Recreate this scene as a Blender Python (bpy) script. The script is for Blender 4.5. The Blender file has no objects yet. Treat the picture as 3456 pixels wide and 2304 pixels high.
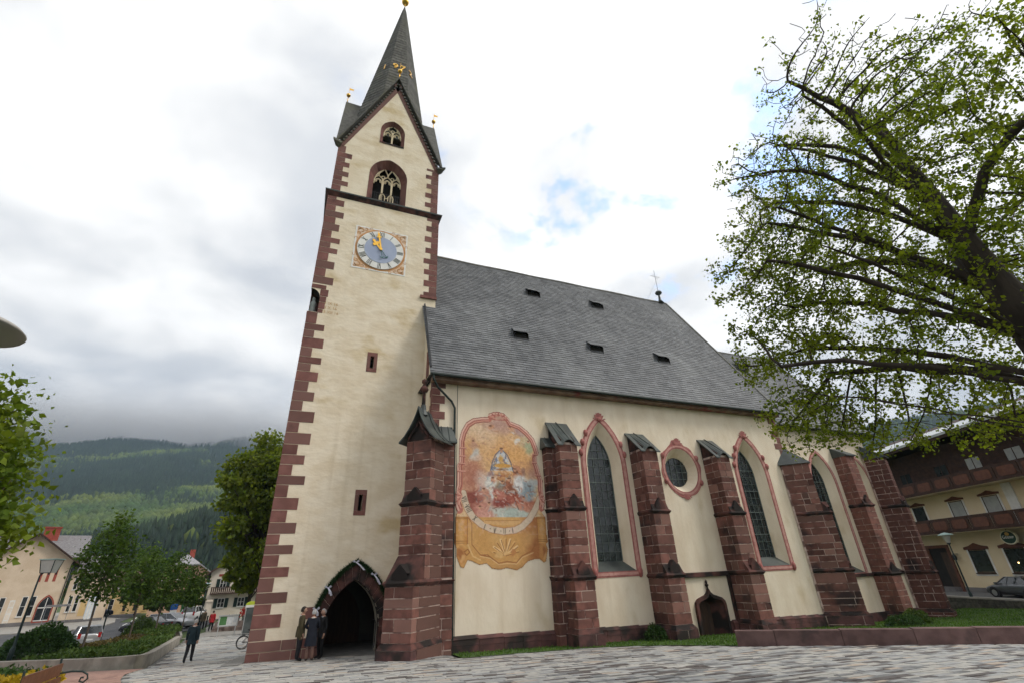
import bpy, bmesh, math, random
import numpy as np
from mathutils import Vector, Matrix
from mathutils.geometry import tessellate_polygon
rnd = random.Random(7)
S = bpy.context.scene
COL = S.collection
R = math.radians
# ------------------------------------------------------------------ camera
cd = bpy.data.cameras.new('camera'); cam = bpy.data.objects.new('camera', cd); COL.objects.link(cam)
S.camera = cam
YAW, PITCH, ROLL = R(23.589), R(26.401), R(-2.597)
fwd = Vector((math.sin(YAW)*math.cos(PITCH), math.cos(YAW)*math.cos(PITCH), math.sin(PITCH)))
rgt = Vector((math.cos(YAW), -math.sin(YAW), 0)); upv = rgt.cross(fwd)
r2 = rgt*math.cos(ROLL)+upv*math.sin(ROLL); u2 = upv*math.cos(ROLL)-rgt*math.sin(ROLL)
cam.matrix_world = Matrix(((r2.x,u2.x,-fwd.x,-4.825),(r2.y,u2.y,-fwd.y,-20.962),(r2.z,u2.z,-fwd.z,2.65),(0,0,0,1)))
cd.sensor_width = 36; cd.lens = 1565.8/3456*36; cd.clip_start = .1; cd.clip_end = 20000
# ------------------------------------------------------------------ world
SUN_AZ, SUN_EL = R(125), R(48)
sunv = Vector((math.sin(SUN_AZ)*math.cos(SUN_EL), math.cos(SUN_AZ)*math.cos(SUN_EL), math.sin(SUN_EL)))
w = bpy.data.worlds.new('World'); S.world = w; w.use_nodes = True
w.cycles.sampling_method = 'MANUAL'; w.cycles.sample_map_resolution = 256
nt = w.node_tree; nt.nodes.clear()
def N(t, **k):
    n = nt.nodes.new(t)
    for a, b in k.items(): setattr(n, a, b)
    return n
def L(a, b): nt.links.new(a, b)
out = N('ShaderNodeOutputWorld'); bg = N('ShaderNodeBackground'); bg.inputs[1].default_value = 1
sky = N('ShaderNodeTexSky'); sky.sky_type = 'NISHITA'; sky.sun_disc = False
sky.sun_elevation = SUN_EL; sky.sun_rotation = SUN_AZ
def vm(op, a, b):
    n = N('ShaderNodeVectorMath', operation=op)
    for i, q in enumerate((a, b)):
        if q is None: continue
        if hasattr(q, 'links'): L(q, n.inputs[i])
        else: n.inputs[i].default_value = q
    return n
def mm(op, a, b=0.0, clamp=False):
    n = N('ShaderNodeMath', operation=op); n.use_clamp = clamp
    for i, q in enumerate((a, b)):
        if hasattr(q, 'links'): L(q, n.inputs[i])
        else: n.inputs[i].default_value = q
    return n.outputs[0]
def mapr(v, a, b, c, d, smooth=True):
    n = N('ShaderNodeMapRange'); n.interpolation_type = 'SMOOTHSTEP' if smooth else 'LINEAR'
    L(v, n.inputs[0])
    for i, q in enumerate((a, b, c, d)): n.inputs[i+1].default_value = q
    return n.outputs[0]
def mixc(f, a, b, blend='MIX'):
    n = N('ShaderNodeMix', data_type='RGBA', blend_type=blend)
    for s, q in ((n.inputs[0], f), (n.inputs[6], a), (n.inputs[7], b)):
        if hasattr(q, 'links'): L(q, s)
        elif isinstance(q, (int, float)): s.default_value = q
        else: s.default_value = (*q, 1)
    return n.outputs[2]
tc = N('ShaderNodeTexCoord'); dirv = tc.outputs['Generated']
sep = N('ShaderNodeSeparateXYZ'); L(dirv, sep.inputs[0])
zc = mm('MAXIMUM', sep.outputs[2], 0.0)
den = mm('ADD', zc, 0.22)
plane = N('ShaderNodeCombineXYZ')
L(mm('DIVIDE', sep.outputs[0], den), plane.inputs[0]); L(mm('DIVIDE', sep.outputs[1], den), plane.inputs[1])
def noise(scale, detail, off, rough=.55, dist=0.0):
    n = N('ShaderNodeTexNoise'); n.inputs['Scale'].default_value = scale; n.inputs['Detail'].default_value = detail
    n.inputs['Roughness'].default_value = rough; n.inputs['Distortion'].default_value = dist
    L(vm('ADD', plane.outputs[0], off).outputs[0], n.inputs['Vector']); return n.outputs[0]
n1 = noise(2.6, 5, (3.3, 1.7, 0), .52, .3); n2 = noise(1.1, 2, (7.1, 9.2, 4), .5); n3 = noise(5.2, 5, (1.1, 2.2, 8), .6)
sd = N('ShaderNodeVectorMath', operation='DOT_PRODUCT'); L(dirv, sd.inputs[0]); sd.inputs[1].default_value = sunv
b0 = mapr(sd.outputs['Value'], -.35, .75, .355, .43)                       # clouds brighten towards the sun
b1 = mapr(sep.outputs[2], .1, .5, .72, 1.0)                                # thicker, greyer cloud near the horizon
bb = mm('MULTIPLY', mm('MULTIPLY', b0, b1), mapr(n1, .3, .7, .72, 1.14))
bb = mm('MULTIPLY', bb, mapr(n2, .3, .7, .86, 1.12))
tint = mixc(mapr(bb, .14, .38, 0, 1), (.88, .955, 1.08), (1, 1, 1))
cloud = vm('SCALE', tint, None); L(bb, cloud.inputs[3])
skyc = vm('SCALE', sky.outputs[0], None); skyc.inputs[3].default_value = .15
hole = mm('MULTIPLY', mapr(mm('ADD', mm('MULTIPLY', n1, .52), mm('MULTIPLY', n3, .48)), .39, .46, 1, 0), mm('MULTIPLY', mapr(sep.outputs[2], .42, .55, 0, 1), mapr(sd.outputs['Value'], .30, .44, 0, 1)))
L(mixc(mm('MULTIPLY', hole, .85), cloud.outputs[0], skyc.outputs[0]), bg.inputs[0]); L(bg.outputs[0], out.inputs[0])
# ------------------------------------------------------------------ sun
sl = bpy.data.lights.new('sun', 'SUN'); so = bpy.data.objects.new('sun', sl); COL.objects.link(so)
sl.energy = .62; sl.angle = R(14); sl.color = (1, .95, .87)
so.rotation_euler = (-sunv).to_track_quat('-Z', 'Y').to_euler(); so.location = (30, -30, 60)
S.view_settings.view_transform = 'Standard'; S.view_settings.look = 'None'
S.view_settings.exposure = 1.55; S.view_settings.gamma = 1
S.cycles.use_denoising = True; S.cycles.use_adaptive_sampling = True; S.cycles.adaptive_threshold = .02
S.cycles.max_bounces = 5; S.cycles.diffuse_bounces = 2; S.cycles.glossy_bounces = 2; S.cycles.transmission_bounces = 4; S.cycles.volume_bounces = 0
# ------------------------------------------------------------------ materials
MATS = {}
def lin(c):
    return tuple((x/12.92 if x <= .04045 else ((x+.055)/1.055)**2.4) for x in (v/255 for v in c))
def mat(name, c1, c2=None, scale=2.0, rough=.8, bump=0, bscale=20, metal=0, rv=0, stretch=(1,1,1), c3=None, s3=.6, t3=(.55,.7), spec=.3, detail=3, island=0, emit=0, trans=0, attr=None, bdist=.02, rcol=None, streak=None):
    """procedural material: two-tone noise, optional third stain colour, per-object / per-island variation, bump"""
    if name in MATS: return MATS[name]
    m = bpy.data.materials.new(name); m.use_nodes = True; MATS[name] = m
    global nt
    nt = m.node_tree; p = nt.nodes['Principled BSDF']
    p.inputs['Roughness'].default_value = rough; p.inputs['Metallic'].default_value = metal; p.inputs['Specular IOR Level'].default_value = spec
    geo = N('ShaderNodeNewGeometry')
    mp = N('ShaderNodeVectorMath', operation='MULTIPLY'); L(geo.outputs['Position'], mp.inputs[0]); mp.inputs[1].default_value = stretch
    def nz(s, d=detail, o=0.0):
        n = N('ShaderNodeTexNoise'); n.inputs['Scale'].default_value = s; n.inputs['Detail'].default_value = d
        v = vm('ADD', mp.outputs[0], (o, o*1.7, o*.3)); L(v.outputs[0], n.inputs['Vector']); return n.outputs[0]
    if attr:
        a = N('ShaderNodeAttribute'); a.attribute_name = attr; col = a.outputs['Color']
        if c2: col = mixc(.35, col, mixc(mapr(nz(scale), .3, .7, 0, 1), c1, c2), 'MULTIPLY')
    else:
        col = mixc(mapr(nz(scale), .32, .68, 0, 1), c1, c2 or c1)
        if c3: col = mixc(mapr(nz(s3, 4, 5.), t3[0], t3[1], 0, 1), col, c3)
    if streak:
        s_ = N('ShaderNodeTexNoise'); s_.inputs['Scale'].default_value = 1.0; s_.inputs['Detail'].default_value = 4
        L(vm('MULTIPLY', geo.outputs['Position'], (2.6, 2.6, .10)).outputs[0], s_.inputs['Vector']); col = mixc(mapr(s_.outputs[0], .52, .76, 0, .38), col, streak)
    if rcol:
        oi = N('ShaderNodeObjectInfo'); fr = mm('FRACT', mm('MULTIPLY', oi.outputs['Random'], 17.31)); col = mixc(mapr(fr, .45, 1.0, 0, .9), col, rcol)
    val = None
    if rv:
        oi = N('ShaderNodeObjectInfo'); val = mm('ADD', mm('MULTIPLY', oi.outputs['Random'], rv), 1-rv/2)
    if island:
        v2 = mm('ADD', mm('MULTIPLY', geo.outputs['Random Per Island'], island), 1-island/2); val = v2 if val is None else mm('MULTIPLY', val, v2)
    if val is not None:
        sc = vm('SCALE', col, None); L(val, sc.inputs[3]); col = sc.outputs[0]
    L(col, p.inputs['Base Color'])
    if emit: L(col, p.inputs['Emission Color']); p.inputs['Emission Strength'].default_value = emit
    if bump:
        b = N('ShaderNodeBump'); b.inputs['Strength'].default_value = bump; b.inputs['Distance'].default_value = bdist
        L(nz(bscale, 3, 3.), b.inputs['Height']); L(b.outputs[0], p.inputs['Normal'])
    if trans:
        t = N('ShaderNodeBsdfTranslucent'); d = N('ShaderNodeMixShader'); d.inputs[0].default_value = trans
        sc = vm('MULTIPLY', col, (1.25, 1.3, .5)); L(sc.outputs[0], t.inputs[0])
        L(p.outputs[0], d.inputs[1]); L(t.outputs[0], d.inputs[2]); L(d.outputs[0], nt.nodes['Material Output'].inputs[0])
    return m
CREAM = mat('plaster_cream', (.715,.60,.44), (.80,.70,.55), .9, .92, .55, 3.2, streak=(.58,.47,.32), stretch=(1,1,1.6), c3=(.60,.47,.28), s3=.5, t3=(.57,.75), bdist=.05)
CREAM2 = mat('plaster_smooth', (.72,.605,.455), (.80,.695,.545), .9, .92, .5, 3.2, streak=(.60,.49,.35), c3=(.62,.50,.33), s3=.7, t3=(.56,.78), bdist=.03, stretch=(1.3,1.3,.7))
STONE = mat('red_sandstone', (.115,.050,.039), (.185,.079,.061), 3.5, .88, .35, 30, rv=.8, rcol=(.205,.112,.088), c3=(.035,.022,.02), s3=.6, t3=(.56,.70))
STONED = mat('red_sandstone_trim', (.075,.034,.028), (.125,.052,.042), 3.0, .88, .4, 25, rv=.3, c3=(.02,.015,.013), s3=1.3, t3=(.40,.58))
STONEP = mat('red_plinth_stone', (.085,.043,.039), (.15,.066,.06), 2.0, .88, .4, 25, rv=.45, c3=(.03,.023,.02), s3=.9, t3=(.45,.62))
QUOIN = mat('quoin_stone', (.155,.066,.056), (.21,.094,.079), 2.2, .85, .25, 30, rv=.34, rcol=(.17,.09,.075), c3=(.09,.04,.036), s3=1.4, t3=(.58,.72))
MORTAR = mat('mortar', (.42,.31,.26), (.62,.49,.42), 5, .95, c3=(.16,.095,.08), s3=2.2, t3=(.46,.62))
SLATE = mat('roof_slate', (.085,.088,.092), (.125,.128,.132), 1.2, .62, .3, 40, rv=.3, island=.42, streak=(.062,.064,.066), c3=(.17,.175,.175), s3=.25, t3=(.5,.8), spec=.4)
SLATEB = mat('roof_slate_bed', (.04,.042,.045), (.06,.06,.065), 3, .8)
SHINGLE = mat('spire_shingle', (.075,.072,.062), (.125,.12,.105), 5, .8, .8, 14, stretch=(1,1,.5), c3=(.10,.095,.06), s3=.5, t3=(.5,.7), island=.4)
COPPER = mat('dark_lead_sheet', (.035,.042,.040), (.065,.078,.070), 1.5, .5, .15, 12, spec=.5)
GUTTER = mat('dark_green_gutter', (.012,.02,.017), (.02,.03,.026), 2, .45)
GOLD = mat('gilding', (.75,.40,.06), (.80,.48,.10), 4, .28, metal=1)
IRON = mat('wrought_iron', (.02,.02,.022), None, 1, .5, metal=.3)
BLACK = mat('dark_interior', (.012,.011,.010), (.02,.018,.015), 2, .95)
TRACERY = mat('tracery_stone', (.62,.50,.33), (.70,.60,.42), 4, .9, .3, 25)
WHITE = mat('white_paint', (.72,.70,.66), (.80,.79,.76), 3, .7)
GLASSD = mat('leaded_glass', (.012,.018,.020), (.028,.035,.036), 6, .16, .25, 9, rv=.9, spec=.6)
LEAD = mat('window_lead', (.10,.125,.115), (.13,.155,.145), 4, .6)
PINKF = mat('pink_painted_frame', (.31,.105,.095), (.42,.17,.145), 5, .85, .2, 20)
PINKL = mat('light_pink_frame', (.46,.22,.19), (.56,.31,.265), 5, .85)
DWOOD = mat('dark_wood', (.035,.020,.013), (.06,.034,.02), 3, .7, .3, 10, stretch=(4,4,.6))
# ------------------------------------------------------------------ mesh helpers
class MB:
    def __init__(s): s.v = []; s.f = []
    def add(s, vs, fs):
        o = len(s.v); s.v += [tuple(p) for p in vs]; s.f += [tuple(i+o for i in f) for f in fs]; return s
    def box(s, x0, x1, y0, y1, z0, z1):
        return s.add([(x0,y0,z0),(x1,y0,z0),(x1,y1,z0),(x0,y1,z0),(x0,y0,z1),(x1,y0,z1),(x1,y1,z1),(x0,y1,z1)],
              [(0,3,2,1),(4,5,6,7),(0,1,5,4),(1,2,6,5),(2,3,7,6),(3,0,4,7)])
    def hexa(s, p): return s.add(p, [(0,3,2,1),(4,5,6,7),(0,1,5,4),(1,2,6,5),(2,3,7,6),(3,0,4,7)])
    def quad(s, a, b, c, d): return s.add([a,b,c,d], [(0,1,2,3)])
    def prism(s, poly, a, b):
        """poly: 3D-mapping pairs; a,b functions mapping (p,q)->xyz at the two ends"""
        n = len(poly); s.add([a(*p) for p in poly]+[b(*p) for p in poly], [tuple(range(n))[::-1], tuple(range(n, 2*n))]+[(i,(i+1)%n,n+(i+1)%n,n+i) for i in range(n)]); return s
    def tube(s, pts, r, n=6, cap=True):
        pts = [Vector(p) for p in pts]; m = len(pts); rs = r if isinstance(r, (list, tuple)) else [r]*m
        vs = []; ref = Vector((.3,.5,.8))
        for i, p in enumerate(pts):
            t = (pts[min(i+1,m-1)]-pts[max(i-1,0)]).normalized()
            a = t.cross(ref)
            if a.length < .1: a = t.cross(Vector((1,0,0)))
            a.normalize(); b = t.cross(a)
            for k in range(n):
                q = 2*math.pi*k/n; vs.append(p+(a*math.cos(q)+b*math.sin(q))*rs[i])
        fs = [(i*n+k, i*n+(k+1)%n, (i+1)*n+(k+1)%n, (i+1)*n+k) for i in range(m-1) for k in range(n)]
        if cap: fs += [tuple(range(n))[::-1], tuple(range((m-1)*n, m*n))]
        return s.add(vs, fs)
    def lathe(s, prof, c=(0,0,0), n=12):
        vs = [(c[0]+r*math.cos(2*math.pi*k/n), c[1]+r*math.sin(2*math.pi*k/n), c[2]+z) for r, z in prof for k in range(n)]
        fs = [(i*n+k, i*n+(k+1)%n, (i+1)*n+(k+1)%n, (i+1)*n+k) for i in range(len(prof)-1) for k in range(n)]
        fs += [tuple(range(n))[::-1], tuple(range((len(prof)-1)*n, len(prof)*n))]
        return s.add(vs, fs)
    def ball(s, c, r, n=10, sx=1, sz=1):
        m = n//2+1
        return s.lathe([(max(.001, r*sx*math.sin(math.pi*i/m)), -r*sz*math.cos(math.pi*i/m)) for i in range(m+1)], c, n)
    def xf(s, M): s.v = [tuple(M @ Vector(p)) for p in s.v]; return s
def mesh(name, mb, m, smooth=False):
    me = bpy.data.meshes.new(name); me.from_pydata(mb.v, [], mb.f)
    for q in (m if isinstance(m, (list, tuple)) else [m]): me.materials.append(q)
    if smooth: me.polygons.foreach_set('use_smooth', [True]*len(me.polygons))
    return me
def obj(name, mb, m, parent=None, smooth=False, loc=None, rz=None):
    me = mb if isinstance(mb, bpy.types.Mesh) else mesh(name, mb, m, smooth)
    o = bpy.data.objects.new(name, me); COL.objects.link(o)
    if parent: o.parent = parent
    if loc: o.location = loc
    if rz is not None: o.rotation_euler = (0, 0, rz)
    return o
def empty(name, loc=(0,0,0), rz=0, parent=None):
    o = bpy.data.objects.new(name, None); COL.objects.link(o); o.location = loc; o.rotation_euler = (0,0,rz)
    o.empty_display_size = .1
    if parent: o.parent = parent
    return o
def tag(o, label=None, cat=None, group=None, kind=None):
    for k, v in (('label', label), ('category', cat), ('group', group), ('kind', kind)):
        if v: o[k] = v
    return o
UNIT = {}
def block(name, m, parent, x0, x1, y0, y1, z0, z1):
    """one stone / plank: a shared unit box scaled to size"""
    k = (name, m.name)
    if k not in UNIT: UNIT[k] = mesh(name, MB().box(-.5,.5,-.5,.5,-.5,.5), m)
    o = bpy.data.objects.new(name, UNIT[k]); COL.objects.link(o); o.parent = parent
    o.location = ((x0+x1)/2, (y0+y1)/2, (z0+z1)/2); o.scale = (x1-x0, y1-y0, z1-z0); return o
def copy_tree(o, parent=None):
    c = o.copy(); COL.objects.link(c); c.parent = parent
    for ch in o.children: copy_tree(ch, c)
    return c
def rot2(x, y, a): return x*math.cos(a)-y*math.sin(a), x*math.sin(a)+y*math.cos(a)
def parch(xc, h, z0, zs, za, n=8):
    """pointed arch outline, counter-clockwise from bottom left -> bottom right -> up -> apex -> down"""
    r = za-zs; RR = (h*h+r*r)/(2*h); a1 = math.asin(min(1, r/RR))
    pts = [(xc-h, z0), (xc+h, z0)]
    rt = [(xc+h-RR+RR*math.cos(a1*i/n), zs+RR*math.sin(a1*i/n)) for i in range(n+1)]
    pts += rt; pts += [(2*xc-x, z) for x, z in rt[:-1][::-1]]
    return pts
def wall(outer, holes, y, depth, mb=None, rev=None):
    """wall face in the plane Y=y (facing -Y) with openings; reveals go back by depth into rev"""
    mb = mb or MB(); pl = [[Vector((x, y, z)) for x, z in outer]]+[[Vector((x, y, z)) for x, z in h] for h in holes]
    flat = [p for q in pl for p in q]; mb.add(flat, [tuple(t)[::-1] for t in tessellate_polygon(pl)])
    for h in holes:
        n = len(h)
        for i in range(n):
            (ax, az), (bx, bz) = h[i], h[(i+1)%n]
            (rev or mb).quad((ax,y,az),(bx,y,bz),(bx,y+depth,bz),(ax,y+depth,az))
    return mb
def band(o1, o2, y0, y1, mb=None, closed=False):
    """strip between two matching outlines (x,z), front at y0, back at y1"""
    mb = mb or MB(); n = len(o1); rng = range(n if closed else n-1)
    vs = [(x,y0,z) for x,z in o1]+[(x,y0,z) for x,z in o2]+[(x,y1,z) for x,z in o1]+[(x,y1,z) for x,z in o2]
    fs = []
    for i in rng:
        j = (i+1)%n
        fs += [(i,j,n+j,n+i), (2*n+i,2*n+j,j,i), (n+i,n+j,3*n+j,3*n+i)]
    return mb.add(vs, fs)
def gz(x, y):
    """height of the sloping square and street"""
    if y < 2.3: z = .05*(2.3-y)
    elif y < 10: z = -.075*(y-2.3)
    elif y < 32: z = -.5775-.0345*(y-10)
    else: z = -1.336
    return z-.03*(min(max(x, -6.2), 30)+6.2)
# ================================================================== church
church = tag(empty('church'), 'cream gothic church with tall clock tower, red sandstone buttresses and grey slate roof', 'church')
T = 2.32
def text(name, s, size, loc, rot, m, parent, ext=.004, align='CENTER'):
    c = bpy.data.curves.new(name, 'FONT'); c.body = s; c.size = size; c.extrude = ext; c.align_x = align; c.resolution_u = 3
    o = bpy.data.objects.new(name, c); COL.objects.link(o)
    dg = bpy.context.evaluated_depsgraph_get(); me = bpy.data.meshes.new_from_object(o.evaluated_get(dg))
    bpy.data.objects.remove(o); bpy.data.curves.remove(c)
    me.materials.clear(); me.materials.append(m); me.name = name
    o = bpy.data.objects.new(name, me); COL.objects.link(o); o.location = loc; o.rotation_euler = rot
    if parent: o.parent = parent
    return o
XL, XR, YB = -6.22, .52, T+6.74           # tower footprint
XC = (XL+XR)/2; YC = (T+YB)/2
porch_in = parch(-2.5, 1.13, -.6, .8, 2.66, 9); porch_out = parch(-2.5, 1.52, -.6, .8, 3.3, 9)
def slit(xc, z0, z1): return [(xc-.09, z0), (xc+.09, z0), (xc+.09, z1), (xc-.09, z1)]
niche = [(XL,15.28),(-5.74,15.28),(-5.74,16.2),(-5.80,16.42),(-5.92,16.58),(-6.06,16.66),(XL,16.7)]
mb = MB(); rev = MB()
wall([(XL,-.7),(XR,-.7),(XR,23.6),(XL,23.6)]+niche[::-1], [porch_in, slit(-2.62,5.45,6.16), slit(-2.735,12.48,13.18)], T, .3, mb, mb)
for z0, z1, y0 in ((-.7,15.28,T),(15.28,16.7,T+.7),(16.7,23.6,T)):           # west wall with the corner niche
    mb.quad((XL,y0,z0),(XL,YB,z0),(XL,YB,z1),(XL,y0,z1))
mb.quad((XR,T,-.7),(XR,YB,-.7),(XR,YB,23.6),(XR,T,23.6)); mb.quad((XL,YB,-.7),(XR,YB,-.7),(XR,YB,23.6),(XL,YB,23.6))
# upper shaft with the four gables
UL, UR, UY, UB = -6.13, .41, T+.09, YB-.09
bel = parch(-2.87, 1.2, 23.9, 26.0, 27.5, 8); top = parch(-2.88, .81, 29.03, 30.2, 31.25, 7)
wall([(UL,23.6),(UR,23.6),(UR,27.8),(XC,35.35),(UL,27.8)], [bel, top], UY, .5, mb)
mb.add([(UL,UB,23.6),(UR,UB,23.6),(UR,UB,27.8),(XC,UB,35.35),(UL,UB,27.8)], [(0,1,2,3,4)])
for x in (UL, UR): mb.add([(x,UY,23.6),(x,UB,23.6),(x,UB,27.8),(x,YC,35.35),(x,UY,27.8)], [(0,1,2,3,4)])
tower = obj('tower', mb, CREAM, church)
mb = MB(); ni = niche[1:-1]
for i in range(len(ni)-1): mb.quad((ni[i][0],T,ni[i][1]),(ni[i+1][0],T,ni[i+1][1]),(ni[i+1][0],T+.7,ni[i+1][1]),(ni[i][0],T+.7,ni[i][1]))
mb.quad((XL,T+.7,15.28),(-5.74,T+.7,15.28),(-5.74,T+.7,16.7),(XL,T+.7,16.7)); mb.quad((XL,T,15.28),(-5.74,T,15.28),(-5.74,T+.7,15.28),(XL,T+.7,15.28))
mb.quad((XL,T,16.69),(-5.8,T,16.69),(-5.8,T+.7,16.69),(XL,T+.7,16.69))
obj('niche_lining', mb, STONED, tower)
GREYST = mat('grey_carved_stone', (.20,.22,.21), (.27,.29,.28), 4, .85, .3, 20)
st = MB().lathe([(.15,0),(.17,.1),(.13,.45),(.16,.62),(.12,.74),(.06,.8),(.085,.86),(.09,.95),(.05,1.03),(.005,1.06)], (-6.02,T+.33,15.28), 10)
obj('statue', st, GREYST, tower, True)
# quoins
def quoins(x, sx, y, z0, z1, par, rr, wl=(.85,1.0), ws=(.44,.56), hh=(.36,.56), m=QUOIN, skip=None, deep=.55):
    z = z0; k = 0
    while z < z1-.12:
        h = min(rr.uniform(*hh), z1-z)
        if z1-(z+h) < .2: h = z1-z
        wd = rr.uniform(*(wl if k % 2 else ws))
        if not (skip and z+h > skip[0] and z < skip[1]):
            a, b = (x, x+wd) if sx > 0 else (x-wd, x)
            a -= .014 if sx > 0 else 0; b += 0 if sx > 0 else .014
            d = deep if k % 2 else deep*1.5
            block('quoin_stone', m, par, a, b, y-.014+rr.uniform(-.003,.003), y+d, z+.014, z+h-.014)
        z += h; k += 1
rq = random.Random(3)
quoins(XL, 1, T, .67, 23.3, tower, rq, wl=(.88,1.12), ws=(.48,.62), skip=(15.2,16.75))
quoins(XR, -1, T, 17.65, 23.3, tower, rq, wl=(.72,.9), ws=(.40,.5), hh=(.36,.46))
quoins(UL, 1, UY, 23.9, 27.7, tower, rq, wl=(.78,.9), ws=(.45,.52), hh=(.36,.44))
quoins(UR, -1, UY, 23.9, 27.7, tower, rq, wl=(.75,.92), ws=(.42,.5), hh=(.36,.44))
for z0, z1, xs in ((16.72,16.98,(-6.23,-5.5)),(16.28,16.72,(-5.76,-5.36)),(15.92,16.27,(-5.74,-5.42)),(15.5,15.91,(-5.74,-5.44)),(15.26,15.49,(-5.74,-5.5)),(15.02,15.27,(-6.25,-5.72))):
    block('niche_surround_stone', QUOIN, tower, xs[0], xs[1], T-.015, T+.4, z0+.01, z1-.01)
for z0, z1, cuts in ((-.6,.29,(XL-.02,-5.76,-4.66,-4.28,-3.66)),(.3,.66,(XL-.02,-5.05,-4.5,-4.35,-3.62))):
    for a, b in zip(cuts[:-1], cuts[1:]): block('plinth_stone', QUOIN, tower, a+.01, b-.01, T-.03, T+.5, z0+.01, z1-.01)
block('corbel_stone', QUOIN, tower, -.42, .56, T-.12, T+.3, 17.22, 17.38); block('corbel_stone', QUOIN, tower, -.22, .54, T-.03, T+.3, 17.38, 17.68)
block('impost_stone', QUOIN, tower, -4.42, -3.76, T-.016, T+.3, 1.3, 1.72)
# slit surrounds
for xc, z0, z1 in ((-2.62,5.25,6.37),(-2.735,12.28,13.38)):
    fr = empty('slit_window', (xc, T, z0), parent=tower)
    for a, b, c, d in ((-.26,.26,z1-.21-z0,z1-z0),(-.26,.26,0,.2),(-.26,-.09,.205,z1-.215-z0),(.09,.26,.205,z1-.215-z0)):
        block('surround_stone', QUOIN, fr, a, b, -.016, .28, c, d)
    obj('reveal', MB().box(-.09,-.088,.3,.8,.2,z1-.2-z0).box(.088,.09,.3,.8,.2,z1-.2-z0), CREAM2, fr); obj('dark_opening', MB().box(-.09,.09,.6,.62,.2,z1-.2-z0), BLACK, fr)
# porch: voussoirs, tunnel, dark hall and inner door
pc = empty('porch', (-2.5, T, 0), parent=church)
n = len(porch_in); k0 = 2
vo = [porch_in[i] for i in range(n)]; vu = [porch_out[i] for i in range(n)]
segs = [(1,2,'l'),(2,4,''),(4,6,''),(6,8,''),(8,9,''),(9,11,''),(11,12,''),(12,14,''),(14,16,''),(16,18,''),(18,20,''),(20,0,'l')]
path = list(range(1, n))+[0]
def ptlerp(p, t):
    t = t*(len(path)-1); i = min(int(t), len(path)-2); f = t-i
    a, b = p[path[i]], p[path[i+1]]; return (a[0]+(b[0]-a[0])*f, a[1]+(b[1]-a[1])*f)
ts = [0,.028,.05]+[.05+.9*i/15 for i in range(1,15)]+[.95,.972,1]
ts = [0]+[.06+.88*i/15 for i in range(16)]+[1]
for a, b in zip(ts[:-1], ts[1:]):
    q = [ptlerp(vo, a+.0006), ptlerp(vu, a+.0006), ptlerp(vu, (a+b)/2), ptlerp(vu, b-.0006), ptlerp(vo, b-.0006), ptlerp(vo, (a+b)/2)]
    q = [(x+2.5, z) for x, z in q]
    obj('arch_stone', MB().prism(q, lambda x, z: (x, -.02, z), lambda x, z: (x, .55, z)), STONED, pc)
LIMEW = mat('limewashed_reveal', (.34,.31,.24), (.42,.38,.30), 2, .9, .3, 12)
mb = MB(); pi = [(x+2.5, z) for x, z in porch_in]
for i in range(1, n-1): mb.quad((pi[i][0],.56,pi[i][1]),(pi[i+1][0],.56,pi[i+1][1]),(pi[i+1][0],1.3,pi[i+1][1]),(pi[i][0],1.3,pi[i][1]))
mb.quad((pi[0][0],.56,pi[0][1]),(pi[-1][0],.56,pi[-1][1]),(pi[-1][0],1.3,pi[-1][1]),(pi[0][0],1.3,pi[0][1]))
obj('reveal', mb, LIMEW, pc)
GREYF = mat('worn_floor_slabs', (.14,.135,.125), (.2,.19,.175), 3, .8)
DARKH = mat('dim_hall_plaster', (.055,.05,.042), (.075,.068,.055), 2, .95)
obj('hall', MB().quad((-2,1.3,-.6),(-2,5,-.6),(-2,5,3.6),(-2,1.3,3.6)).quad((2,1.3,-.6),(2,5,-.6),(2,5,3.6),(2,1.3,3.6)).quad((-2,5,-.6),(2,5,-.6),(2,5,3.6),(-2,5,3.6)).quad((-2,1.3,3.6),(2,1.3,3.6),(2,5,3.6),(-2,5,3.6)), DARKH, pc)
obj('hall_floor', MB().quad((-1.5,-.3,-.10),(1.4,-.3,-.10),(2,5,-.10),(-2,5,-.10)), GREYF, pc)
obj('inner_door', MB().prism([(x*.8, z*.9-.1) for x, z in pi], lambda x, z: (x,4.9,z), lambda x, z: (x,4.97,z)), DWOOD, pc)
obj('handrail', MB().tube([(.98,-.05,.1),(1.0,-.02,.95),(1.02,.5,1.05),(1.02,1.2,1.05)], .022), IRON, pc)
# garland of spruce with ribbons over the porch arch: things hung on the church
GARL = mat('spruce_green', (.012,.035,.010), (.03,.075,.022), 8, .85, island=.8, trans=.15)
mb = MB(); rg = random.Random(5)
gp = [ptlerp([(x+ (x+2.5)*.03, z+.025*max(0,z-.5)) for x, z in porch_out], .17+.66*i/60) for i in range(61)]
for (x, z) in gp:
    for _ in range(60):
        a = rg.uniform(0, 6.28); d = Vector((math.cos(a)*rg.uniform(.3,1), rg.uniform(-1,.2), math.sin(a)*rg.uniform(.3,1))).normalized()
        p = Vector((x+rg.uniform(-.04,.04), T-.08, z+rg.uniform(-.04,.04))); q = p+d*rg.uniform(.08,.18)
        s = d.cross(Vector((rg.random(),rg.random(),rg.random()))).normalized()*.018; mb.add([p-s,p+s,q], [(0,1,2)])
tag(obj('garland', mb, GARL), 'dark green spruce garland following the porch arch', 'garland')
RIBB = mat('pale_ribbon', (.55,.56,.66), (.68,.68,.75), 4, .6)
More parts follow.
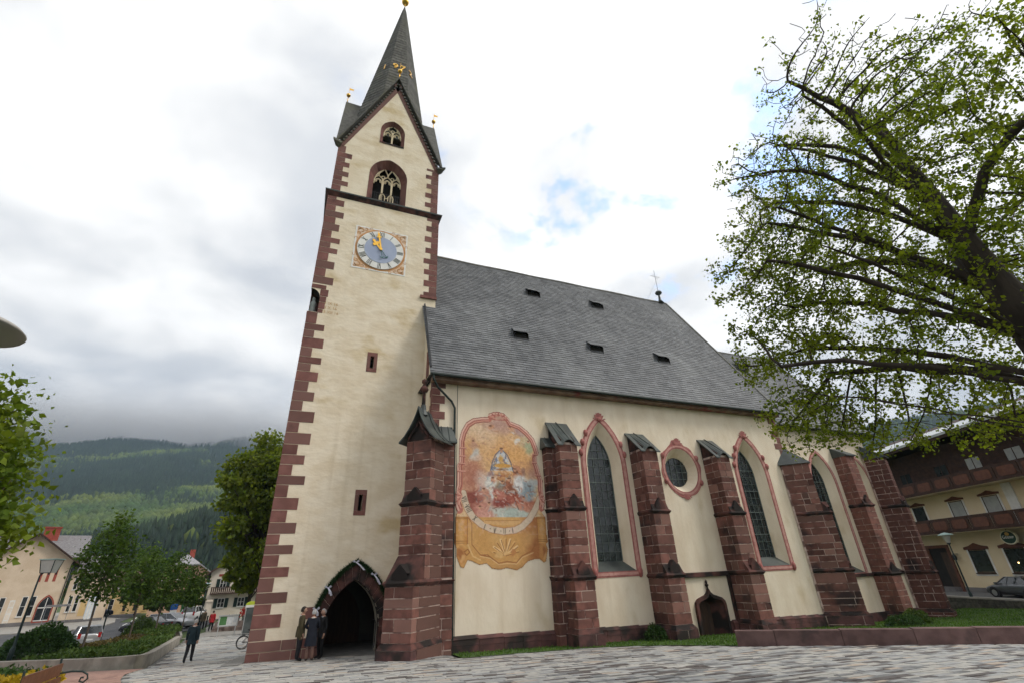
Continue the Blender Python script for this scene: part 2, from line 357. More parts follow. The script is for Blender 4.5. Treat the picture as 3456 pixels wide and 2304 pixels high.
for i, (t, dx, dz, lab) in enumerate(((.0,-.02,-.35,'pale ribbon bow at the low west end of the porch garland'),(.3,.24,-.36,'pale ribbon bow halfway up the west side of the porch garland'),(.53,.34,-.30,'pale ribbon bow at the tip of the porch arch garland'),(.83,.12,-.28,'pale ribbon bow halfway down the east side of the porch garland'),(1.,.04,-.22,'small pale ribbon bow at the low east end of the garland'))):
    x, z = gp[int(t*60)]; y = T-.2; mb = MB()
    for s in (-1, 1):
        mb.add([(x,y,z),(x+s*.09,y-.03,z+.09),(x+s*.15,y,z+.03),(x+s*.08,y+.02,z-.02)], [(0,1,2,3)])
        ex, ez = x+dx+s*.035, z+dz*(1+.12*s)
        mx, mz = (x+ex)/2+.02, (z+ez)/2
        mb.add([(x-.03,y,z),(x+.03,y,z),(mx+.05,y-.04,mz),(mx-.03,y-.03,mz),(ex+.045,y,ez+.02),(ex-.035,y,ez)], [(0,1,2,3),(3,2,4,5)])
    tag(obj('ribbon_bow', mb, RIBB), lab, 'ribbon', 'ribbon bows on the porch garland')
# ------------------------------------------------------------------ clock
ck = empty('clock', (-2.89, T, 20.0), parent=church)
OCH = mat('ochre_painted_plaster', (.62,.34,.16), (.72,.50,.33), 3.5, .9, c3=(.72,.58,.46), s3=4.5, t3=(.45,.6))
BLUE = mat('pale_blue_dial', (.33,.38,.52), (.38,.43,.56), 2, .7)
def ring(r0, r1, y0, y1, n=48):
    return band([(r1*math.cos(2*math.pi*i/n), r1*math.sin(2*math.pi*i/n)) for i in range(n)], [(r0*math.cos(2*math.pi*i/n), r0*math.sin(2*math.pi*i/n)) for i in range(n)], y0, y1, closed=True)
def disc(r, y0, y1, n=40):
    return MB().prism([(r*math.cos(2*math.pi*i/n), r*math.sin(2*math.pi*i/n)) for i in range(n)], lambda x,z:(x,y0,z), lambda x,z:(x,y1,z))
obj('painted_panel', MB().box(-1.44,1.44,-.012,.05,-1.43,1.43), OCH, ck)
obj('white_border', band([(-1.525,-1.51),(1.525,-1.51),(1.525,1.51),(-1.525,1.51)], [(-1.435,-1.425),(1.435,-1.425),(1.435,1.425),(-1.435,1.425)], -.018, .05, closed=True), WHITE, ck)
OCHD = mat('dark_ochre_ring', (.45,.22,.09), (.55,.30,.14), 3, .9)
obj('ochre_ring', ring(1.33, 1.46, -.020, .0), OCHD, ck)
sc = MB()                                                     # painted acanthus scrolls in the corners, a few spill over the border
for sx in (-1, 1):
    for sz in (-1, 1):
        for (px, pz, r, a0, a1, wd) in ((1.18,1.18,.2,0,5,.05),(.95,1.3,.13,1,6,.04),(1.3,.95,.13,0,5,.04),(.62,1.44,.10,-.5,3.4,.03),(1.45,.6,.10,-1,3,.03),(1.33,1.33,.1,0,6,.05)):
            pts = [(sx*(px+r*(1-.08*k)*math.cos(a0+(a1-a0)*k/8)), sz*(pz+r*(1-.08*k)*math.sin(a0+(a1-a0)*k/8))) for k in range(9)]
            for (ax, az), (bx, bz) in zip(pts[:-1], pts[1:]):
                d = Vector((bx-ax, bz-az)); nn = Vector((-d.y, d.x)).normalized()*wd/2
                sc.quad((ax-nn.x,-.024,az-nn.y),(bx-nn.x,-.024,bz-nn.y),(bx+nn.x,-.024,bz+nn.y),(ax+nn.x,-.024,az+nn.y))
obj('corner_scrolls', sc, OCHD, ck)
obj('numeral_ring', ring(.90, 1.34, -.07, -.0), WHITE, ck); obj('dial', disc(.93, -.085, -.0), BLUE, ck)
GREYG = mat('dark_green_numeral', (.075,.085,.08), None, 1, .6)
ROM = ['XII','I','II','III','IIII','V','VI','VII','VIII','IX','X','XI']
for h, s in enumerate(ROM):
    mb = MB(); u = 0; st = []
    for ch in s:
        if ch == 'I': st.append((u,u,.028)); u += .075
        elif ch == 'V': st += [(u-.0,u+.055,.032),(u+.11,u+.055,.018)]; u += .15
        else: st += [(u,u+.13,.032),(u+.13,u,.018)]; u += .17
    wd = u-.06
    for (u0, u1, t) in st:
        a, b = u0-wd/2, u1-wd/2
        mb.hexa([(a-t/2,-.085,1.30),(a+t/2,-.085,1.30),(a+t/2,-.07,1.30),(a-t/2,-.07,1.30),(b-t/2,-.085,.95),(b+t/2,-.085,.95),(b+t/2,-.07,.95),(b-t/2,-.07,.95)])
    o = obj('numeral', mb, GREYG, ck); o.rotation_euler = (0, h*math.pi/6, 0)
def hand(name, ln, ang, y, shape, anchor):
    o = obj(name, MB().prism(shape, lambda x,z:(x,y,z), lambda x,z:(x,y+.03,z)), GOLD, ck); o.rotation_euler = (0, ang, 0)
    a = obj('counterweight', MB().prism([(-.012,0),(.012,0),(.012,-anchor),(.13,-anchor+.06),(.15,-anchor+.10),(.09,-anchor-.02),(0,-anchor-.05),(-.09,-anchor-.02),(-.15,-anchor+.10),(-.13,-anchor+.06),(-.012,-anchor)], lambda x,z:(x,y,z), lambda x,z:(x,y+.02,z)), GREENP, o)
    return o
GREENP = mat('verdigris_paint', (.06,.16,.14), None, 1, .6)
hand('minute_hand', 1.2, R(-11), -.17, [(-.05,-.08),(.05,-.08),(.045,.75),(.04,.85),(.13,.80),(.11,.92),(.045,.95),(.05,1.0),(.09,1.02),(0,1.26),(-.09,1.02),(-.05,1.0),(-.045,.95),(-.11,.92),(-.13,.80),(-.04,.85),(-.045,.75)], .56)
hand('hour_hand', .8, R(-38), -.13, [(-.06,-.05),(.06,-.05),(.05,.40),(.17,.38),(.22,.50),(.15,.60),(.07,.56),(.07,.68),(.10,.70),(0,.86),(-.10,.70),(-.07,.68),(-.07,.56),(-.15,.60),(-.22,.50),(-.17,.38),(-.05,.40)], .60)
obj('hub', disc(.08, -.2, -.1, 14), GOLD, ck)
for s, z in (('3 IX 16',15.82),('3 X 16',15.55),('25 XII 16',15.28)):
    text('painted_date', s, .235, (-5.14, T-.008, z), (math.pi/2,0,0), mat('faded_date_paint', (.50,.29,.12), (.60,.40,.2), 5, .9), tower, .002)
# ------------------------------------------------------------------ tower cornice, belfry, gable trims, roof and spire
def ringbox(x0, x1, y0, y1, o0, o1, z0, z1):
    mb = MB(); a = [(x0-o0,y0-o0),(x1+o0,y0-o0),(x1+o0,y1+o0),(x0-o0,y1+o0)]; b = [(x0-o1,y0-o1),(x1+o1,y0-o1),(x1+o1,y1+o1),(x0-o1,y1+o1)]
    return mb.add([(x,y,z0) for x,y in a]+[(x,y,z1) for x,y in b], [(0,1,5,4),(1,2,6,5),(2,3,7,6),(3,0,4,7),(4,5,6,7),(3,2,1,0)])
cn = obj('cornice', ringbox(XL,XR,T,YB,.01,.17,23.3,23.56), STONED, tower)
obj('drip_edge', ringbox(XL,XR,T,YB,.185,.20,23.56,23.64), COPPER, cn); obj('weathering', ringbox(XL,XR,T,YB,.19,-.1,23.64,23.9), COPPER, cn)
def tracery_window(name, oo, ii, depth, lights, zsill, zhead, zapex, xc, hw, rail):
    wn = empty(name, (xc, UY, zsill), parent=church); q = lambda p: (p[0]-xc, p[1]-zsill)
    o = [q(p) for p in oo]; i_ = [q(p) for p in ii]; n = len(o); pth = list(range(1, n))+[0]
    for a, b in zip(pth[:-1], pth[1:]):
        A, B, Cc, D = o[a], o[b], i_[b], i_[a]; g = .012
        f = lambda p, r, t: (p[0]+(r[0]-p[0])*t, p[1]+(r[1]-p[1])*t)
        A2, B2, C2, D2 = f(A,B,g), f(B,A,g), f(Cc,D,g), f(D,Cc,g)
        mb = MB().add([(A2[0],-.02,A2[1]),(B2[0],-.02,B2[1]),(C2[0],depth,C2[1]),(D2[0],depth,D2[1]),(A2[0],depth+.1,A2[1]),(B2[0],depth+.1,B2[1])], [(0,1,2,3),(0,4,5,1),(0,3,4),(1,5,2)])
        obj('arch_stone', mb, QUOIN, wn)
    obj('sill_stone', MB().add([(o[0][0],-.03,o[0][1]-.14),(o[1][0],-.03,o[1][1]-.14),(o[1][0],-.03,o[1][1]),(o[0][0],-.03,o[0][1]),(i_[1][0],depth,i_[1][1]),(i_[0][0],depth,i_[0][1])], [(0,1,2,3),(3,2,4,5)]), STONED, wn)
    zi0 = i_[0][1]; zh = zhead-zsill; za = zapex-zsill; mb = MB(); y = depth-.06
    for k in range(1, lights):
        x = -hw+2*hw*k/lights; mb.box(x-.055,x+.055,y,y+.14,zi0,zh)
    wl = 2*hw/lights
    for k in range(lights):                                   # cusped light heads
        x = -hw+wl*(k+.5)
        for s in (-1, 1):
            mb.tube([(x+s*(wl/2-.03),y+.07,zh-.12),(x+s*wl*.42,y+.07,zh+.08),(x+s*wl*.2,y+.07,zh+.24),(x,y+.07,zh+.32)], .05, 5)
            mb.tube([(x+s*wl*.4,y+.07,zh+.02),(x+s*wl*.2,y+.07,zh+.04),(x+s*wl*.17,y+.07,zh+.18)], .035, 5)
    obj('mullion', mb, TRACERY, wn); mb = MB()
    for k in range(lights+1):                                 # flowing net above the lights
        x = -hw+wl*k
        for s in (-1, 1):
            pts = [(x, zh+.1), (x+s*wl*.1, zh+.42), (x+s*wl*.5, zh+.62), (x+s*wl*.55, zh+.85), (x+s*wl*.9, za-.02)]
            ok = []
            for (a, b) in pts:
                lim = hw*math.sqrt(max(0, 1-max(0,(b-zh+.15)/(za-zh+.2))**1.7))
                if abs(a) > lim: a = math.copysign(lim, a)
                if b < za: ok.append((a, y+.07, b))
            if len(ok) > 1: mb.tube(ok, .042, 5)
    mid = zh+.52
    for k in range(1, lights): mb.tube([( -hw+wl*k+.11*math.cos(a*.7854), y+.07, mid+.13*math.sin(a*.7854)) for a in range(9)], .035, 5)
    obj('tracery', mb, TRACERY, wn)
    obj('dark_opening', MB().box(-hw-.3,hw+.3,depth+.5,depth+.52,-.4,za+.4), BLACK, wn)
    if rail:
        mb = MB()
        for k in range(13): mb.box(-hw+k*2*hw/12-.012,-hw+k*2*hw/12+.012,.18,.20,0,.82+.06*(k%2))
        mb.box(-hw,hw,.17,.21,.72,.75); mb.box(-hw,hw,.17,.21,.05,.08)
        for s in (-1,1):
            for k in range(2): mb.tube([(s*(.45+.22*k)+(.1 if j%2 else -.1),.19,.1+.2*j) for j in range(4)], .012, 4)
        obj('railing', mb, IRON, wn)
        mb = MB()
        for s in (-1, 1): mb.tube([(s*.42,.12,.1),(s*.42,.12,.45),(s*.36,.12,.62),(s*.2,.12,.66),(s*.1,.12,.5),(s*.1,.12,.15)], .032, 6)
        mb.tube([(-.1,.12,.36),(.1,.12,.36)], .03, 6); obj('wooden_bell_yoke', mb, TRACERY, wn)
tracery_window('belfry_window', bel, parch(-2.87,.88,24.0,25.9,27.05,8), .42, 3, 23.9, 25.75, 27.05, -2.87, .88, True)
tracery_window('gable_window', top, parch(-2.88,.61,29.2,30.1,31.0,7), .25, 2, 29.03, 30.0, 31.0, -2.88, .61, False)
# gable verge trims of red stone with dentils
for sx in (-1, 1):
    A = Vector((XC+sx*3.27, 0, 27.75)); B = Vector((XC, 0, 35.35)); d = (B-A).normalized(); nn = Vector((-d.z*sx, 0, d.x*sx)); nn = nn if nn.z < 0 else -nn
    mb = MB(); w_ = .30; p = [A+nn*w_, B+nn*w_*1.3, B+nn*-.02, A+nn*-.02]
    mb.hexa([(q.x,UY-.03,q.z) for q in p]+[(q.x,UY+.2,q.z) for q in p]); vb = obj('verge_trim', mb, QUOIN, tower)
    mb = MB(); m_ = 26
    for k in range(m_):
        c = A+(B-A)*((k+.5)/m_)+nn*.05; t = d*.07; h = nn*.06
        q = [c-t-h, c+t-h, c+t+h, c-t+h]; mb.hexa([(v.x,UY-.12,v.z) for v in q]+[(v.x,UY-.02,v.z) for v in q])
    obj('dentils', mb, SHINGLE, vb)
mb = MB()
hl = 3.27+.22; zt = 35.75; kk = (zt-27.55)/3.55
for a in range(4):                                             # cross-gabled roof: eight sloping triangles meeting in valleys
    for s in (-1, 1):
        P = [(0,-hl,zt),(0,0,zt),(s*hl,-hl,zt-kk*hl)]; Q = [(x,y,z+.17) for x,y,z in P]
        f = lambda p: (*(Vector((XC,YC))+Vector(rot2(p[0],p[1],a*math.pi/2))), p[2])
        mb.add([f(p) for p in P+Q], [(0,1,2),(3,5,4),(0,2,5,3)])
        c = [(s*hl,-hl,zt-kk*hl),(s*(hl-.5),-hl,zt-kk*(hl-.5)),(s*(hl-.5),-hl+.5,zt-kk*(hl-.5)),(s*hl,-hl+.0,zt-kk*hl)]
    b = [(hl-.35,-hl,zt-kk*hl+.0),(hl+.16,-hl-.16,zt-kk*hl+.02),(hl,-hl+.35,zt-kk*hl+.0),(hl-.3,-hl+.3,zt-kk*hl-.28)]
    b = [f(p) for p in b]; mb.add(b+[(x,y,z+.16) for x,y,z in b[:3]], [(0,1,4),(1,2,5),(4,5,6),(0,3,1),(1,3,2),(0,4,6),(2,6,5)])
rf = obj('tower_roof', mb, SHINGLE, church)
ZT = 51.2; SL = .138/math.cos(math.pi/8)
sp = MB(); zs_ = [30+i*.42 for i in range(50)]; n8 = 8
def srad(z): return SL*(ZT-z)+.06
for a, b in zip(zs_[:-1], zs_[1:]):                            # shingle courses step back slightly, one above the other
    ra, rb = srad(a)+.03, srad(b)+.005
    V = [(XC+.11*(q-36)/15+r_*math.cos(math.pi/8+k*math.pi/4), YC+r_*math.sin(math.pi/8+k*math.pi/4), q) for r_, q in ((ra,a),(rb,b)) for k in range(8)]
    sp.add(V, [(k,(k+1)%8,8+(k+1)%8,8+k) for k in range(8)]+[tuple(range(8))])
r_ = srad(zs_[-1]); sp.add([(XC+.1+r_*math.cos(math.pi/8+k*math.pi/4), YC+r_*math.sin(math.pi/8+k*math.pi/4), zs_[-1]) for k in range(8)]+[(XC+.11,YC,ZT+.2)], [(k,(k+1)%8,8) for k in range(8)])
spire = obj('spire', sp, SHINGLE, rf)
obj('finial', MB().tube([(XC+.11,YC,ZT-.2),(XC+.11,YC,ZT+1.6)], .05).ball((XC+.11,YC,52.0), .34, 14), GOLD, rf, True)
for dx, dy in ((0,-1),(0,1),(-1,0),(1,0)):
    px, py = XC+dx*3.4, YC+dy*3.4
    b = obj('gilded_ball', MB().ball((px,py,36.7),.165,12).tube([(px,py,35.8),(px,py,36.6)],.035).tube([(px,py,36.9),(px,py,37.7)],.015,4), GOLD, rf, True)
    if dx: obj('vane', MB().prism([(0,37.35),(.34,37.40),(.28,37.47),(.36,37.55),(0,37.58)], lambda x,z:(px+x,py,z), lambda x,z:(px+x,py+.012,z)), GOLD, rf)
for s, k, t in (('1',5,.15),('9',6,-.3),('7',6,.28),('2',7,-.35)):      # gilded year on the faces of the spire
    z = 39.35; ang = math.pi/4*k; ap = srad(z)*math.cos(math.pi/8)+.05
    nrm = Vector((math.cos(ang), math.sin(ang), 0)); tang = Vector((-nrm.y, nrm.x, 0))
    p = Vector((XC+.05,YC,0))+nrm*ap+tang*t
    o = text('gilded_numeral', s, .95, (p.x,p.y,z), (R(90)-R(7.7),0,ang+math.pi/2), GOLD, rf, .03)
# ------------------------------------------------------------------ nave walls
NX, NY = 23.1, 11.5                                            # nave length, depth (north wall)
def shift(p, dx, dz): return [(x+dx, z+dz) for x, z in p]
W1o = parch(9.3, 1.09, 2.5, 7.55, 9.85, 10); W1i = parch(9.32, .70, 2.95, 7.55, 9.2, 10)
W2o = parch(19.84, 1.09, 2.4, 7.35, 9.55, 10); W2i = parch(19.84, .68, 2.85, 7.35, 8.9, 10)
NR = 26
ro_ = [(14.42+1.12*math.cos(2*math.pi*i/NR), 7.45+1.2*math.sin(2*math.pi*i/NR)) for i in range(NR)]
ri_ = [(14.50+.80*math.cos(2*math.pi*i/NR), 7.42+.82*math.sin(2*math.pi*i/NR)) for i in range(NR)]
def ogee(xc, h, z0, zs, za):
    rt = [(h,z0),(h,zs),(h*.96,zs+.22*(za-zs)),(h*.78,zs+.42*(za-zs)),(h*.5,zs+.53*(za-zs)),(h*.26,zs+.62*(za-zs)),(h*.1,zs+.78*(za-zs)),(0,za)]
    return [(xc-h,z0)]+[(xc+a,b) for a,b in rt]+[(xc-a,b) for a,b in rt[1:-1][::-1]]
Do = ogee(14.5, .82, -1.1, .75, 1.30); Di = ogee(14.42, .52, -1.1, .65, 1.1)
mb = MB()
wall([(0,-1.2),(NX,-1.2),(NX,11.35),(0,11.35)], [W1o, ro_, W2o, Do], 0, .02, mb)
mb.quad((0,0,-1.2),(0,NY,-1.2),(0,NY,11.35),(0,0,11.35)); mb.quad((NX,0,-1.2),(NX,NY,-1.2),(NX,NY,11.35),(NX,0,11.35)); mb.quad((0,NY,-1.2),(NX,NY,-1.2),(NX,NY,11.35),(0,NY,11.35))
mb.add([(0,-.05,11.3),(0,NY,11.3),(0,NY/2-.02,22.5)], [(0,1,2)])
nave = obj('nave', mb, CREAM2, church)
rq = random.Random(11)
quoins(0, 1, 0, 8.9, 11.25, nave, rq, wl=(.62,.66), ws=(.36,.4), hh=(.36,.44), deep=.3)
quoins(NX, -1, 0, 8.6, 11.25, nave, rq, wl=(.62,.66), ws=(.3,.34), hh=(.4,.46), deep=.3)
obj('blocked_west_window', MB().box(-.03,.02,.95,1.5,11.9,13.4), QUOIN, nave)
def zplinth(x): return .50-.028*x
pl = empty('plinth', (0,0,0), parent=church)
x = 1.1
while x < NX-.6:
    wd = rq.uniform(.7,1.15)
    if not (13.3 < x+wd and x < 15.55):
        z = zplinth(x+wd/2)
        block('plinth_stone', STONEP, pl, x+.006, x+wd-.006, -.13, .1, -1.2, z-.32)
        block('plinth_stone', STONEP, pl, x+.006, x+wd-.006, -.13+rq.uniform(-.008,.006), .1, z-.31, z-.10)
        ca = MB().hexa([(x+.004,-.15,z-.10),(x+wd-.004,-.15,z-.10),(x+wd-.004,.05,z-.10),(x+.004,.05,z-.10),(x+.004,-.02,z+.02),(x+wd-.004,-.02,z+.02),(x+wd-.004,.05,z+.02),(x+.004,.05,z+.02)])
        obj('plinth_cap_stone', ca, STONEP, pl)
    x += wd
# ------------------------------------------------------------------ windows of nave and chancel
FR = random.Random(21)
def church_window(name, oo, ii, fr_w, y0, parent, xc, crest=True, frame=True, ncol=4, rows=15, ydeep=.55):
    wn = empty(name, (xc, y0, 0), parent=parent); o = [(a-xc,b) for a,b in oo]; i_ = [(a-xc,b) for a,b in ii]
    n = len(o)
    mb = MB(); vs = [(a,0,b) for a,b in o]+[(a,ydeep,b) for a,b in i_]
    mb.add(vs, [(k,(k+1)%n,n+(k+1)%n,n+k) for k in range(1,n)])
    obj('splay', mb, CREAM2, wn)
    z0o, z0i = o[0][1], i_[0][1]; hx = i_[1][0]-i_[0][0]
    obj('sloping_sill', MB().add([(o[0][0],-.03,z0o-.01),(o[1][0],-.03,z0o-.01),(i_[1][0],ydeep,z0i),(i_[0][0],ydeep,z0i)], [(0,1,2,3)]), COPPER, wn)
    # glass: one leaded pane per cell, cut to the arch outline
    xs0, xs1 = i_[0][0], i_[1][0]; zs = i_[2][1]; za = max(p[1] for p in i_)
    def halfw(z):
        if z <= zs: return hx/2
        h = hx/2; r = za-zs; RR = (h*h+r*r)/(2*h); return max(0, math.sqrt(max(0, RR*RR-(z-zs)**2))-RR+h)
    cxw = (xs0+xs1)/2; cw = hx/ncol; ch = (za-z0i)/rows
    for r_ in range(rows):
        za_, zb_ = z0i+r_*ch, z0i+(r_+1)*ch
        for c in range(ncol):
            a, b = xs0+c*cw, xs0+(c+1)*cw
            def cl(x, z): h = halfw(z); return max(cxw-h, min(cxw+h, x))
            p = [(cl(a,za_),za_),(cl(b,za_),za_),(cl(b,zb_),zb_),(cl(a,zb_),zb_)]
            if p[1][0]-p[0][0] < .02 and p[2][0]-p[3][0] < .02: continue
            t1, t2 = FR.uniform(-.006,.006), FR.uniform(-.006,.006)
            obj('pane', MB().quad((p[0][0],ydeep+t1,p[0][1]),(p[1][0],ydeep-t1+t2,p[1][1]),(p[2][0],ydeep-t1-t2,p[2][1]),(p[3][0],ydeep+t1-t2,p[3][1])), GLASSD, wn)
    mb = MB(); y = ydeep-.03
    for c in range(1, ncol):
        x_ = xs0+c*cw; zt = za
        while halfw(zt) < abs(x_-cxw)+.01 and zt > zs: zt -= .03
        mb.box(x_-.011,x_+.011,y,y+.02,z0i,zt)
    for r_ in range(1, rows):
        z = z0i+r_*ch; h = halfw(z); t = .02 if r_ % 3 == 0 else .008; mb.box(cxw-h,cxw+h,y-.01,y+.02,z-t,z+t)
    for c in range(ncol):                                      # zig-zag border leads
        for r_ in range(rows):
            if (r_*7+c*3) % 4 == 0:
                z = z0i+(r_+.5)*ch; x_ = xs0+(c+.5)*cw
                if abs(x_-cxw)+.1 < halfw(z+.15): mb.tube([(x_+.09*math.cos(q), y+.01, z+.14*math.sin(q)) for q in [k*.785 for k in range(9)]], .010, 4)
    obj('lead_bars', mb, LEAD, wn)
    e = [(xs0+.02,y-.01,z0i)]+[(a,y-.01,b) for a,b in (i_[2:]+[i_[0]])]; mb = MB().tube([(a,y-.005,b) for a,b in i_[1:]], .03, 4); obj('glass_edge', mb, LEAD, wn)
    if frame:
        # painted baroque surround, modelled as a low moulding
        def off(pts, d):
            res = []
            for k in range(len(pts)):
                a, b, c = pts[k-1], pts[k], pts[(k+1)%len(pts)]
                t = Vector((c[0]-a[0], c[1]-a[1])); t.normalize(); res.append((b[0]+t.y*d, b[1]-t.x*d))
            res[0] = (pts[0][0]-d, pts[0][1]-d*.8); res[1] = (pts[1][0]+d, pts[1][1]-d*.8); return res
        o1, o2, o3 = off(o, fr_w*.22), off(o, fr_w*.72), off(o, fr_w)
        f = obj('surround', band(off(o,.0), o3, -.025, .0, closed=True), PINKF, wn)
        obj('surround_highlight', band(o1, o2, -.04, -.024, closed=True), PINKL, f)
        mb = MB()
        if crest:
            zt = max(p[1] for p in o); ax = [p for p in o if p[1] == zt][0][0]
            for k in range(-3, 4): mb.add([(ax+k*.05-.04,-.05,zt+.02),(ax+k*.05+.04,-.05,zt+.02),(ax+k*.125+.07,-.07,zt+.50-.035*k*k),(ax+k*.125-.07,-.07,zt+.50-.035*k*k)], [(0,1,2,3)])
            mb.ball((ax,-.05,zt+.12), .14, 8)
            for k in range(3, len(o)):                          # leafy bosses where the arch springs
                if k in (2, 4, 6, len(o)-7, len(o)-5, len(o)-3): mb.ball((o3[k][0]*.98+o2[k][0]*.02,-.03,o2[k][1]), fr_w*.42, 7, 1.0, 1.5)
            for sgn, p in ((-1, o3[0]), (1, o3[1])): mb.ball((p[0]-sgn*.12,-.03,p[1]+.18), .13, 8, 1, 1.9)
        if crest: tag(obj('carved_ornament', mb, PINKF, f, True), kind='stuff')
    return wn
church_window('south_window', W1o, W1i, .31, 0, church, 9.3)
church_window('south_window', W2o, W2i, .31, 0, church, 19.84)
# round window
rw = empty('round_window', (14.42,0,7.45), parent=church)
q = [(a-14.42,b-7.45) for a,b in ro_]; qi = [(a-14.42,b-7.45) for a,b in ri_]
mb = MB().add([(a,0,b) for a,b in q]+[(a,.55,b) for a,b in qi], [(k,(k+1)%NR,NR+(k+1)%NR,NR+k) for k in range(NR)]); obj('splay', mb, CREAM2, rw)
for r_ in range(4):
    for c in range(4):
        a0, a1 = .08-.8+c*.4, .08-.4+c*.4; b0, b1 = -.85+r_*.41, -.44+r_*.41
        pts = []
        for (a, b) in ((a0,b0),(a1,b0),(a1,b1),(a0,b1)):
            dx, dz = a-.08, b+.03; l = math.hypot(dx, dz)
            if l > .81: dx, dz = dx*.81/l, dz*.81/l
            pts.append((dx+.08,.55+FR.uniform(-.004,.004),dz-.03))
        obj('pane', MB().quad(*pts), GLASSD, rw)
mb = MB()
for c in (-.4,0,.4):
    h = math.sqrt(.64-c*c); mb.box(.08+c-.012,.08+c+.012,.51,.54,-.03-h,-.03+h); mb.box(.08-h,.08+h,.51,.54,-.03+c-.012,-.03+c+.012)
obj('lead_bars', mb, LEAD, rw)
def wob(r, k): a = 2*math.pi*k/52; return ((r+.05*math.sin(8*a))*math.cos(a), (r*1.07+.05*math.cos(7*a))*math.sin(a)+ (.16 if 11 <= k <= 15 else 0))
o1 = [(1.13*math.cos(2*math.pi*k/52), 1.21*math.sin(2*math.pi*k/52)) for k in range(52)]
f = obj('surround', band(o1, [wob(1.40,k) for k in range(52)], -.025, 0, closed=True), PINKF, rw)
obj('surround_highlight', band([(x*1.05,z*1.05) for x,z in o1], [(x*1.14,z*1.14) for x,z in o1], -.04, -.02, closed=True), PINKL, f)
mb = MB()
for k in range(-3, 4): mb.add([(k*.06-.05,-.05,1.42),(k*.06+.05,-.05,1.42),(k*.11+.06,-.07,1.80-.03*k*k),(k*.11-.06,-.07,1.80-.03*k*k)], [(0,1,2,3)])
for k in range(-2, 3): mb.add([(k*.07-.05,-.05,-1.32),(k*.07+.05,-.05,-1.32),(k*.13+.06,-.06,-1.62+.03*k*k),(k*.13-.06,-.06,-1.62+.03*k*k)], [(0,1,2,3)])
for a in (.5,2.6,3.6,5.8): mb.ball((1.38*math.cos(a),-.03,1.46*math.sin(a)), .13, 8, 1, 1.3)
tag(obj('carved_ornament', mb, PINKF, f, True), kind='stuff')
# side door with ogee arch
dr = empty('side_door', (14.5,0,0), parent=church)
q = [(a-14.5,b) for a,b in Do]; qi = [(a-14.5,b) for a,b in Di]; n = len(q)
obj('moulded_jamb', MB().add([(a,-.1,b) for a,b in q]+[(a,.5,b) for a,b in qi], [(k,(k+1)%n,n+(k+1)%n,n+k) for k in range(1,n)]), STONED, dr)
q2 = ogee(0, .97, -1.1, .78, 1.52); obj('ogee_hood', band([p for p in q[1:]]+[q[0]], q2[1:]+[q2[0]], -.16, .02), STONED, dr)
obj('finial', MB().lathe([(.05,1.45),(.045,1.6),(.10,1.68),(.04,1.75),(.07,1.82),(.01,1.92)], (0,-.07,0), 8), STONED, dr)
for k in range(4): block('door_plank', DWOOD, dr, -.60+k*.26, -.345+k*.26, .46, .5, -1.1, 1.05)
obj('door_handle', MB().tube([(.25,.44,.0),(.25,.40,.03),(.16,.40,.03)], .012), IRON, dr)
obj('step', MB().box(-.8,.8,-.35,.45,-1.2,-.86), STONEP, dr)
for a, b, c, d in ((12.5,16.22,2.05,2.27),(15.99,16.22,-.9,2.05)): obj('label_moulding', MB().box(a,b,-.14,.02,c,d), STONED, church)
block('plinth_stone', STONEP, pl, 15.52, 15.98, -.03, .1, -.9, .02)
# ------------------------------------------------------------------ buttresses
BR = random.Random(4)
def courses(bt, mbs, w_, d, z0, z1, single, split=.55, hh=(.30,.46), mr=STONE):
    """sandstone courses on a core: front and left stones singly, right stones (and far buttresses) joined"""
    z = z0
    while z < z1-.05:
        h = min(BR.uniform(*hh), z1-z)
        if z1-(z+h) < .18: h = z1-z
        a, b = z+.019, z+h-.019; j = BR.uniform(-.006,.006)
        fd = min(BR.uniform(.28,.5), d*.6)
        cut = [] if BR.random() > split else [BR.uniform(.25,.75)]
        xs = [-w_/2]+[-w_/2+w_*c for c in cut]+[w_/2]
        bx = [(p+(.0 if i == 0 else .017), q-(.0 if i == len(xs)-2 else .017), -d+j, -d+fd) for i, (p, q) in enumerate(zip(xs[:-1], xs[1:]))]
        left = [(-w_/2, -w_/2+.3, -d+fd+.034, -.0)] if d-fd < .75 or BR.random() < .35 else None
        if left is None:
            m_ = -d+fd+(d-fd)*BR.uniform(.35,.65); left = [(-w_/2, -w_/2+.3, -d+fd+.034, m_-.017), (-w_/2, -w_/2+.3, m_+.017, 0)]
        for (p, q, r_, s) in bx+left:
            if single: block('buttress_stone', mr, bt, p, q, r_, s, a, b)
            else: mbs.box(p, q, r_, s, a, b)
        mbs.box(w_/2-.3, w_/2, -d+fd+.034, 0, a, b)
        z += h
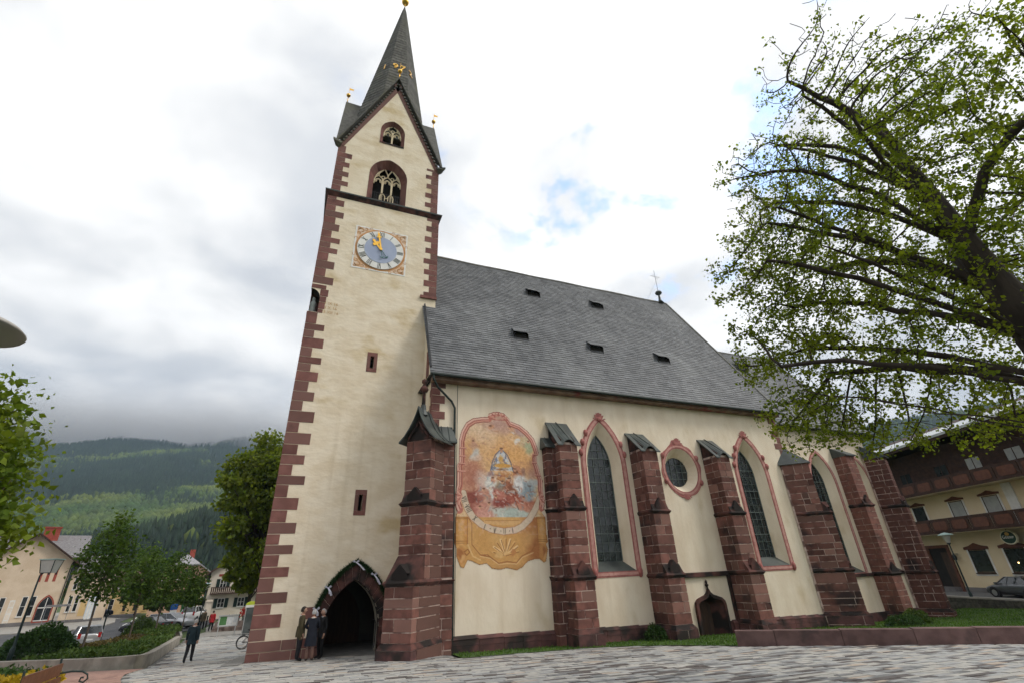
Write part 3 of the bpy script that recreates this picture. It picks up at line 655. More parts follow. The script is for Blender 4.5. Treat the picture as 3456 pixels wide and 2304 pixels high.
def buttress(name, loc, rz, w_, ds, zl, single=True, cap='hump', ztop=9.45, base=True):
    """ds depths of three stages, zl = (base, plinth top, string 1, string 2, eave)"""
    bt = empty(name, (loc[0], loc[1], 0), rz, church); mbs = MB(); core = MB()
    z0, zp, s1, s2, ze = zl; hw = w_/2
    lv = [(zp+.02, s1-.14, ds[0]), (s1+.08, s2-.14, ds[1]), (s2+.08, ze, ds[2])]
    for a, b, d in lv:
        core.box(-hw+.016, hw-.016, -d+.016, .1, a-.1, b+.1); courses(bt, mbs, w_, d, a, b, single)
    if base:
        trim = MB(); d = ds[0]+.14; courses(bt, mbs, w_+.24, d, z0, zp-.16, single, .8, (.3,.4), STONEP); obj('base_core', MB().box(-hw-.10, hw+.10, -d+.02, .05, z0, zp-.17), MORTAR, bt); trim.hexa([(-hw-.12,-d,zp-.16),(hw+.12,-d,zp-.16),(hw+.12,.05,zp-.16),(-hw-.12,.05,zp-.16),(-hw,-ds[0]-.005,zp+.02),(hw,-ds[0]-.005,zp+.02),(hw,.05,zp+.02),(-hw,.05,zp+.02)]); obj('base_course', trim, STONED, bt)
    for z, d, d2 in ((s1, ds[0], ds[1]), (s2, ds[1], ds[2])):
        o = .09; trim = MB(); slope = MB(); gab = MB()
        trim.hexa([(-hw-.01,-d-.01,z-.14),(hw+.01,-d-.01,z-.14),(hw+.01,0,z-.14),(-hw-.01,0,z-.14),(-hw-o,-d-o,z-.02),(hw+o,-d-o,z-.02),(hw+o,0,z-.02),(-hw-o,0,z-.02)])
        trim.hexa([(-hw-o,-d-o,z-.02),(hw+o,-d-o,z-.02),(hw+o,0,z-.02),(-hw-o,0,z-.02),(-hw-.01,-d,z+.08),(hw+.01,-d,z+.08),(hw+.01,0,z+.08),(-hw-.01,0,z+.08)])
        g = d-d2                                                # weathered slope and gablet
        zz = z+.08
        slope.hexa([(-hw,-d,zz),(hw,-d,zz),(hw,-d2,zz),(-hw,-d2,zz),(-hw,-d2-.02,zz+g*1.0+.12),(hw,-d2-.02,zz+g*1.0+.12),(hw,-d2,zz+g*1.0+.12),(-hw,-d2,zz+g*1.0+.12)])
        obj('string_course', trim, STONED, bt); obj('weathering', slope, STONED, bt); gw = hw*.55; gab.add([(-gw,-d-.02,zz),(gw,-d-.02,zz),(gw,-d-.02,zz+.22),(0,-d-.02,zz+.55),(-gw,-d-.02,zz+.22),(-gw,-d2,zz+.22),(0,-d2,zz+.55),(gw,-d2,zz+.22)], [(0,1,2,3,4),(3,2,7,6),(4,3,6,5)]); obj('gablet', gab, STONED, bt)
    obj('core', core, MORTAR, bt)
    m_ = obj('masonry', mbs, STONE, bt); tag(m_, kind='stuff')
    mb = MB(); d = ds[2]; o = .14
    if cap == 'hump':
        n = 6; pr = [(-hw-o,0)]+[(-hw*.75+hw*1.5*k/n, .30*math.sin(math.pi*k/n)**.8) for k in range(n+1)]+[(hw+o,0)]
        top_ = [(x, .02, ztop) for x, h in pr]; low = [(x, -d-o, ze-.04+h) for x, h in pr]; lb = [(x, -d-o, ze-.10+h) for x, h in pr]; tb = [(x, 0, ztop-.12) for x, h in pr]
        m2 = len(pr); mb.add(top_+low+lb+tb, [(k,k+1,m2+k+1,m2+k) for k in range(m2-1)]+[(m2+k,m2+k+1,2*m2+k+1,2*m2+k) for k in range(m2-1)]+[(2*m2+k,2*m2+k+1,3*m2+k+1,3*m2+k) for k in range(m2-1)]+[(0,m2,2*m2,3*m2),(m2-1,4*m2-1,3*m2-1,2*m2-1)])
        mb.tube([(0,-d-o,ze+.27),(0,0,ztop+.03)], .025, 4)
        obj('core_top', MB().hexa([(-hw+.01,-d+.02,ze),(hw-.01,-d+.02,ze),(hw-.01,0,ze),(-hw+.01,0,ze),(-hw*.75,-d+.02,ze+.22),(hw*.75,-d+.02,ze+.22),(hw-.01,0,ztop-.2),(-hw+.01,0,ztop-.2)]), STONED, bt)
    elif cap == 'hip':
        mb.add([(-hw-o,-d-o,ze),(hw+o,-d-o,ze),(hw+o,.2,ze),(-hw-o,.2,ze),(0,-d*.35,ztop),(0,.3,ztop)], [(0,1,4),(1,2,5,4),(0,4,5,3),(0,3,2,1)]); mb.tube([(0,-d-o,ze+.02),(0,-d*.35,ztop+.02)], .025, 4)
    elif cap == 'slope':
        mb.hexa([(-hw-.05,-d-o,ze-.02),(hw+.05,-d-o,ze-.02),(hw+.05,0,ze-.02),(-hw-.05,0,ze-.02),(-hw-.05,-d-o,ze+.06),(hw+.05,-d-o,ze+.06),(hw+.05,0,ztop),(-hw-.05,0,ztop)])
    elif cap == 'ogee':
        pr = [(0,1.55),(.07,1.3),(.2,.98),(.42,.58),(.68,.22),(hw+.30,0.)]
        L_ = [(-a, b) for a, b in pr]; Rr = pr[1:]
        full = L_[::-1]+Rr; m2 = len(full)
        A = [(x,-d-.22,ze+z) for x,z in full]; B = [(x,.35,ze+z*.92) for x,z in full]; A2 = [(x,-d-.22,ze+z-.07) for x,z in full]; B2 = [(x,.35,ze+z*.92-.07) for x,z in full]
        mb.add(A+B+A2+B2, [(k,k+1,m2+k+1,m2+k) for k in range(m2-1)]+[(2*m2+k,3*m2+k,3*m2+k+1,2*m2+k+1) for k in range(m2-1)]+[(k,2*m2+k,2*m2+k+1,k+1) for k in range(m2-1)]+[(0,m2,3*m2,2*m2),(m2-1,3*m2-1,4*m2-1,2*m2-1)])
        for yy in (-.45, .0):
            mb.tube([(x,yy,ze+z+.015) for x,z in full], .022, 4)
        obj('gable_stone', MB().prism([(-hw,-.0),(hw,0),(.42,.5),(.2,.9),(0,1.2),(-.2,.9),(-.42,.5)], lambda x,z:(x,-d-.0,ze+z), lambda x,z:(x,-d+.25,ze+z)), STONED, bt)
        obj('gable_stone', MB().tube([(-.52,-d-.05,ze+.12),(-.2,-d-.06,ze+.5),(0,-d-.07,ze+.85),(.2,-d-.06,ze+.5),(.52,-d-.05,ze+.12)], .06, 6), STONED, bt)
        f = MB().lathe([(.12,0),(.09,.35),(.075,.95),(.15,1.0),(.21,1.12),(.15,1.24),(.07,1.30),(.06,1.38),(.13,1.46),(.12,1.58),(.02,1.66)], (0,-d*.8,ze+1.35), 10)
        obj('finial', f, STONED, bt, True)
        ct = MB().lathe([(.22,0),(.14,.25),(.115,.5)], (0,-d*.8,ze+1.2), 8); mb.add(ct.v, ct.f)
    obj('lead_cap', mb, COPPER, bt)
    return bt
Z = lambda x, a=0: -.012*(x-6)+a
buttress('corner_buttress', (.12,.12), R(-45), 1.25, (1.98,1.25,1.10), (-.5,.52,2.48,5.42,8.05), cap='ogee')
buttress('buttress', (6.62,0), 0, 1.0, (1.40,1.2,1.08), (-.9,.42,2.36,5.22,8.2), ztop=9.6)
buttress('buttress', (11.5,0), 0, .98, (1.45,1.2,1.08), (-1,.22,2.26,5.12,8.15), ztop=9.35)
buttress('buttress', (16.6,0), 0, .94, (1.45,1.2,1.08), (-1.1,.08,2.2,5.05,8.05), ztop=9.3)
buttress('angle_buttress', (22.85,.3), R(45), 1.2, (2.0,1.85,1.45), (-1.3,-.02,2.05,5.1,8.0), cap='hip', ztop=9.1)
buttress('chancel_buttress', (29.7,1.0), 0, .9, (1.15,1.05,.92), (-1.5,-.45,1.66,5.75,9.0), single=False, cap='slope', ztop=9.7)
buttress('chancel_buttress', (32.85,1.0), R(20), .95, (1.5,1.38,1.2), (-1.6,-.5,1.62,5.7,9.0), single=False, cap='slope', ztop=10.0)
# pier beside the corner buttress and the broad pilaster behind the first buttress
def pier(name, x0, x1, d, z0, ze, strings, ztop, single=True):
    bt = empty(name, ((x0+x1)/2,0,0), 0, church); mbs = MB(); w_ = x1-x0
    obj('core', MB().box(-w_/2+.016,w_/2-.016,-d+.016,.1,z0,ze), MORTAR, bt); lv = [z0]+strings+[ze]
    for a, b in zip(lv[:-1], lv[1:]): courses(bt, mbs, w_, d, a+(.08 if a != z0 else 0), b-(.12 if b != ze else 0), single, .75)
    tag(obj('masonry', mbs, STONE, bt), kind='stuff')
    for z in strings:
        tr = MB().hexa([(-w_/2-.01,-d-.01,z-.13),(w_/2+.01,-d-.01,z-.13),(w_/2+.01,0,z-.13),(-w_/2-.01,0,z-.13),(-w_/2-.08,-d-.08,z),(w_/2+.08,-d-.08,z),(w_/2+.08,0,z+.06),(-w_/2-.08,0,z+.06)]); obj('string_course', tr, STONED, bt)
    mb = MB().hexa([(-w_/2-.12,-d-.14,ze-.02),(w_/2+.1,-d-.14,ze-.02),(w_/2+.1,0,ze-.02),(-w_/2-.12,0,ze-.02),(-w_/2-.12,-d-.14,ze+.05),(w_/2+.1,-d-.14,ze+.05),(w_/2-.05,0,ztop),(-w_/2-.05,0,ztop)])
    for x_ in (-w_*.18, w_*.2): mb.tube([(x_,-d-.14,ze+.06),(x_,0,ztop+.02)], .022, 4)
    obj('lead_cap', mb, COPPER, bt)
pier('corner_pier', .22, 1.06, .30, -.6, 8.12, [2.48,5.42], 8.95)
pier('pilaster', 5.70, 6.3, .5, -.7, 8.15, [2.36,5.22], 8.75)
# ------------------------------------------------------------------ chancel
CY = 1.0; CX = 33.2
W3o = parch(27.55,1.09,1.75,7.2,9.3,10); W3i = parch(27.55,.69,2.2,7.2,8.7,10); W4o = parch(31.45,1.0,1.72,7.2,9.2,10); W4i = parch(31.45,.62,2.15,7.2,8.6,10)
mb = MB(); wall([(NX,-1.6),(CX,-1.6),(CX,10.95),(NX,10.95)], [W3o, W4o], CY, .02, mb)
ap = [(CX,CY),(36.2,3.6),(36.2,NY-3.6),(CX,NY-1),(NX,NY-1)]
for (ax, ay), (bx, by) in zip(ap[:-1], ap[1:]): mb.quad((ax,ay,-1.6),(bx,by,-1.6),(bx,by,10.95),(ax,ay,10.95))
chancel = obj('chancel', mb, CREAM2, church)
church_window('chancel_window', W3o, W3i, .24, CY, church, 27.55, crest=False); church_window('chancel_window', W4o, W4i, .22, CY, church, 31.45, crest=False)
obj('string_course', MB().box(NX,CX,CY-.12,CY+.02,1.52,1.70), STONED, chancel)
for i in range(10):
    x0 = NX+i; block('plinth_stone', STONEP, pl, x0+.006, x0+.994, CY-.12, CY+.05, -1.6, -.45)
# ------------------------------------------------------------------ roofs: slates laid course by course
E0, RY, RZ = (-.52, 11.42), 5.7, 22.93
def slate_roof(name, xa0, xa1, xb0, xb1, y0, z0, y1, z1, ch, wd, nsingle, parent, north=True, west_cut=None):
    """south slope between eave (y0,z0) x in xa and ridge (y1,z1) x in xb; lower courses are single slates"""
    rr = random.Random(len(name)*3+1); ln = math.hypot(y1-y0, z1-z0); n = int(ln/ch); ny, nz = -(z1-z0)/ln, (y1-y0)/ln
    dy, dz = (y1-y0)/ln, (z1-z0)/ln
    bed = MB().add([(xa0,y0,z0),(xa1,y0,z0),(xb1,y1,z1),(xb0,y1,z1),(xb1,2*y1-y0,z0) if 0 else (xa1,2*y1-y0,z0),(xa0,2*y1-y0,z0)], [(0,1,2,3),(3,2,4,5),(0,5,4,1),(1,4,2)])
    rf = obj(name, bed, SLATEB, parent); mb = MB(); cnt = 0
    var = []
    for r_ in range(n):
        t0, t1 = r_/n, min(1, (r_+1.35)/n); f = t0
        a0, a1 = xa0+(xb0-xa0)*f, xa1+(xb1-xa1)*f
        x = a0-(rr.uniform(.0,wd)); lift = .032
        sag = .02*math.sin(r_*.9)
        while x < a1:
            ww = wd*rr.uniform(.85,1.2); p, q = max(a0, x+.004), min(a1, x+ww-.004); x += ww
            if q-p < .04: continue
            s0 = t0*ln+rr.uniform(-.012,.012); s1 = s0+ch*1.3; k0 = lift+rr.uniform(0,.012); k1 = .008
            pts = []
            for s, k in ((s0, k0-.018), (s0, k0), (s1, k1)):
                yy, zz = y0+dy*s+ny*k, z0+dz*s+nz*k; pts += [(p, yy, zz), (q, yy, zz)]
            fs = [(2,3,5,4),(0,1,3,2),(0,2,4),(1,5,3)]
            if cnt < nsingle and p < 14 and rr.random() < .9:
                c = Vector((p, y0+dy*s0, z0+dz*s0))
                me = mesh('slate', MB().add([tuple(Vector(v)-c) for v in pts], fs), SLATE); o = obj('slate', me, None, rf); o.location = c; cnt += 1
            else: mb.add(pts, fs)
    tag(obj('slates', mb, SLATE, rf), kind='stuff')
    return rf
roof = slate_roof('nave_roof', -.26, 23.25, -.2, 21.55, -.55, 11.36, RY, RZ, .205, .36, 300, church)
obj('north_slope', MB().add([(-.24,12.0,11.40),(23.25,12.0,11.40),(21.55,RY+.02,RZ+.05),(0,RY+.02,RZ+.05)], [(0,1,2,3)]), SLATE, roof)
obj('ridge_cap', MB().tube([(.5+i*1.0,RY,RZ+.03+.02*math.sin(i*1.3)) for i in range(22)], .09, 6), mat('weathered_ridge_tile', (.16,.155,.14), (.24,.23,.205), 3, .8), roof)
obj('hip_cap', MB().tube([(21.55,RY,RZ+.05),(23.25,-.55,11.44)], .085, 6), MATS['weathered_ridge_tile'], roof)
obj('snow_hooks', MB().tube([(-.2,-.4,11.8),(.02,5.5,22.7)], .05, 4), SLATEB, roof)
def dormer(x, y, parent, w_=.95, h=.42):
    sl = (RZ-11.36)/(RY+.55) if parent is roof else 1.72
    z = 11.36+(y+.55)*sl if parent is roof else 11.0+(y-.55)*1.66
    d = empty('vent_dormer', (x,y,z), parent=parent); dp = (h+.25)/ (sl-.55)
    hd = MB().add([(-w_/2-.1,-.22,h),(w_/2+.1,-.22,h),(w_/2*.8,dp,dp*sl+.03),(-w_/2*.8,dp,dp*sl+.03),(-w_/2-.1,-.22,h-.05),(w_/2+.1,-.22,h-.05),(w_/2*.8,dp,dp*sl-.03),(-w_/2*.8,dp,dp*sl-.03)], [(0,1,2,3),(0,4,5,1),(4,7,6,5)])
    obj('hood', hd, SLATE, d)
    for s in (-1, 1): obj('cheek', MB().add([(s*w_/2,-.05,-.15),(s*w_/2,-.05,h-.03),(s*w_/2*.8,dp,dp*sl)], [(0,1,2)]), SLATEB, d)
    obj('dark_opening', MB().quad((-w_/2,.03,-.15),(w_/2,.03,-.15),(w_/2,.03,h-.04),(-w_/2,.03,h-.04)), BLACK, d)
    obj('sill_board', MB().box(-w_/2,w_/2,-.07,.02,-.16,.02), SLATEB, d)
for x, y in ((8.0,4.15),(13.3,4.15),(5.55,1.42),(10.75,1.35),(15.95,1.3)): dormer(x, y, roof)
CRZ = 19.0
croof = slate_roof('chancel_roof', 22.5, 34.0, 22.0, 32.6, .55, 10.95, RY, CRZ, .205, .36, 0, church)
obj('east_slopes', MB().add([(34.0,.55,10.96),(36.6,3.3,10.96),(36.6,8.1,10.96),(34.0,10.8,10.96),(32.6,RY,CRZ+.03)], [(0,1,4),(1,2,4),(2,3,4)]), SLATE, croof)
obj('ridge_cap', MB().tube([(22,RY,CRZ+.03),(32.6,RY,CRZ+.03),(34.0,.55,10.98)], .085, 6), MATS['weathered_ridge_tile'], croof)
for x, y in ((26.9,4.1),(29.3,1.9)): dormer(x, y, croof)
# gutters and downpipes
gt = obj('gutter', MB().tube([(-.25,-.62,11.34),(23.3,-.62,11.30)], .085, 8), GUTTER, roof)
obj('fascia', MB().box(-.1,23.1,-.46,.0,11.12,11.33), mat('eaves_board', (.16,.10,.07), (.25,.17,.12), 2, .85, .2, 10, c3=(.22,.075,.06), s3=.4, t3=(.6,.64)), roof)
dp = [(-.12,-.62,11.3),(-.10,-.62,11.1),(.15,-.45,10.75),(.75,-.16,10.35),(.95,-.10,10.2),(1.10,-.10,9.9),(1.12,-.09,5.),(1.14,-.09,.3)]
obj('downpipe', MB().tube(dp, .055, 8), GUTTER, church); obj('lightning_cable', MB().tube([(1.26,-.04,11.3),(1.24,-.04,.4)], .012, 4), IRON, church)
obj('downpipe', MB().tube([(23.3,-.62,11.28),(23.45,-.5,11.1),(23.3,-.2,10.8),(23.25,-.1,10.5),(23.25,.2,10.3)], .055, 8), GUTTER, church)
obj('gutter', MB().tube([(23.1,.48,10.93),(34.0,.48,10.90),(36.6,3.2,10.90)], .08, 8), GUTTER, croof)
# ridge cross
cr = empty('ridge_cross', (21.0,RY,RZ), parent=roof)
obj('base_finial', MB().lathe([(.3,0),(.12,.3),(.07,.8),(.25,.92),(.3,1.03),(.25,1.14),(.05,1.22)], n=10), COPPER, cr, True)
GREYI = mat('galvanised_iron', (.20,.21,.22), (.26,.27,.28), 3, .5, metal=.6)
mb = MB().tube([(0,0,1.1),(0,0,3.4)], .022, 5).tube([(-.48,0,2.75),(.48,0,2.75)], .022, 5)
for sx in (-1,1):
    for sz in (-1,1): mb.tube([(sx*.1,0,2.75+sz*.1),(sx*.26,0,2.75+sz*.26)], .011, 4)
obj('cross', mb, GREYI, cr); obj('stay', MB().tube([(-1.3,0,.2),(-.05,0,2.2)], .011, 4), GREYI, cr)
# ------------------------------------------------------------------ painted sundial fresco on the nave wall (flat painting: vertex colours on one sheet)
def fresco():
    g = np.random.default_rng(5)
    da = 4.4; A = np.arange(70, 912, da); B = np.arange(84, 1520, da); a, b = np.meshgrid(A, B)
    def vn(s, seed):
        q = np.random.default_rng(seed); h, w_ = int(1500/s)+3, int(900/s)+3; G = q.random((h, w_)); u, v = (a-60)/s, (b-70)/s
        i, j = v.astype(int), u.astype(int); fv, fu = v-i, u-j; fv = fv*fv*(3-2*fv); fu = fu*fu*(3-2*fu)
        return G[i,j]*(1-fv)*(1-fu)+G[i+1,j]*fv*(1-fu)+G[i,j+1]*(1-fv)*fu+G[i+1,j+1]*fv*fu
    n1, n2, n3 = vn(130,1), vn(55,2), vn(24,3); n4 = vn(11,4)
    wa = a+(n2-.5)*34+(n3-.5)*16; wb = b+(vn(60,7)-.5)*34+(vn(26,8)-.5)*16
    img = np.zeros(a.shape+(3,)); img[:] = (.90,.75,.56)
    def lay(m, c, k=1.0):
        m = np.clip(m, 0, 1)[..., None]*k; img[:] = img*(1-m)+np.array(c)/255*m
    def ell(cx, cy, rx, ry, c, soft=.35, rot=0, k=1.0, warp=True):
        x, y = ((wa if warp else a)-cx, (wb if warp else b)-cy); co, s = math.cos(rot), math.sin(rot)
        d = np.hypot((x*co+y*s)/rx, (-x*s+y*co)/ry); lay((1+soft-d)/(2*soft), c, k)
    def line(pts, wd, c, k=1.0, warp=False):
        X, Y = (wa, wb) if warp else (a, b); dm = np.full(a.shape, 1e9)
        for (x0,y0),(x1,y1) in zip(pts[:-1], pts[1:]):
            dx, dy = x1-x0, y1-y0; t = np.clip(((X-x0)*dx+(Y-y0)*dy)/(dx*dx+dy*dy+1e-9), 0, 1); dm = np.minimum(dm, np.hypot(X-x0-t*dx, Y-y0-t*dy))
        lay((wd/2+2-dm)/3, c, k); return dm
    lay((n1-.2)*1.4, (236,190,130), .9); lay((n2-.45)*2, (240,215,185), .7)
    for e in ((500,470,230,150,(233,160,85),.9,0,.75),(620,560,150,90,(236,170,90),.8,0,.7),(300,330,130,120,(240,215,190),.9,0,.7),(240,470,80,100,(225,160,95),.6,0,.7),
      (480,230,150,70,(196,152,142),.6,0,.9),(690,280,90,60,(186,150,148),.5,.5,.9),(560,270,60,40,(205,160,140),.5,0,.8),(230,180,120,60,(235,200,185),.8,0,.6),
      (210,700,110,150,(192,122,100),.5,0,.9),(260,760,90,100,(180,108,88),.5,0,.7),(800,640,70,80,(196,135,115),.5,0,.8),(690,620,90,60,(226,165,110),.5,0,.6),
      (740,380,70,70,(205,190,150),.5,0,.8),(770,440,45,60,(160,178,140),.35,.3,.8),(655,390,25,22,(230,232,235),.4,0,.9),(265,530,40,55,(205,210,210),.4,0,.9),(245,430,30,60,(200,150,125),.4,-.3,.8),(290,560,40,30,(225,180,150),.4,0,.8),
      (405,260,26,24,(216,150,110),.3,0,.9),(590,255,30,22,(216,152,115),.3,0,.9),(600,310,20,14,(225,215,215),.3,0,.8)): ell(*e)
    ell(590,1060,190,70,(188,204,196),.3,0,.95); ell(560,1040,120,50,(165,188,182),.4,0,.7); ell(420,1000,90,110,(196,205,196),.35,0,.9)
    ell(250,910,75,70,(140,62,55),.25,0,.95); ell(250,1010,40,40,(150,70,62),.3,0,.9)
    ell(520,900,150,95,(158,74,66),.25,0,.95); ell(500,960,70,35,(140,58,52),.3); ell(690,930,110,75,(188,96,74),.3,.2,.9); ell(700,980,70,40,(205,130,105),.35); ell(620,880,60,40,(176,80,60),.3)
    ell(330,1020,75,85,(205,130,115),.3,0,.9); ell(340,1060,60,40,(215,150,135),.4); ell(330,850,70,70,(200,135,120),.3,0,.8); ell(350,760,90,80,(222,200,190),.4,0,.8)
    ell(400,800,45,60,(222,225,220),.3,0,.9); ell(380,740,25,40,(228,228,222),.3); ell(415,745,22,26,(216,150,120),.25); ell(400,690,40,30,(150,120,125),.4); ell(410,870,24,60,(226,228,224),.3,.1)
    ell(500,810,55,60,(140,128,112),.3,0,.9); ell(560,800,55,60,(160,88,62),.3,0,.9); ell(470,870,50,40,(190,110,95),.3); ell(600,820,40,40,(130,72,52),.3,0,.8)
    ell(640,700,50,70,(190,115,75),.25,-.2,.95); ell(620,660,30,26,(130,78,55),.3); ell(655,650,30,14,(205,140,105),.3,.8); ell(625,620,8,24,(205,140,100),.3,-.3); ell(700,670,22,45,(150,105,90),.3,-.2,.9); ell(690,760,80,50,(215,222,226),.35,.5,.95); ell(710,830,90,75,(160,180,190),.3,.6,.95); ell(740,870,50,60,(140,168,182),.3,.5,.8); ell(790,770,50,40,(188,200,205),.4,0,.9); ell(640,800,40,50,(228,230,232),.3)
    t = np.clip((b-462)/200, 0, 1); mant = ((b > 462) & (b < 668) & (np.abs(a-500+ (b-560)*-.0) < 8+95*t**.8)).astype(float); lay(mant, (206,212,220)); lay(mant*(n3 > .58), (96,108,138), .8); lay(mant*(n4 > .75), (225,190,110), .8)
    for s in (-1, 1): line([(500,465),(500+s*55,520),(500+s*85,590),(500+s*102,665)], 9, (72,88,122), .8)
    ell(500,480,14,20,(190,140,110),.2,0,1,False); ell(500,458,16,8,(90,70,60),.2,0,1,False); ell(510,620,80,20,(222,160,70),.2,0,1,False); ell(505,575,26,40,(215,165,85),.25); ell(500,655,55,10,(150,88,50),.3,0,.8,False); ell(505,710,60,50,(205,140,85),.3,0,.9)
    line([(505,750),(510,800),(600,900),(640,1010)], 5, (90,50,45), .8)
    rs = random.Random(77)
    for _ in range(150):                                       # drapery, limbs and cloud folds as short brush strokes
        t = rs.uniform(0, 6.28); u = rs.random()**.6; x, y = 505+285*u*math.cos(t), 850+215*u*math.sin(t); an = rs.uniform(-.6,1.9); ln = rs.uniform(14,46); c = rs.choice(((238,232,224),(232,222,212),(122,46,42),(160,78,60),(96,60,52),(198,128,98),(214,160,128),(150,172,184),(120,146,160),(226,190,160)))
        line([(x,y),(x+ln*.5*math.cos(an)+rs.uniform(-5,5),y+ln*.5*math.sin(an)),(x+ln*math.cos(an+.5),y+ln*math.sin(an+.5))], rs.uniform(6,13), c, .5, True)
    for _ in range(60):
        x, y = rs.uniform(170,800), rs.uniform(210,620); line([(x,y),(x+rs.uniform(-30,30),y+rs.uniform(-14,14)),(x+rs.uniform(-50,50),y+rs.uniform(-20,20))], rs.uniform(3,7), rs.choice(((246,222,190),(206,140,100),(190,130,112),(240,200,150))), .5)
    for cx, cy, r_ in ((405,258,15),(590,252,15),(245,412,12),(415,742,14),(620,655,14),(560,745,15),(500,770,13),(335,840,14),(440,900,12),(690,905,13),(380,960,13),(300,990,12),(760,380,12)):
        ell(cx,cy,r_,r_*1.15,(222,164,128),.15,0,.95,False); ell(cx,cy-r_*.7,r_*.9,r_*.5,(96,58,44),.25,0,.9,False); ell(cx+3,cy+4,r_*.25,r_*.2,(140,74,58),.4,0,.8,False)
    lay((n4-.5)*1.2, (250,235,215), .25); lay((.42-n4)*1.4, (150,90,75), .3)
    # pedestal
    ped = (b > 1072).astype(float); lay(ped, (216,158,84)); lay(ped*(n1-.3)*1.3, (230,182,112), .8); lay(ped*np.clip((a-620)/160, 0, 1)*np.clip(1-(a-800)/60, 0, 1)*(.4+n2), (176,100,52), .8)
    lay(ped*np.clip((1140-b)/60, 0, 1)*np.clip(1-np.abs(a-500)/140, 0, 1), (226,176,104), .8)
    for x0, x1 in ((98,196),(800,886)):
        m = ((a > x0) & (a < x1) & (b > 1066) & (b < 1290)).astype(float); lay(m, (214,148,72)); lay(m*np.clip(1-np.abs(a-(x0+x1)/2)/34, 0, 1), (232,180,110), .8)
        for y in (1072, 1084, 1262, 1276): line([(x0-4,y),(x1+4,y)], 4, (150,90,45), .8)
        line([(x0,1072),(x0,1290)], 4, (165,100,55)); line([(x1,1072),(x1,1290)], 4, (165,100,55))
    for cx in (146, 846):
        ell(cx,1370,38,66,(206,138,72),.25,0,1,False); ell(cx-6,1360,18,34,(170,100,52),.3,0,.8); ell(cx+6,1400,14,30,(228,172,104),.3)
    line([(205,1080),(232,1120),(232,1290),(300,1372),(360,1372),(420,1420)], 5, (160,95,50)); line([(170,1345),(200,1325),(214,1350),(190,1372),(176,1356)], 7, (160,95,48))
    line([(200,1290),(240,1380),(300,1410)], 10, (236,190,122)); line([(300,1372),(380,1390),(450,1440),(520,1430),(600,1440),(650,1390),(740,1350),(770,1300)], 8, (170,102,52)); line([(300,1382),(380,1400),(450,1450),(520,1444),(600,1452),(650,1402),(750,1366)], 5, (240,198,135))
    for k in range(9):
        an = math.pi*(1.0+k/8); x, y = 512+108*math.cos(an), 1352+104*math.sin(an); line([(512,1380),((512+x)/2+6*math.cos(an),(1370+y)/2),(x,y)], 18, (248,206,142) if k % 2 else (232,178,104)); line([(512,1385),(x+6,y+4)], 5, (140,78,38), .95)
    ell(450,1372,36,28,(230,180,110),.2); ell(580,1372,32,24,(200,130,70),.2); lay(((b > 1400)*np.clip((b-1440)/60, 0, 1)), (150,92,48), .5)
    # scroll with hour numerals
    sc = [(160,872),(172,930),(196,1000),(240,1070),(310,1130),(400,1172),(500,1190),(600,1180),(660,1152),(730,1092),(780,1020),(820,950),(838,906)]
    line(sc, 60, (160,96,70), .7); line(sc, 50, (226,208,182), .92); lay((n3-.5)*2*(1*(np.abs(b-1160) < 60)), (232,190,180), .4)
    line([(345,1112),(500,1128),(640,1112)], 26, (226,176,112), .9); line([(345,1100),(640,1100)], 3, (170,110,70), .8)
    def num(cx, cy, ang, s):
        u = -len(s)*7
        for ch in s:
            st = {'I':[((0,-20),(0,20))],'V':[((-8,-20),(0,20)),((8,-20),(0,20))],'X':[((-8,-20),(8,20)),((8,-20),(-8,20))]}[ch]
            for p, q in st:
                f = lambda z: (cx+(u+z[0])*math.cos(ang)-z[1]*math.sin(ang), cy+(u+z[0])*math.sin(ang)+z[1]*math.cos(ang)); line([f(p), f(q)], 4.5, (60,52,48), .95)
            u += 13 if ch == 'I' else 19
    num(172,932,1.25,'VII'); num(206,1008,1.1,'VIII'); num(262,1086,.7,'X'); num(345,1152,.35,'I'); num(430,1180,.12,'V'); num(515,1186,0,'II'); num(585,1180,-.1,'I')
    for x, y in ((186,968),(385,1166),(475,1186),(550,1186)): ell(x,y,4,4,(60,50,46),.3,0,1,False)
    # cartouche frame
    OUT = [(380,160),(388,125),(430,105),(480,98),(540,110),(580,150),(600,185),(690,215),(760,270),(820,340),(850,430),(862,490),(838,520),(838,580),(855,640),(865,690),(880,740),(878,860),(890,920),(875,1010),(850,1030),(880,1070),(885,1260),(896,1275),(872,1300),(886,1340),(862,1440),(840,1452),(800,1420),(760,1420),(700,1435),(650,1480),(600,1502),(520,1480),(460,1492),(390,1480),(350,1440),(290,1450),(235,1420),(200,1410),(170,1470),(140,1460),(110,1390),(105,1310),(90,1280),(95,1070),(110,1030),(90,980),(90,880),(105,820),(105,700),(98,640),(122,600),(122,480),(120,400),(140,310),(180,230),(240,185),(320,165)]
    up = OUT[:20]; lf = OUT[46:]
    def inner(p, k): return [(480+(x-480)*k, 620+(y-620)*k) for x, y in p]
    for p in (up, lf+[OUT[0]]):
        for k, wd, c in ((.955,66,(204,118,102)),(.992,10,(138,60,52)),(.965,15,(236,188,170)),(.935,9,(186,102,90)),(.915,9,(224,160,142)),(.89,6,(150,78,66))): line(inner(p,k), wd, c)
    for x, y in ((150,470),(145,545),(140,612),(140,680),(830,495),(820,575),(840,692)): line([(x-34,y),(x+34,y+4)], 10, (226,160,142)); line([(x-32,y+9),(x+32,y+12)], 4, (150,70,62))
    for k in range(6):
        for cx, s in ((150,-1),(832,1)): line([(cx,900),(cx+s*55*math.cos(-1.2+k*.45),905+70*math.sin(-1.2+k*.45))], 9, (232,170,150) if k % 2 else (190,105,92))
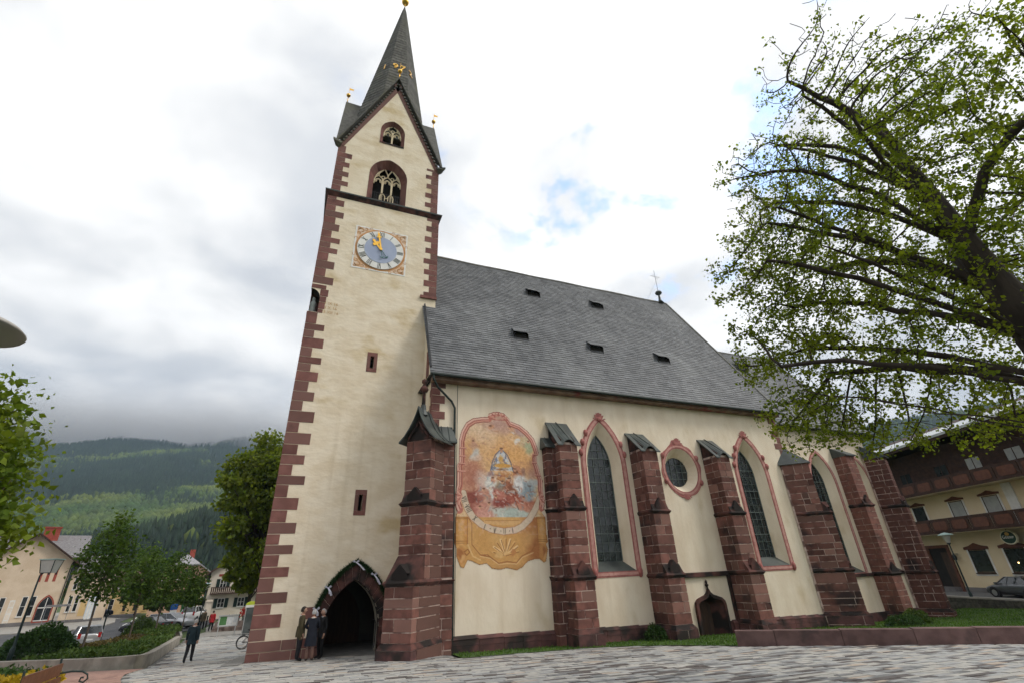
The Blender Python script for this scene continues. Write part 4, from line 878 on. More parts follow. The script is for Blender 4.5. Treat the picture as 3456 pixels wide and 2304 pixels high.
    for k in range(9): an = math.pi*(1.02+k/8*.96); line([(482,182),(482+86*math.cos(an),182+74*math.sin(an))], 12, (224,150,132) if k % 2 else (188,104,92))
    ell(482,168,40,24,(205,160,140),.3)
    gr = img.mean(2, keepdims=True); img[:] = (img*.88+gr*.12)*.93+np.array((.03,.026,.022)); img[:] = img*.93+np.array((226,182,148))/255*.07; img[:] *= (.97+.06*n4)[..., None]
    # mask
    P = np.array(OUT, float); ins = np.zeros(a.shape, bool)
    for (x0,y0),(x1,y1) in zip(P, np.roll(P,-1,0)): ins ^= ((y0 > b) != (y1 > b)) & (a < (x1-x0)*(b-y0)/(y1-y0+1e-9)+x0)
    dm = np.full(a.shape, 1e9)
    for (x0,y0),(x1,y1) in zip(P, np.roll(P,-1,0)):
        dx, dy = x1-x0, y1-y0; t = np.clip(((a-x0)*dx+(b-y0)*dy)/(dx*dx+dy*dy), 0, 1); dm = np.minimum(dm, np.hypot(a-x0-t*dx, b-y0-t*dy))
    lay(((b > 1040) & ins)*np.clip((7-dm)/4, 0, 1), (130,80,45), .8)
    h, w_ = a.shape; X = 1.19+(a-90)*.005625; Zz = 9.92-(b-100)*.005137
    edge = ins[:-1,:-1] & ins[1:,:-1] & ins[:-1,1:] & ins[1:,1:]
    ids = np.arange(h*w_).reshape(h, w_); i, j = np.nonzero(edge)
    F = np.stack([ids[i,j], ids[i+1,j], ids[i+1,j+1], ids[i,j+1]], 1); used, inv = np.unique(F, return_inverse=True); F = inv.reshape(F.shape)
    V = np.stack([X.ravel(), np.full(h*w_, -.012), Zz.ravel()], 1)[used]; Cc = np.clip(img.reshape(-1,3)[used], 0, 1)
    Cl = np.where(Cc <= .04045, Cc/12.92, ((Cc+.055)/1.055)**2.4)
    me = bpy.data.meshes.new('fresco'); me.from_pydata(V.tolist(), [], F.tolist())
    at = me.color_attributes.new('paint', 'FLOAT_COLOR', 'POINT'); at.data.foreach_set('color', np.concatenate([Cl, np.ones((len(Cl),1))], 1).astype(np.float32).ravel())
    me.materials.append(mat('fresco_paint', (.75,.72,.68), (1,1,1), 6, .92, .15, 12, attr='paint'))
    return obj('fresco', me, None, church)
fresco()
# ================================================================== ground, square, lawn, planter, street
def sheet(name, m, poly_fn, xs, ys, dz, kind='structure'):
    mb = MB(); idx = {}
    for i, x in enumerate(xs):
        for j, y in enumerate(ys): idx[i,j] = len(mb.v); mb.v.append((x, y, gz(x,y)+dz))
    for i in range(len(xs)-1):
        for j in range(len(ys)-1):
            if poly_fn is None or poly_fn((xs[i]+xs[i+1])/2, (ys[j]+ys[j+1])/2): mb.f.append((idx[i,j],idx[i+1,j],idx[i+1,j+1],idx[i,j+1]))
    return tag(obj(name, mb, m), kind=kind)
def inside(poly, x, y):
    r = False
    for (ax, ay), (bx, by) in zip(poly, poly[1:]+poly[:1]):
        if (ay > y) != (by > y) and x < (bx-ax)*(y-ay)/(by-ay)+ax: r = not r
    return r
def polysheet(name, m, poly, dz, step=1.0, parent=None, kind='structure', thick=0):
    """sheet following the ground, cut exactly to a polygon"""
    bm = bmesh.new(); vs = [bm.verts.new((x,y,0)) for x,y in poly]; bm.faces.new(vs)
    x0, x1 = min(p[0] for p in poly), max(p[0] for p in poly); y0, y1 = min(p[1] for p in poly), max(p[1] for p in poly)
    for lo, hi, nrm in ((x0,x1,(1,0,0)),(y0,y1,(0,1,0))):
        k = lo+step
        while k < hi:
            bmesh.ops.bisect_plane(bm, geom=bm.verts[:]+bm.edges[:]+bm.faces[:], plane_co=(k*nrm[0],k*nrm[1],0), plane_no=nrm); k += step
    for v in bm.verts: v.co.z = gz(v.co.x, v.co.y)+dz
    if thick:
        r_ = bmesh.ops.extrude_face_region(bm, geom=bm.faces[:]); 
        for v in r_['geom']:
            if isinstance(v, bmesh.types.BMVert): v.co.z -= thick
    me = bpy.data.meshes.new(name); bm.to_mesh(me); bm.free(); me.materials.append(m)
    o = obj(name, me, None, parent)
    return tag(o, kind=kind) if kind else o
GROUND = mat('meadow_ground', (.05,.085,.025), (.08,.11,.035), .3, .95)
gx = [-3000,-1500,-700,-350,-180,-100]+list(range(-60,61,4))+[100,180,350,700,1500,3000]; gy = [-3000,-1000,-300,-100,-50]+list(range(-36,61,4))+[80,120,200,350,700,1500,3000]
sheet('ground', GROUND, None, gx, gy, -.12)
ASPH = mat('asphalt', (.052,.052,.055), (.075,.075,.078), 1.2, .85, .3, 60, c3=(.10,.10,.10), s3=.3, t3=(.55,.7))
ROADP = [(-24.2,22),(-60,22),(-60,130),(-34,130),(-33,112),(-27,70),(-14,66),(-13.6,46),(-15.2,43),(-18.3,43),(-18.5,30),(-19.6,22)]
polysheet('road', ASPH, ROADP, -.05, 6)
PVT = mat('concrete_pavement', (.24,.225,.20), (.32,.30,.27), 1.5, .9, .3, 30)
polysheet('pavement', PVT, [(-26.5,60),(-30,58),(-60,62),(-60,130),(-42,130),(-37.5,95),(-30.5,82),(-27.5,70)], .06, 8, thick=.14)
polysheet('pavement', PVT, [(-13.5,34.2),(-8,34.2),(-6.4,40),(-6,60),(-13.4,60),(-13.2,46),(-12.4,40)], -.03, 4)
MARK = mat('road_paint', (.62,.62,.60), (.72,.72,.7), 3, .8)
for i, (pts, wd) in enumerate(([[(-27.2,66),(-29.6,76),(-31.2,79.5),(-30.5,84)], .22],[[(-24.6,62),(-25.2,66.5)], .14],[[(-25.6,70),(-26.4,74)], .14],[[(-27,78),(-28,83)], .14],[[(-30,28),(-24.6,33)], .14])):
    mb = MB()
    for (ax, ay), (bx, by) in zip(pts[:-1], pts[1:]):
        d = Vector((bx-ax, by-ay)).normalized(); nx_, ny_ = -d.y*wd/2, d.x*wd/2
        mb.quad((ax-nx_,ay-ny_,gz(ax,ay)-.040),(bx-nx_,by-ny_,gz(bx,by)-.040),(bx+nx_,by+ny_,gz(bx,by)-.040),(ax+nx_,ay+ny_,gz(ax,ay)-.040))
    tag(obj('road_marking', mb, MARK), kind='structure')
# ---- paved square of long stone setts in running bond
PLAZA = [(-40,-26),(26,-26),(22.2,-16.6),(10.5,-5.35),(9.2,-3.4),(8.0,-2.45),(6.4,-2.0),(3,-2.0),(.9,-2.2),(.9,-.2),(.3,2.6),(-6.0,2.6),(-6.35,2.6),(-6.35,30),(-8,34.1),(-13.1,34.1),(-12.55,29),(-10.55,9),(-10.2,6.9),(-10.0,3.0),(-9.7,.8),(-9.2,-1.2),(-8.3,-6),(-7.5,-14),(-40,-18)]
BED = mat('paving_bed', (.075,.072,.065), (.13,.125,.115), 4, .95)
plaza = polysheet('plaza', BED, PLAZA, 0, 2)
PV = [mat('sett_light', (.36,.345,.315), (.47,.45,.41), 5, .72, .25, 40, rv=.12, spec=.4), mat('sett_pale_grey', (.30,.30,.295), (.40,.40,.385), 5, .70, .25, 40, rv=.12, spec=.4), mat('sett_mid_grey', (.17,.172,.168), (.24,.24,.235), 5, .7, .25, 40, rv=.15, spec=.4), mat('sett_dark', (.09,.078,.072), (.135,.118,.108), 5, .7, .25, 40, rv=.15, spec=.4), mat('sett_beige', (.40,.33,.26), (.48,.40,.33), 5, .75, .2, 40, rv=.12, spec=.3)]
rp = random.Random(8); far = [MB() for _ in PV]; cand = []
camp = Vector((-4.825,-20.962,2.65))
def rowh(k): return .16+.07*((k*7)%5)/4
y = -16.6; k = 0
while y < 33.5:
    h = .17 if k % 3 else .22
    if y > 8: h *= 1.5
    a_, b_ = (-11.2, 22.4) if y < 2.4 else (-14., -6.3)
    x = a_-rp.uniform(0,.5); run = None
    while x < b_:
        ln = rp.uniform(.30,.72)*(1.5 if y > 8 else 1)
        cx, cy = x+ln/2, y+h/2
        ok = all(inside(PLAZA, px, py) for px, py in ((x,y),(x+ln,y),(x,y+h),(x+ln,y+h)))
        if ok:
            d = (Vector((cx,cy,0))-camp); az = math.degrees(math.atan2(d.x, d.y)); dd = math.hypot(d.x, d.y)
            if -24 < az < 76 and dd > 10.6:
                wt = (5,4.4,3.2,2.6,.6) if cx > -1 else (7,3.2,1.8,1.8,1.5)
                m_ = rp.choices(range(5), wt)[0]
                cand.append((ln*h*abs(d.z)/dd**3, x+.008, x+ln-.008, y+.008, y+h-.008, m_, rp.uniform(.010,.024)))
        x += ln
    y += h; k += 1
cand.sort(reverse=True)
SM = {}
def settbox(mb, x0, x1, y0, y1, t):
    z = [gz(px,py) for px,py in ((x0,y0),(x1,y0),(x1,y1),(x0,y1))]
    mb.add([(x0,y0,z[0]-.02),(x1,y0,z[1]-.02),(x1,y1,z[2]-.02),(x0,y1,z[3]-.02),(x0,y0,z[0]+t),(x1,y0,z[1]+t),(x1,y1,z[2]+t),(x0,y1,z[3]+t)], [(4,5,6,7),(0,1,5,4),(1,2,6,5),(2,3,7,6),(3,0,4,7)])
for i, (s, x0, x1, y0, y1, m_, t) in enumerate(cand):
    if i < 300:
        o = block('paving_stone', PV[m_], plaza, x0, x1, y0, y1, -.03, .03); o.location.z = gz((x0+x1)/2,(y0+y1)/2)+t-.03
        o.rotation_euler = (-.05, .03, 0)
    else: settbox(far[m_], x0, x1, y0, y1, t)
allm = MB(); mi = []
for q, f in enumerate(far): allm.add(f.v, f.f); mi += [q]*len(f.f)
me = mesh('paving_stones', allm, PV); me.polygons.foreach_set('material_index', mi); tag(obj('paving_stones', me, None, plaza), kind='stuff')
# pink brick strip and gravel strip
PINKB = mat('pink_brick_paving', (.30,.17,.13), (.38,.23,.18), 6, .85, .3, 30, c3=(.24,.14,.11), s3=3, t3=(.5,.6))
polysheet('brick_strip', PINKB, [(-10.05,3.0),(-10.25,6.9),(-10.9,7.35),(-13.6,10.2),(-17.4,13.3),(-25,19),(-30,18),(-16,-8),(-8.2,-6.5),(-9.15,-1.2),(-9.65,.8)], .004, 2)
GRAV = mat('gravel', (.16,.155,.145), (.26,.25,.23), 25, .95, .8, 60)
polysheet('gravel_strip', GRAV, [(-6.35,1.2),(-6.25,2.3),(-6.25,10),(-6.9,10),(-6.95,1.6)], .035, 2)
# ---- lawn and its grass
LAWNP = [(.95,-2.15),(3,-1.95),(6.4,-1.95),(8.0,-2.4),(9.2,-3.35),(10.55,-5.3),(22.3,-16.5),(48,-14),(48,3),(34.5,3),(33.2,.9),(23.2,.9),(23.1,-.1),(1.1,-.1)]
GRS = mat('lawn_soil', (.045,.085,.018), (.06,.105,.024), 3, .95)
polysheet('lawn', GRS, LAWNP, .02, 2)
def blades(name, n, area, hmin, hmax, m, seed, dz=0, wd=.012, dense=None):
    q = random.Random(seed); mb = MB(); c = 0; tries = 0
    x0, x1 = min(p[0] for p in area), max(p[0] for p in area); y0, y1 = min(p[1] for p in area), max(p[1] for p in area)
    while c < n and tries < n*6:
        tries += 1; x, y_ = q.uniform(x0,x1), q.uniform(y0,y1)
        if not inside(area, x, y_): continue
        if dense and q.random() > dense(x, y_): continue
        h = q.uniform(hmin,hmax); a = q.uniform(0,6.28); z = gz(x,y_)+dz; w2 = wd*q.uniform(.7,1.4); lx, ly = q.uniform(-.4,.4)*h, q.uniform(-.4,.4)*h
        mb.add([(x-math.cos(a)*w2,y_-math.sin(a)*w2,z),(x+math.cos(a)*w2,y_+math.sin(a)*w2,z),(x+lx,y_+ly,z+h)], [(0,1,2)]); c += 1
    return mb
GRASS = mat('grass_blades', (.06,.125,.018), (.10,.18,.03), .6, .8, island=.7, trans=.3)
tag(obj('grass', blades('grass', 52000, LAWNP, .03, .10, GRASS, 3, .02, .02), GRASS), 'short green lawn grass around the church', 'grass', kind='stuff')
# ---- low sandstone wall along the lawn
WALLST = mat('low_wall_stone', (.115,.068,.062), (.175,.105,.095), 2.5, .85, .3, 30, rv=.3, c3=(.09,.06,.055), s3=1.2, t3=(.58,.7))
lw = tag(empty('low_wall', (10.5,-5.35,gz(10.5,-5.35)), math.atan2(-11.2,11.7)), 'long low red sandstone block wall between square and lawn', 'wall')
x = 0; q = random.Random(2)
while x < 16:
    ln = q.choice((1.3,1.7,2.1,.8)); c = (x+ln/2)/16.2
    o = block('wall_block', WALLST, lw, x+.008, x+ln-.008, -.22+q.uniform(-.004,.004), .22, -.5, .50); o.location.z = 0+.0+ .018*x*.6; x += ln
# ---- curved concrete planter wall, soil and shrubs
CONC = mat('planter_concrete', (.24,.215,.18), (.33,.30,.25), 1.6, .9, .35, 25, c3=(.17,.15,.125), s3=1.0, t3=(.55,.72))
pw = [(-25,19.6),(-17.4,13.5),(-13.6,10.35),(-12.2,9.15),(-11.5,8.6),(-11.0,8.45),(-10.75,8.7),(-10.72,9.3),(-10.9,11.5),(-11.7,20),(-12.66,29.0)]
mb = MB(); n = len(pw); A = []; B = []
for i, (x, y) in enumerate(pw):
    a, b = pw[max(i-1,0)], pw[min(i+1,n-1)]; t = Vector((b[0]-a[0], b[1]-a[1])).normalized(); A.append((x,y)); B.append((x-t.y*.34, y+t.x*.34))
def zz(p): return gz(*p)
V = [(x,y,gz(x,y)-.3) for x,y in A]+[(x,y,gz(x,y)+.47) for x,y in A]+[(x,y,gz(*A[i])+.47) for i,(x,y) in enumerate(B)]+[(x,y,gz(*A[i])-.3) for i,(x,y) in enumerate(B)]
mb.add(V, [(k*n+i,k*n+i+1,(k+1)*n+i+1,(k+1)*n+i) for k in range(3) for i in range(n-1)]+[(0,n,2*n,3*n),(n-1,4*n-1,3*n-1,2*n-1)])
tag(obj('planter_wall', mb, CONC), 'curved pale concrete planter wall left of the square', 'planter wall')
SOIL = mat('planter_soil', (.05,.04,.025), (.08,.065,.04), 4, .95)
polysheet('planter_bed', SOIL, B+[(-13.6,34),(-15.2,42.5),(-18.1,42.5),(-18.3,30),(-19.3,22),(-25,21)], .22, 2)
KERB = mat('kerb_stone', (.30,.29,.27), (.38,.37,.34), 3, .85)
kp = [(-25,21.2),(-19.35,22.2),(-18.35,30),(-18.2,42.6),(-15.1,42.8),(-13.5,34.3)]
mb = MB()
for (ax, ay), (bx, by) in zip(kp[:-1], kp[1:]):
    d = Vector((bx-ax,by-ay)).normalized(); nx_, ny_ = -d.y*.09, d.x*.09
    mb.hexa([(ax-nx_,ay-ny_,gz(ax,ay)-.2),(bx-nx_,by-ny_,gz(bx,by)-.2),(bx+nx_,by+ny_,gz(bx,by)-.2),(ax+nx_,ay+ny_,gz(ax,ay)-.2),(ax-nx_,ay-ny_,gz(ax,ay)+.24),(bx-nx_,by-ny_,gz(bx,by)+.24),(bx+nx_,by+ny_,gz(bx,by)+.24),(ax+nx_,ay+ny_,gz(ax,ay)+.24)])
tag(obj('kerb', mb, KERB), kind='structure')
# ================================================================== vegetation
def leafmat(name, c1, c2, tr=.35, isl=.8): return mat(name, c1, c2, .9, .65, island=isl, trans=tr, spec=.25)
def leaf_card(V, F, p, d, s, q, shape=0):
    """a leaf bent along its midrib: four triangles around a centre line"""
    d = d.normalized(); r = Vector((q.uniform(-1,1),q.uniform(-1,1),q.uniform(-1,1))); w_ = d.cross(r)
    if w_.length < .05: w_ = d.cross(Vector((0,0,1.01)))
    w_.normalize(); nrm = w_.cross(d); o = len(V)
    V += [p, p+d*s*.45+w_*s*.42+nrm*s*.10, p+d*s+nrm*-s*.12, p+d*s*.45-w_*s*.42+nrm*s*.10]
    F += [(o,o+1,o+2),(o,o+2,o+3)]
def pack(name, V, F, m, parent=None):
    me = bpy.data.meshes.new(name); a = np.array([tuple(v) for v in V], dtype=np.float32); f = np.array(F, dtype=np.int32)
    me.vertices.add(len(a)); me.vertices.foreach_set('co', a.ravel()); k = f.shape[1]
    me.loops.add(f.size); me.loops.foreach_set('vertex_index', f.ravel()); me.polygons.add(len(f)); me.polygons.foreach_set('loop_start', np.arange(0, f.size, k, dtype=np.int32)); me.polygons.foreach_set('loop_total', np.full(len(f), k, dtype=np.int32))
    me.update(); me.validate(); me.materials.append(m); return obj(name, me, None, parent)
def colonize(seeds, attract, step, infl, kill, iters, rng):
    """space colonization: branches grow from seed chains towards attraction points"""
    P = [np.array(s[0], float) for s in seeds]; par = [s[1] for s in seeds]; A = np.array(attract, float); alive = np.ones(len(A), bool); nkids = [0]*len(P)
    near = np.full(len(A), 1e9); who = np.zeros(len(A), int)
    def upd(start):
        for i in range(start, len(P)):
            d = np.linalg.norm(A-P[i], axis=1); m = d < near; near[m] = d[m]; who[m] = i
    upd(0)
    for _ in range(iters):
        alive &= near > kill; m = alive & (near < infl)
        if not m.any(): break
        dirs = {}
        for k in np.nonzero(m)[0]: v = A[k]-P[who[k]]; dirs.setdefault(who[k], []).append(v/np.linalg.norm(v))
        st = len(P)
        for i, vs in dirs.items():
            v = np.sum(vs, 0)+rng.normal(0,.25,3); l = np.linalg.norm(v)
            if l < 1e-6 or nkids[i] > 4: continue
            P.append(P[i]+v/l*step); par.append(i); nkids.append(0); nkids[i] += 1
        if len(P) == st: break
        upd(st)
    return P, par
def grow_tree(name, label, base, trunk, crown_pts, step, infl, kill, r_tip, r_exp, bark, leafm, leaf_n, leaf_s, seed, r_max=.4, droop=.3, iters=120, twig=.0, group=None, spread=.18, skip=.0, leafy=None):
    rng = np.random.default_rng(seed); q = random.Random(seed)
    seeds = []
    for ci, chain in enumerate(trunk):
        for k, p in enumerate(chain['pts']):
            seeds.append((p, chain['from'] if k == 0 else len(seeds)-1))
    P, par = colonize(seeds, crown_pts, step, infl, kill, iters, rng)
    n = len(P); kids = [[] for _ in range(n)]
    for i, p in enumerate(par):
        if p >= 0: kids[p].append(i)
    r = [0.0]*n
    for i in range(n-1, -1, -1): r[i] = min(r_max, (sum(r[k]**r_exp for k in kids[i]))**(1/r_exp)) if kids[i] else r_tip
    t = empty(name, tuple(base)); tag(t, label, 'tree', group)
    mbT, mbB = MB(), MB()
    for i in range(n):                                          # chains from every fork
        if par[i] >= 0 and kids[par[i]][0] == i and not (par[i] < 0): continue
        ch = [par[i]] if par[i] >= 0 else []; j = i; ch.append(j)
        while kids[j]: j = kids[j][0]; ch.append(j)
        if len(ch) < 2: continue
        pts = [tuple(P[c]-np.array(base)) for c in ch]; rs = [min(r[c], r[i]*1.05) for c in ch]
        big = r[i] > .05
        (mbT if big else mbB).tube(pts, rs, 7 if big else 4, cap=False)
    obj('trunk', mbT, bark, t, True)
    if mbB.v: tag(obj('branches', mbB, bark, t), kind='stuff')
    V, F = [], []
    tips = [i for i in range(n) if r[i] < r_tip*3.2]
    for i in tips:
        if q.random() < skip or (leafy and not leafy(P[i], q)): continue
        for _ in range(q.randint(*leaf_n)):
            d = Vector(rng.normal(0,1,3)); d.z -= droop*1.2; p = Vector(P[i])-Vector(base)+Vector(rng.normal(0,spread,3))
            leaf_card(V, F, p, d, leaf_s*q.uniform(.5,1.5), q)
    pack('crown', V, F, leafm, t)
    return t
def shell_pts(rng, n, c, rad, inner=.35, cond=None):
    out_ = []
    while len(out_) < n:
        v = rng.normal(0,1,3); v /= np.linalg.norm(v); p = np.array(c)+v*np.array(rad)*(inner+(1-inner)*rng.random()**.6)
        if cond is None or cond(p): out_.append(p)
    return out_
BARK = mat('tree_bark', (.035,.027,.021), (.06,.046,.036), 6, .95, .8, 18, stretch=(1,1,.3))
BARK2 = mat('young_bark', (.085,.065,.052), (.12,.095,.078), 6, .9, .5, 20)
# ---- the large lime tree at the right, its trunk just outside the picture
LIME = leafmat('lime_leaves', (.12,.165,.014), (.20,.235,.024), .55)
rng = np.random.default_rng(12)
bx, by = 7.2, -17.9; b0 = gz(bx,by); base = np.array((bx,by,b0))
def clump(n, c, rad): return shell_pts(rng, n, c, rad, .1)
pts = shell_pts(rng, 3600, (7.6,-16.9,9.6), (3.7,4.2,5.5), .2, lambda p: p[2] > 5.4)
for n_, c_, r_ in ((190,(6.0,-17.0,14.5),(1.5,1.5,1.5)),(190,(6.3,-16.6,13.4),(1.6,1.6,1.6)),(420,(5.2,-14.6,9.0),(1.6,1.6,1.8)),(380,(5.6,-14.2,7.2),(1.5,1.5,1.2)),(360,(6.4,-13.6,5.8),(1.3,1.3,1.0)),(110,(7.4,-14.4,5.2),(1.1,1.1,.6)),(260,(5.0,-15.4,11.4),(1.4,1.4,1.8)),(60,(9,-15.5,5.1),(1.4,1.4,.6))): pts += clump(n_, c_, r_)
T0 = [(bx,by,b0-.2),(bx,by,b0+1.2),(bx,by+.02,b0+2.4),(bx,by+.05,b0+3.4)]
trunk = [dict(pts=T0, **{'from':-1}), dict(pts=[(7.2,-17.8,5.0),(7.25,-17.7,6.0),(7.3,-17.55,7.2),(7.25,-17.45,8.4),(7.3,-17.35,9.8),(7.2,-17.25,11.2),(7.25,-17.2,12.6)], **{'from':3})]
qt = random.Random(14)
for k, (frm, phi, el, ln) in enumerate(((3,118,28,4.6),(3,150,22,3.6),(4,98,30,4.2),(4,135,36,4.8),(5,160,38,4.2),(5,112,44,4.8),(6,140,48,4.8),(6,85,46,4.2),(7,125,56,4.6),(7,165,52,3.8),(8,110,62,4.2),(8,150,66,4.0),(4,60,35,3.6),(6,40,50,3.4),(5,215,45,3.0),(7,260,55,3.0),(9,130,72,3.6),(3,135,16,4.2),(5,140,40,4.9),(6,118,50,4.6),(7,145,55,4.4),(8,130,60,4.2),(4,115,24,4.6))):
    P0 = Vector(([*T0]+trunk[1]['pts'])[frm]); L0 = []; ph = R(phi); e_ = R(el)
    for s_ in range(1, 9):
        t_ = s_/8; e2 = e_*(1.22-.62*t_)+qt.uniform(-.17,.17); ph += qt.uniform(-.24,.24)
        P0 = P0+Vector((math.cos(ph)*math.cos(e2), math.sin(ph)*math.cos(e2), math.sin(e2)))*ln/8; L0.append(tuple(P0))
    trunk.append(dict(pts=L0, **{'from':frm}))
def lf(p, q): return q.random() < (.22 if p[2] > 12.3 and p[0] < 7 else .35 if p[2] > 10.8 and p[0] < 5.6 else .95)
grow_tree('lime_tree', 'large lime tree with fresh leaves reaching over the chancel roof', base, trunk, pts,   .17, 1.4, .24, .0075, 1.9, BARK, LIME, (11,17), .072, 5, r_max=.5, droop=.35, iters=170, spread=.085, skip=.10, leafy=lf)
# ---- maple at the left edge
MAPLE = leafmat('maple_leaves', (.085,.14,.015), (.17,.215,.022), .45)
rng = np.random.default_rng(3); bx, by = -12.05, -7.6; base = np.array((bx,by,gz(bx,by)))
pts = shell_pts(rng, 640, (bx-.05,by+.1,4.35), (1.7,1.75,2.2), .3)+shell_pts(rng, 70, (bx+.1,by+.3,6.5), (.7,.7,.8), .2)
grow_tree('maple_tree', 'bright green maple crown at the left edge of the picture', base, [dict(pts=[(bx,by,base[2]-.1),(bx,by,1.4),(bx,by,2.4),(bx+.05,by,3.3),(bx,by,4.3)], **{'from':-1})], pts, .25, 2.2, .4, .009, 2.3, BARK2, MAPLE, (55,75), .13, 7, r_max=.13, spread=.28)
# ---- clipped young street trees in the planter
STREET = leafmat('street_tree_leaves', (.045,.09,.012), (.085,.135,.02), .35)
def street_tree(x, y, h, rad, seed, label, zc=.63):
    rng = np.random.default_rng(seed); b = np.array((x,y,gz(x,y)+.2)); c = (x,y,b[2]+h*zc)
    pts = shell_pts(rng, 300, c, (rad,rad,h*.29), .35)+shell_pts(rng, 60, (x+.1,y,b[2]+h*.86), (rad*.6,rad*.6,h*.14), .3)
    grow_tree('street_tree', label, b, [dict(pts=[(x,y,b[2]-.3),(x+.02,y,b[2]+h*.12),(x,y+.02,b[2]+h*.24),(x-.02,y,b[2]+h*.36),(x,y,b[2]+h*.5)], **{'from':-1})], pts, .3, 2.6, .5, .012, 2.3, BARK2, STREET, (17,26), .19, seed, r_max=.12, spread=.3, group='young street trees in the planter')
street_tree(-16.7, 21.4, 8.3, 1.75, 21, 'tallest street tree, nearest the shrub, in the long planter')
street_tree(-16.9, 32.5, 7.5, 1.75, 22, 'dense street tree second from the near end of the planter')
street_tree(-16.0, 36.6, 7.2, 1.7, 23, 'street tree third from the near end of the planter')
street_tree(-14.6, 40.6, 5.9, 1.45, 24, 'smallest street tree at the far end of the planter')
# ---- big chestnut behind the tower and far garden trees
CHEST = leafmat('chestnut_leaves', (.085,.125,.012), (.165,.19,.02), .55, .9)
def blob_tree(name, label, x, y, z0, h, rad, seed, m, s=.34, n=9000, trunk_r=.3, group=None, cn=28, lobes=None):
    """broad-leaved tree: trunk, limbs and many leaf sprays gathered in uneven clumps"""
    q = random.Random(seed); rng = np.random.default_rng(seed); t = tag(empty(name, (x,y,z0)), label, 'tree', group)
    mb = MB().tube([(0,0,-.3),(.1,0,h*.2),(0,.1,h*.45),(.05,0,h*.75)], [trunk_r,trunk_r*.8,trunk_r*.6,trunk_r*.15], 8)
    V, F = [], []; C_ = []
    for k in range(cn):
        v = rng.normal(0,1,3); v /= np.linalg.norm(v); v[2] = v[2]*.9+.05; f = .45+.58*rng.random(); C_.append((v*np.array((rad,rad,h*.40))*f+np.array((0,0,h*.60)), q.uniform(.16,.30)*rad))
    for c, r_ in C_:
        mb.tube([(0,0,h*q.uniform(.2,.5)), tuple(c*.6+np.array((0,0,h*.14))), tuple(c)], [trunk_r*.35,trunk_r*.2,.02], 5)
        for _ in range(n//cn):
            v = rng.normal(0,1,3); v /= np.linalg.norm(v); p = c+v*r_*(.45+.75*rng.random()**1.5)*np.array((1.15,1.15,.8))
            d = Vector(v*.6+rng.normal(0,.6,3)); d.z -= .5; leaf_card(V, F, Vector(p), d, s*q.uniform(.6,1.3), q)
    obj('trunk', mb, BARK, t, True); pack('crown', V, F, m, t); return t
blob_tree('chestnut_tree', 'big dark chestnut tree standing behind the tower', -8.4, 42.8, -1.3, 21.5, 6.0, 31, CHEST, .42, 30000, .42, cn=110)
blob_tree('chestnut_tree', 'lower chestnut tree beside the white house', -9.9, 50.5, -1.3, 9.5, 3.3, 32, CHEST, .45, 6000, .25, cn=22)
FARL = leafmat('far_garden_leaves', (.03,.06,.013), (.06,.095,.02), .2)
for i, (x, y, h, rad, lab) in enumerate(((-30.5,92,5.5,3.0,'round garden tree in front of the ochre building'),(-22.5,70,4.2,2.0,'dark garden tree beside the pink house'),(-18.2,66.5,5.0,1.9,'dark conifer shrub left of the white house'),(-45,96,10,4.5,'tall garden tree behind the cream street house'))):
    blob_tree('garden_tree', lab, x, y, -1.4, h, rad, 40+i, FARL, .42, 2600, .15, cn=14)
# ---- shrubs and hedges
def shrub(name, label, cat, x, y, rx, ry, h, m, n, s, seed, z=None, group=None):
    q = random.Random(seed); rng = np.random.default_rng(seed); z = gz(x,y) if z is None else z
    V, F = [], []
    for _ in range(n):
        v = rng.normal(0,1,3); v /= np.linalg.norm(v); v[2] = abs(v[2]); k = .72+.33*rng.random()+.12*math.sin(v[0]*5+seed)*math.cos(v[1]*4)
        p = Vector((v[0]*rx*k, v[1]*ry*k, v[2]*h*k)); d = Vector(v)+Vector(rng.normal(0,.6,3)); leaf_card(V, F, p, d, s*q.uniform(.6,1.3), q)
    t = tag(empty(name, (x,y,z)), label, cat, group); mb = MB()
    for k in range(5): mb.tube([(0,0,-.05),(rx*.5*math.cos(k*1.3),ry*.5*math.sin(k*1.3),h*.6)], [.03,.01], 4)
    obj('stems', mb, BARK, t); pack('foliage', V, F, m, t); return t
LAUR = leafmat('laurel_leaves', (.022,.055,.012), (.045,.09,.02), .2); HEDG = leafmat('hedge_leaves', (.045,.085,.014), (.075,.115,.02), .2); HEDR = leafmat('reddish_hedge_leaves', (.075,.055,.016), (.105,.08,.022), .2)
YEL = leafmat('golden_shrub_leaves', (.30,.20,.012), (.40,.28,.02), .25)
shrub('laurel_bush', 'big round dark bush behind the planter wall', 'bush', -18.7, 21.0, 1.9, 1.5, 1.75, LAUR, 6500, .15, 51)
shrub('round_bush', 'yellowish round bush in front of the black car', 'bush', -17.6, 39.4, 1.5, 1.2, 1.5, HEDG, 2200, .14, 52)
shrub('box_bush', 'small round box bush on the lawn beside the first nave window', 'bush', 10.2, -1.0, .5, .42, .62, LAUR, 1600, .07, 53)
shrub('box_bush', 'bright small bush at the foot of the chancel wall', 'bush', 26.6, -2.2, .75, .6, .7, HEDG, 1700, .09, 54)
shrub('creeping_juniper', 'low dark creeping bush before the angle buttress', 'bush', 24.7, -2.7, 1.3, .7, .5, LAUR, 2200, .08, 55)
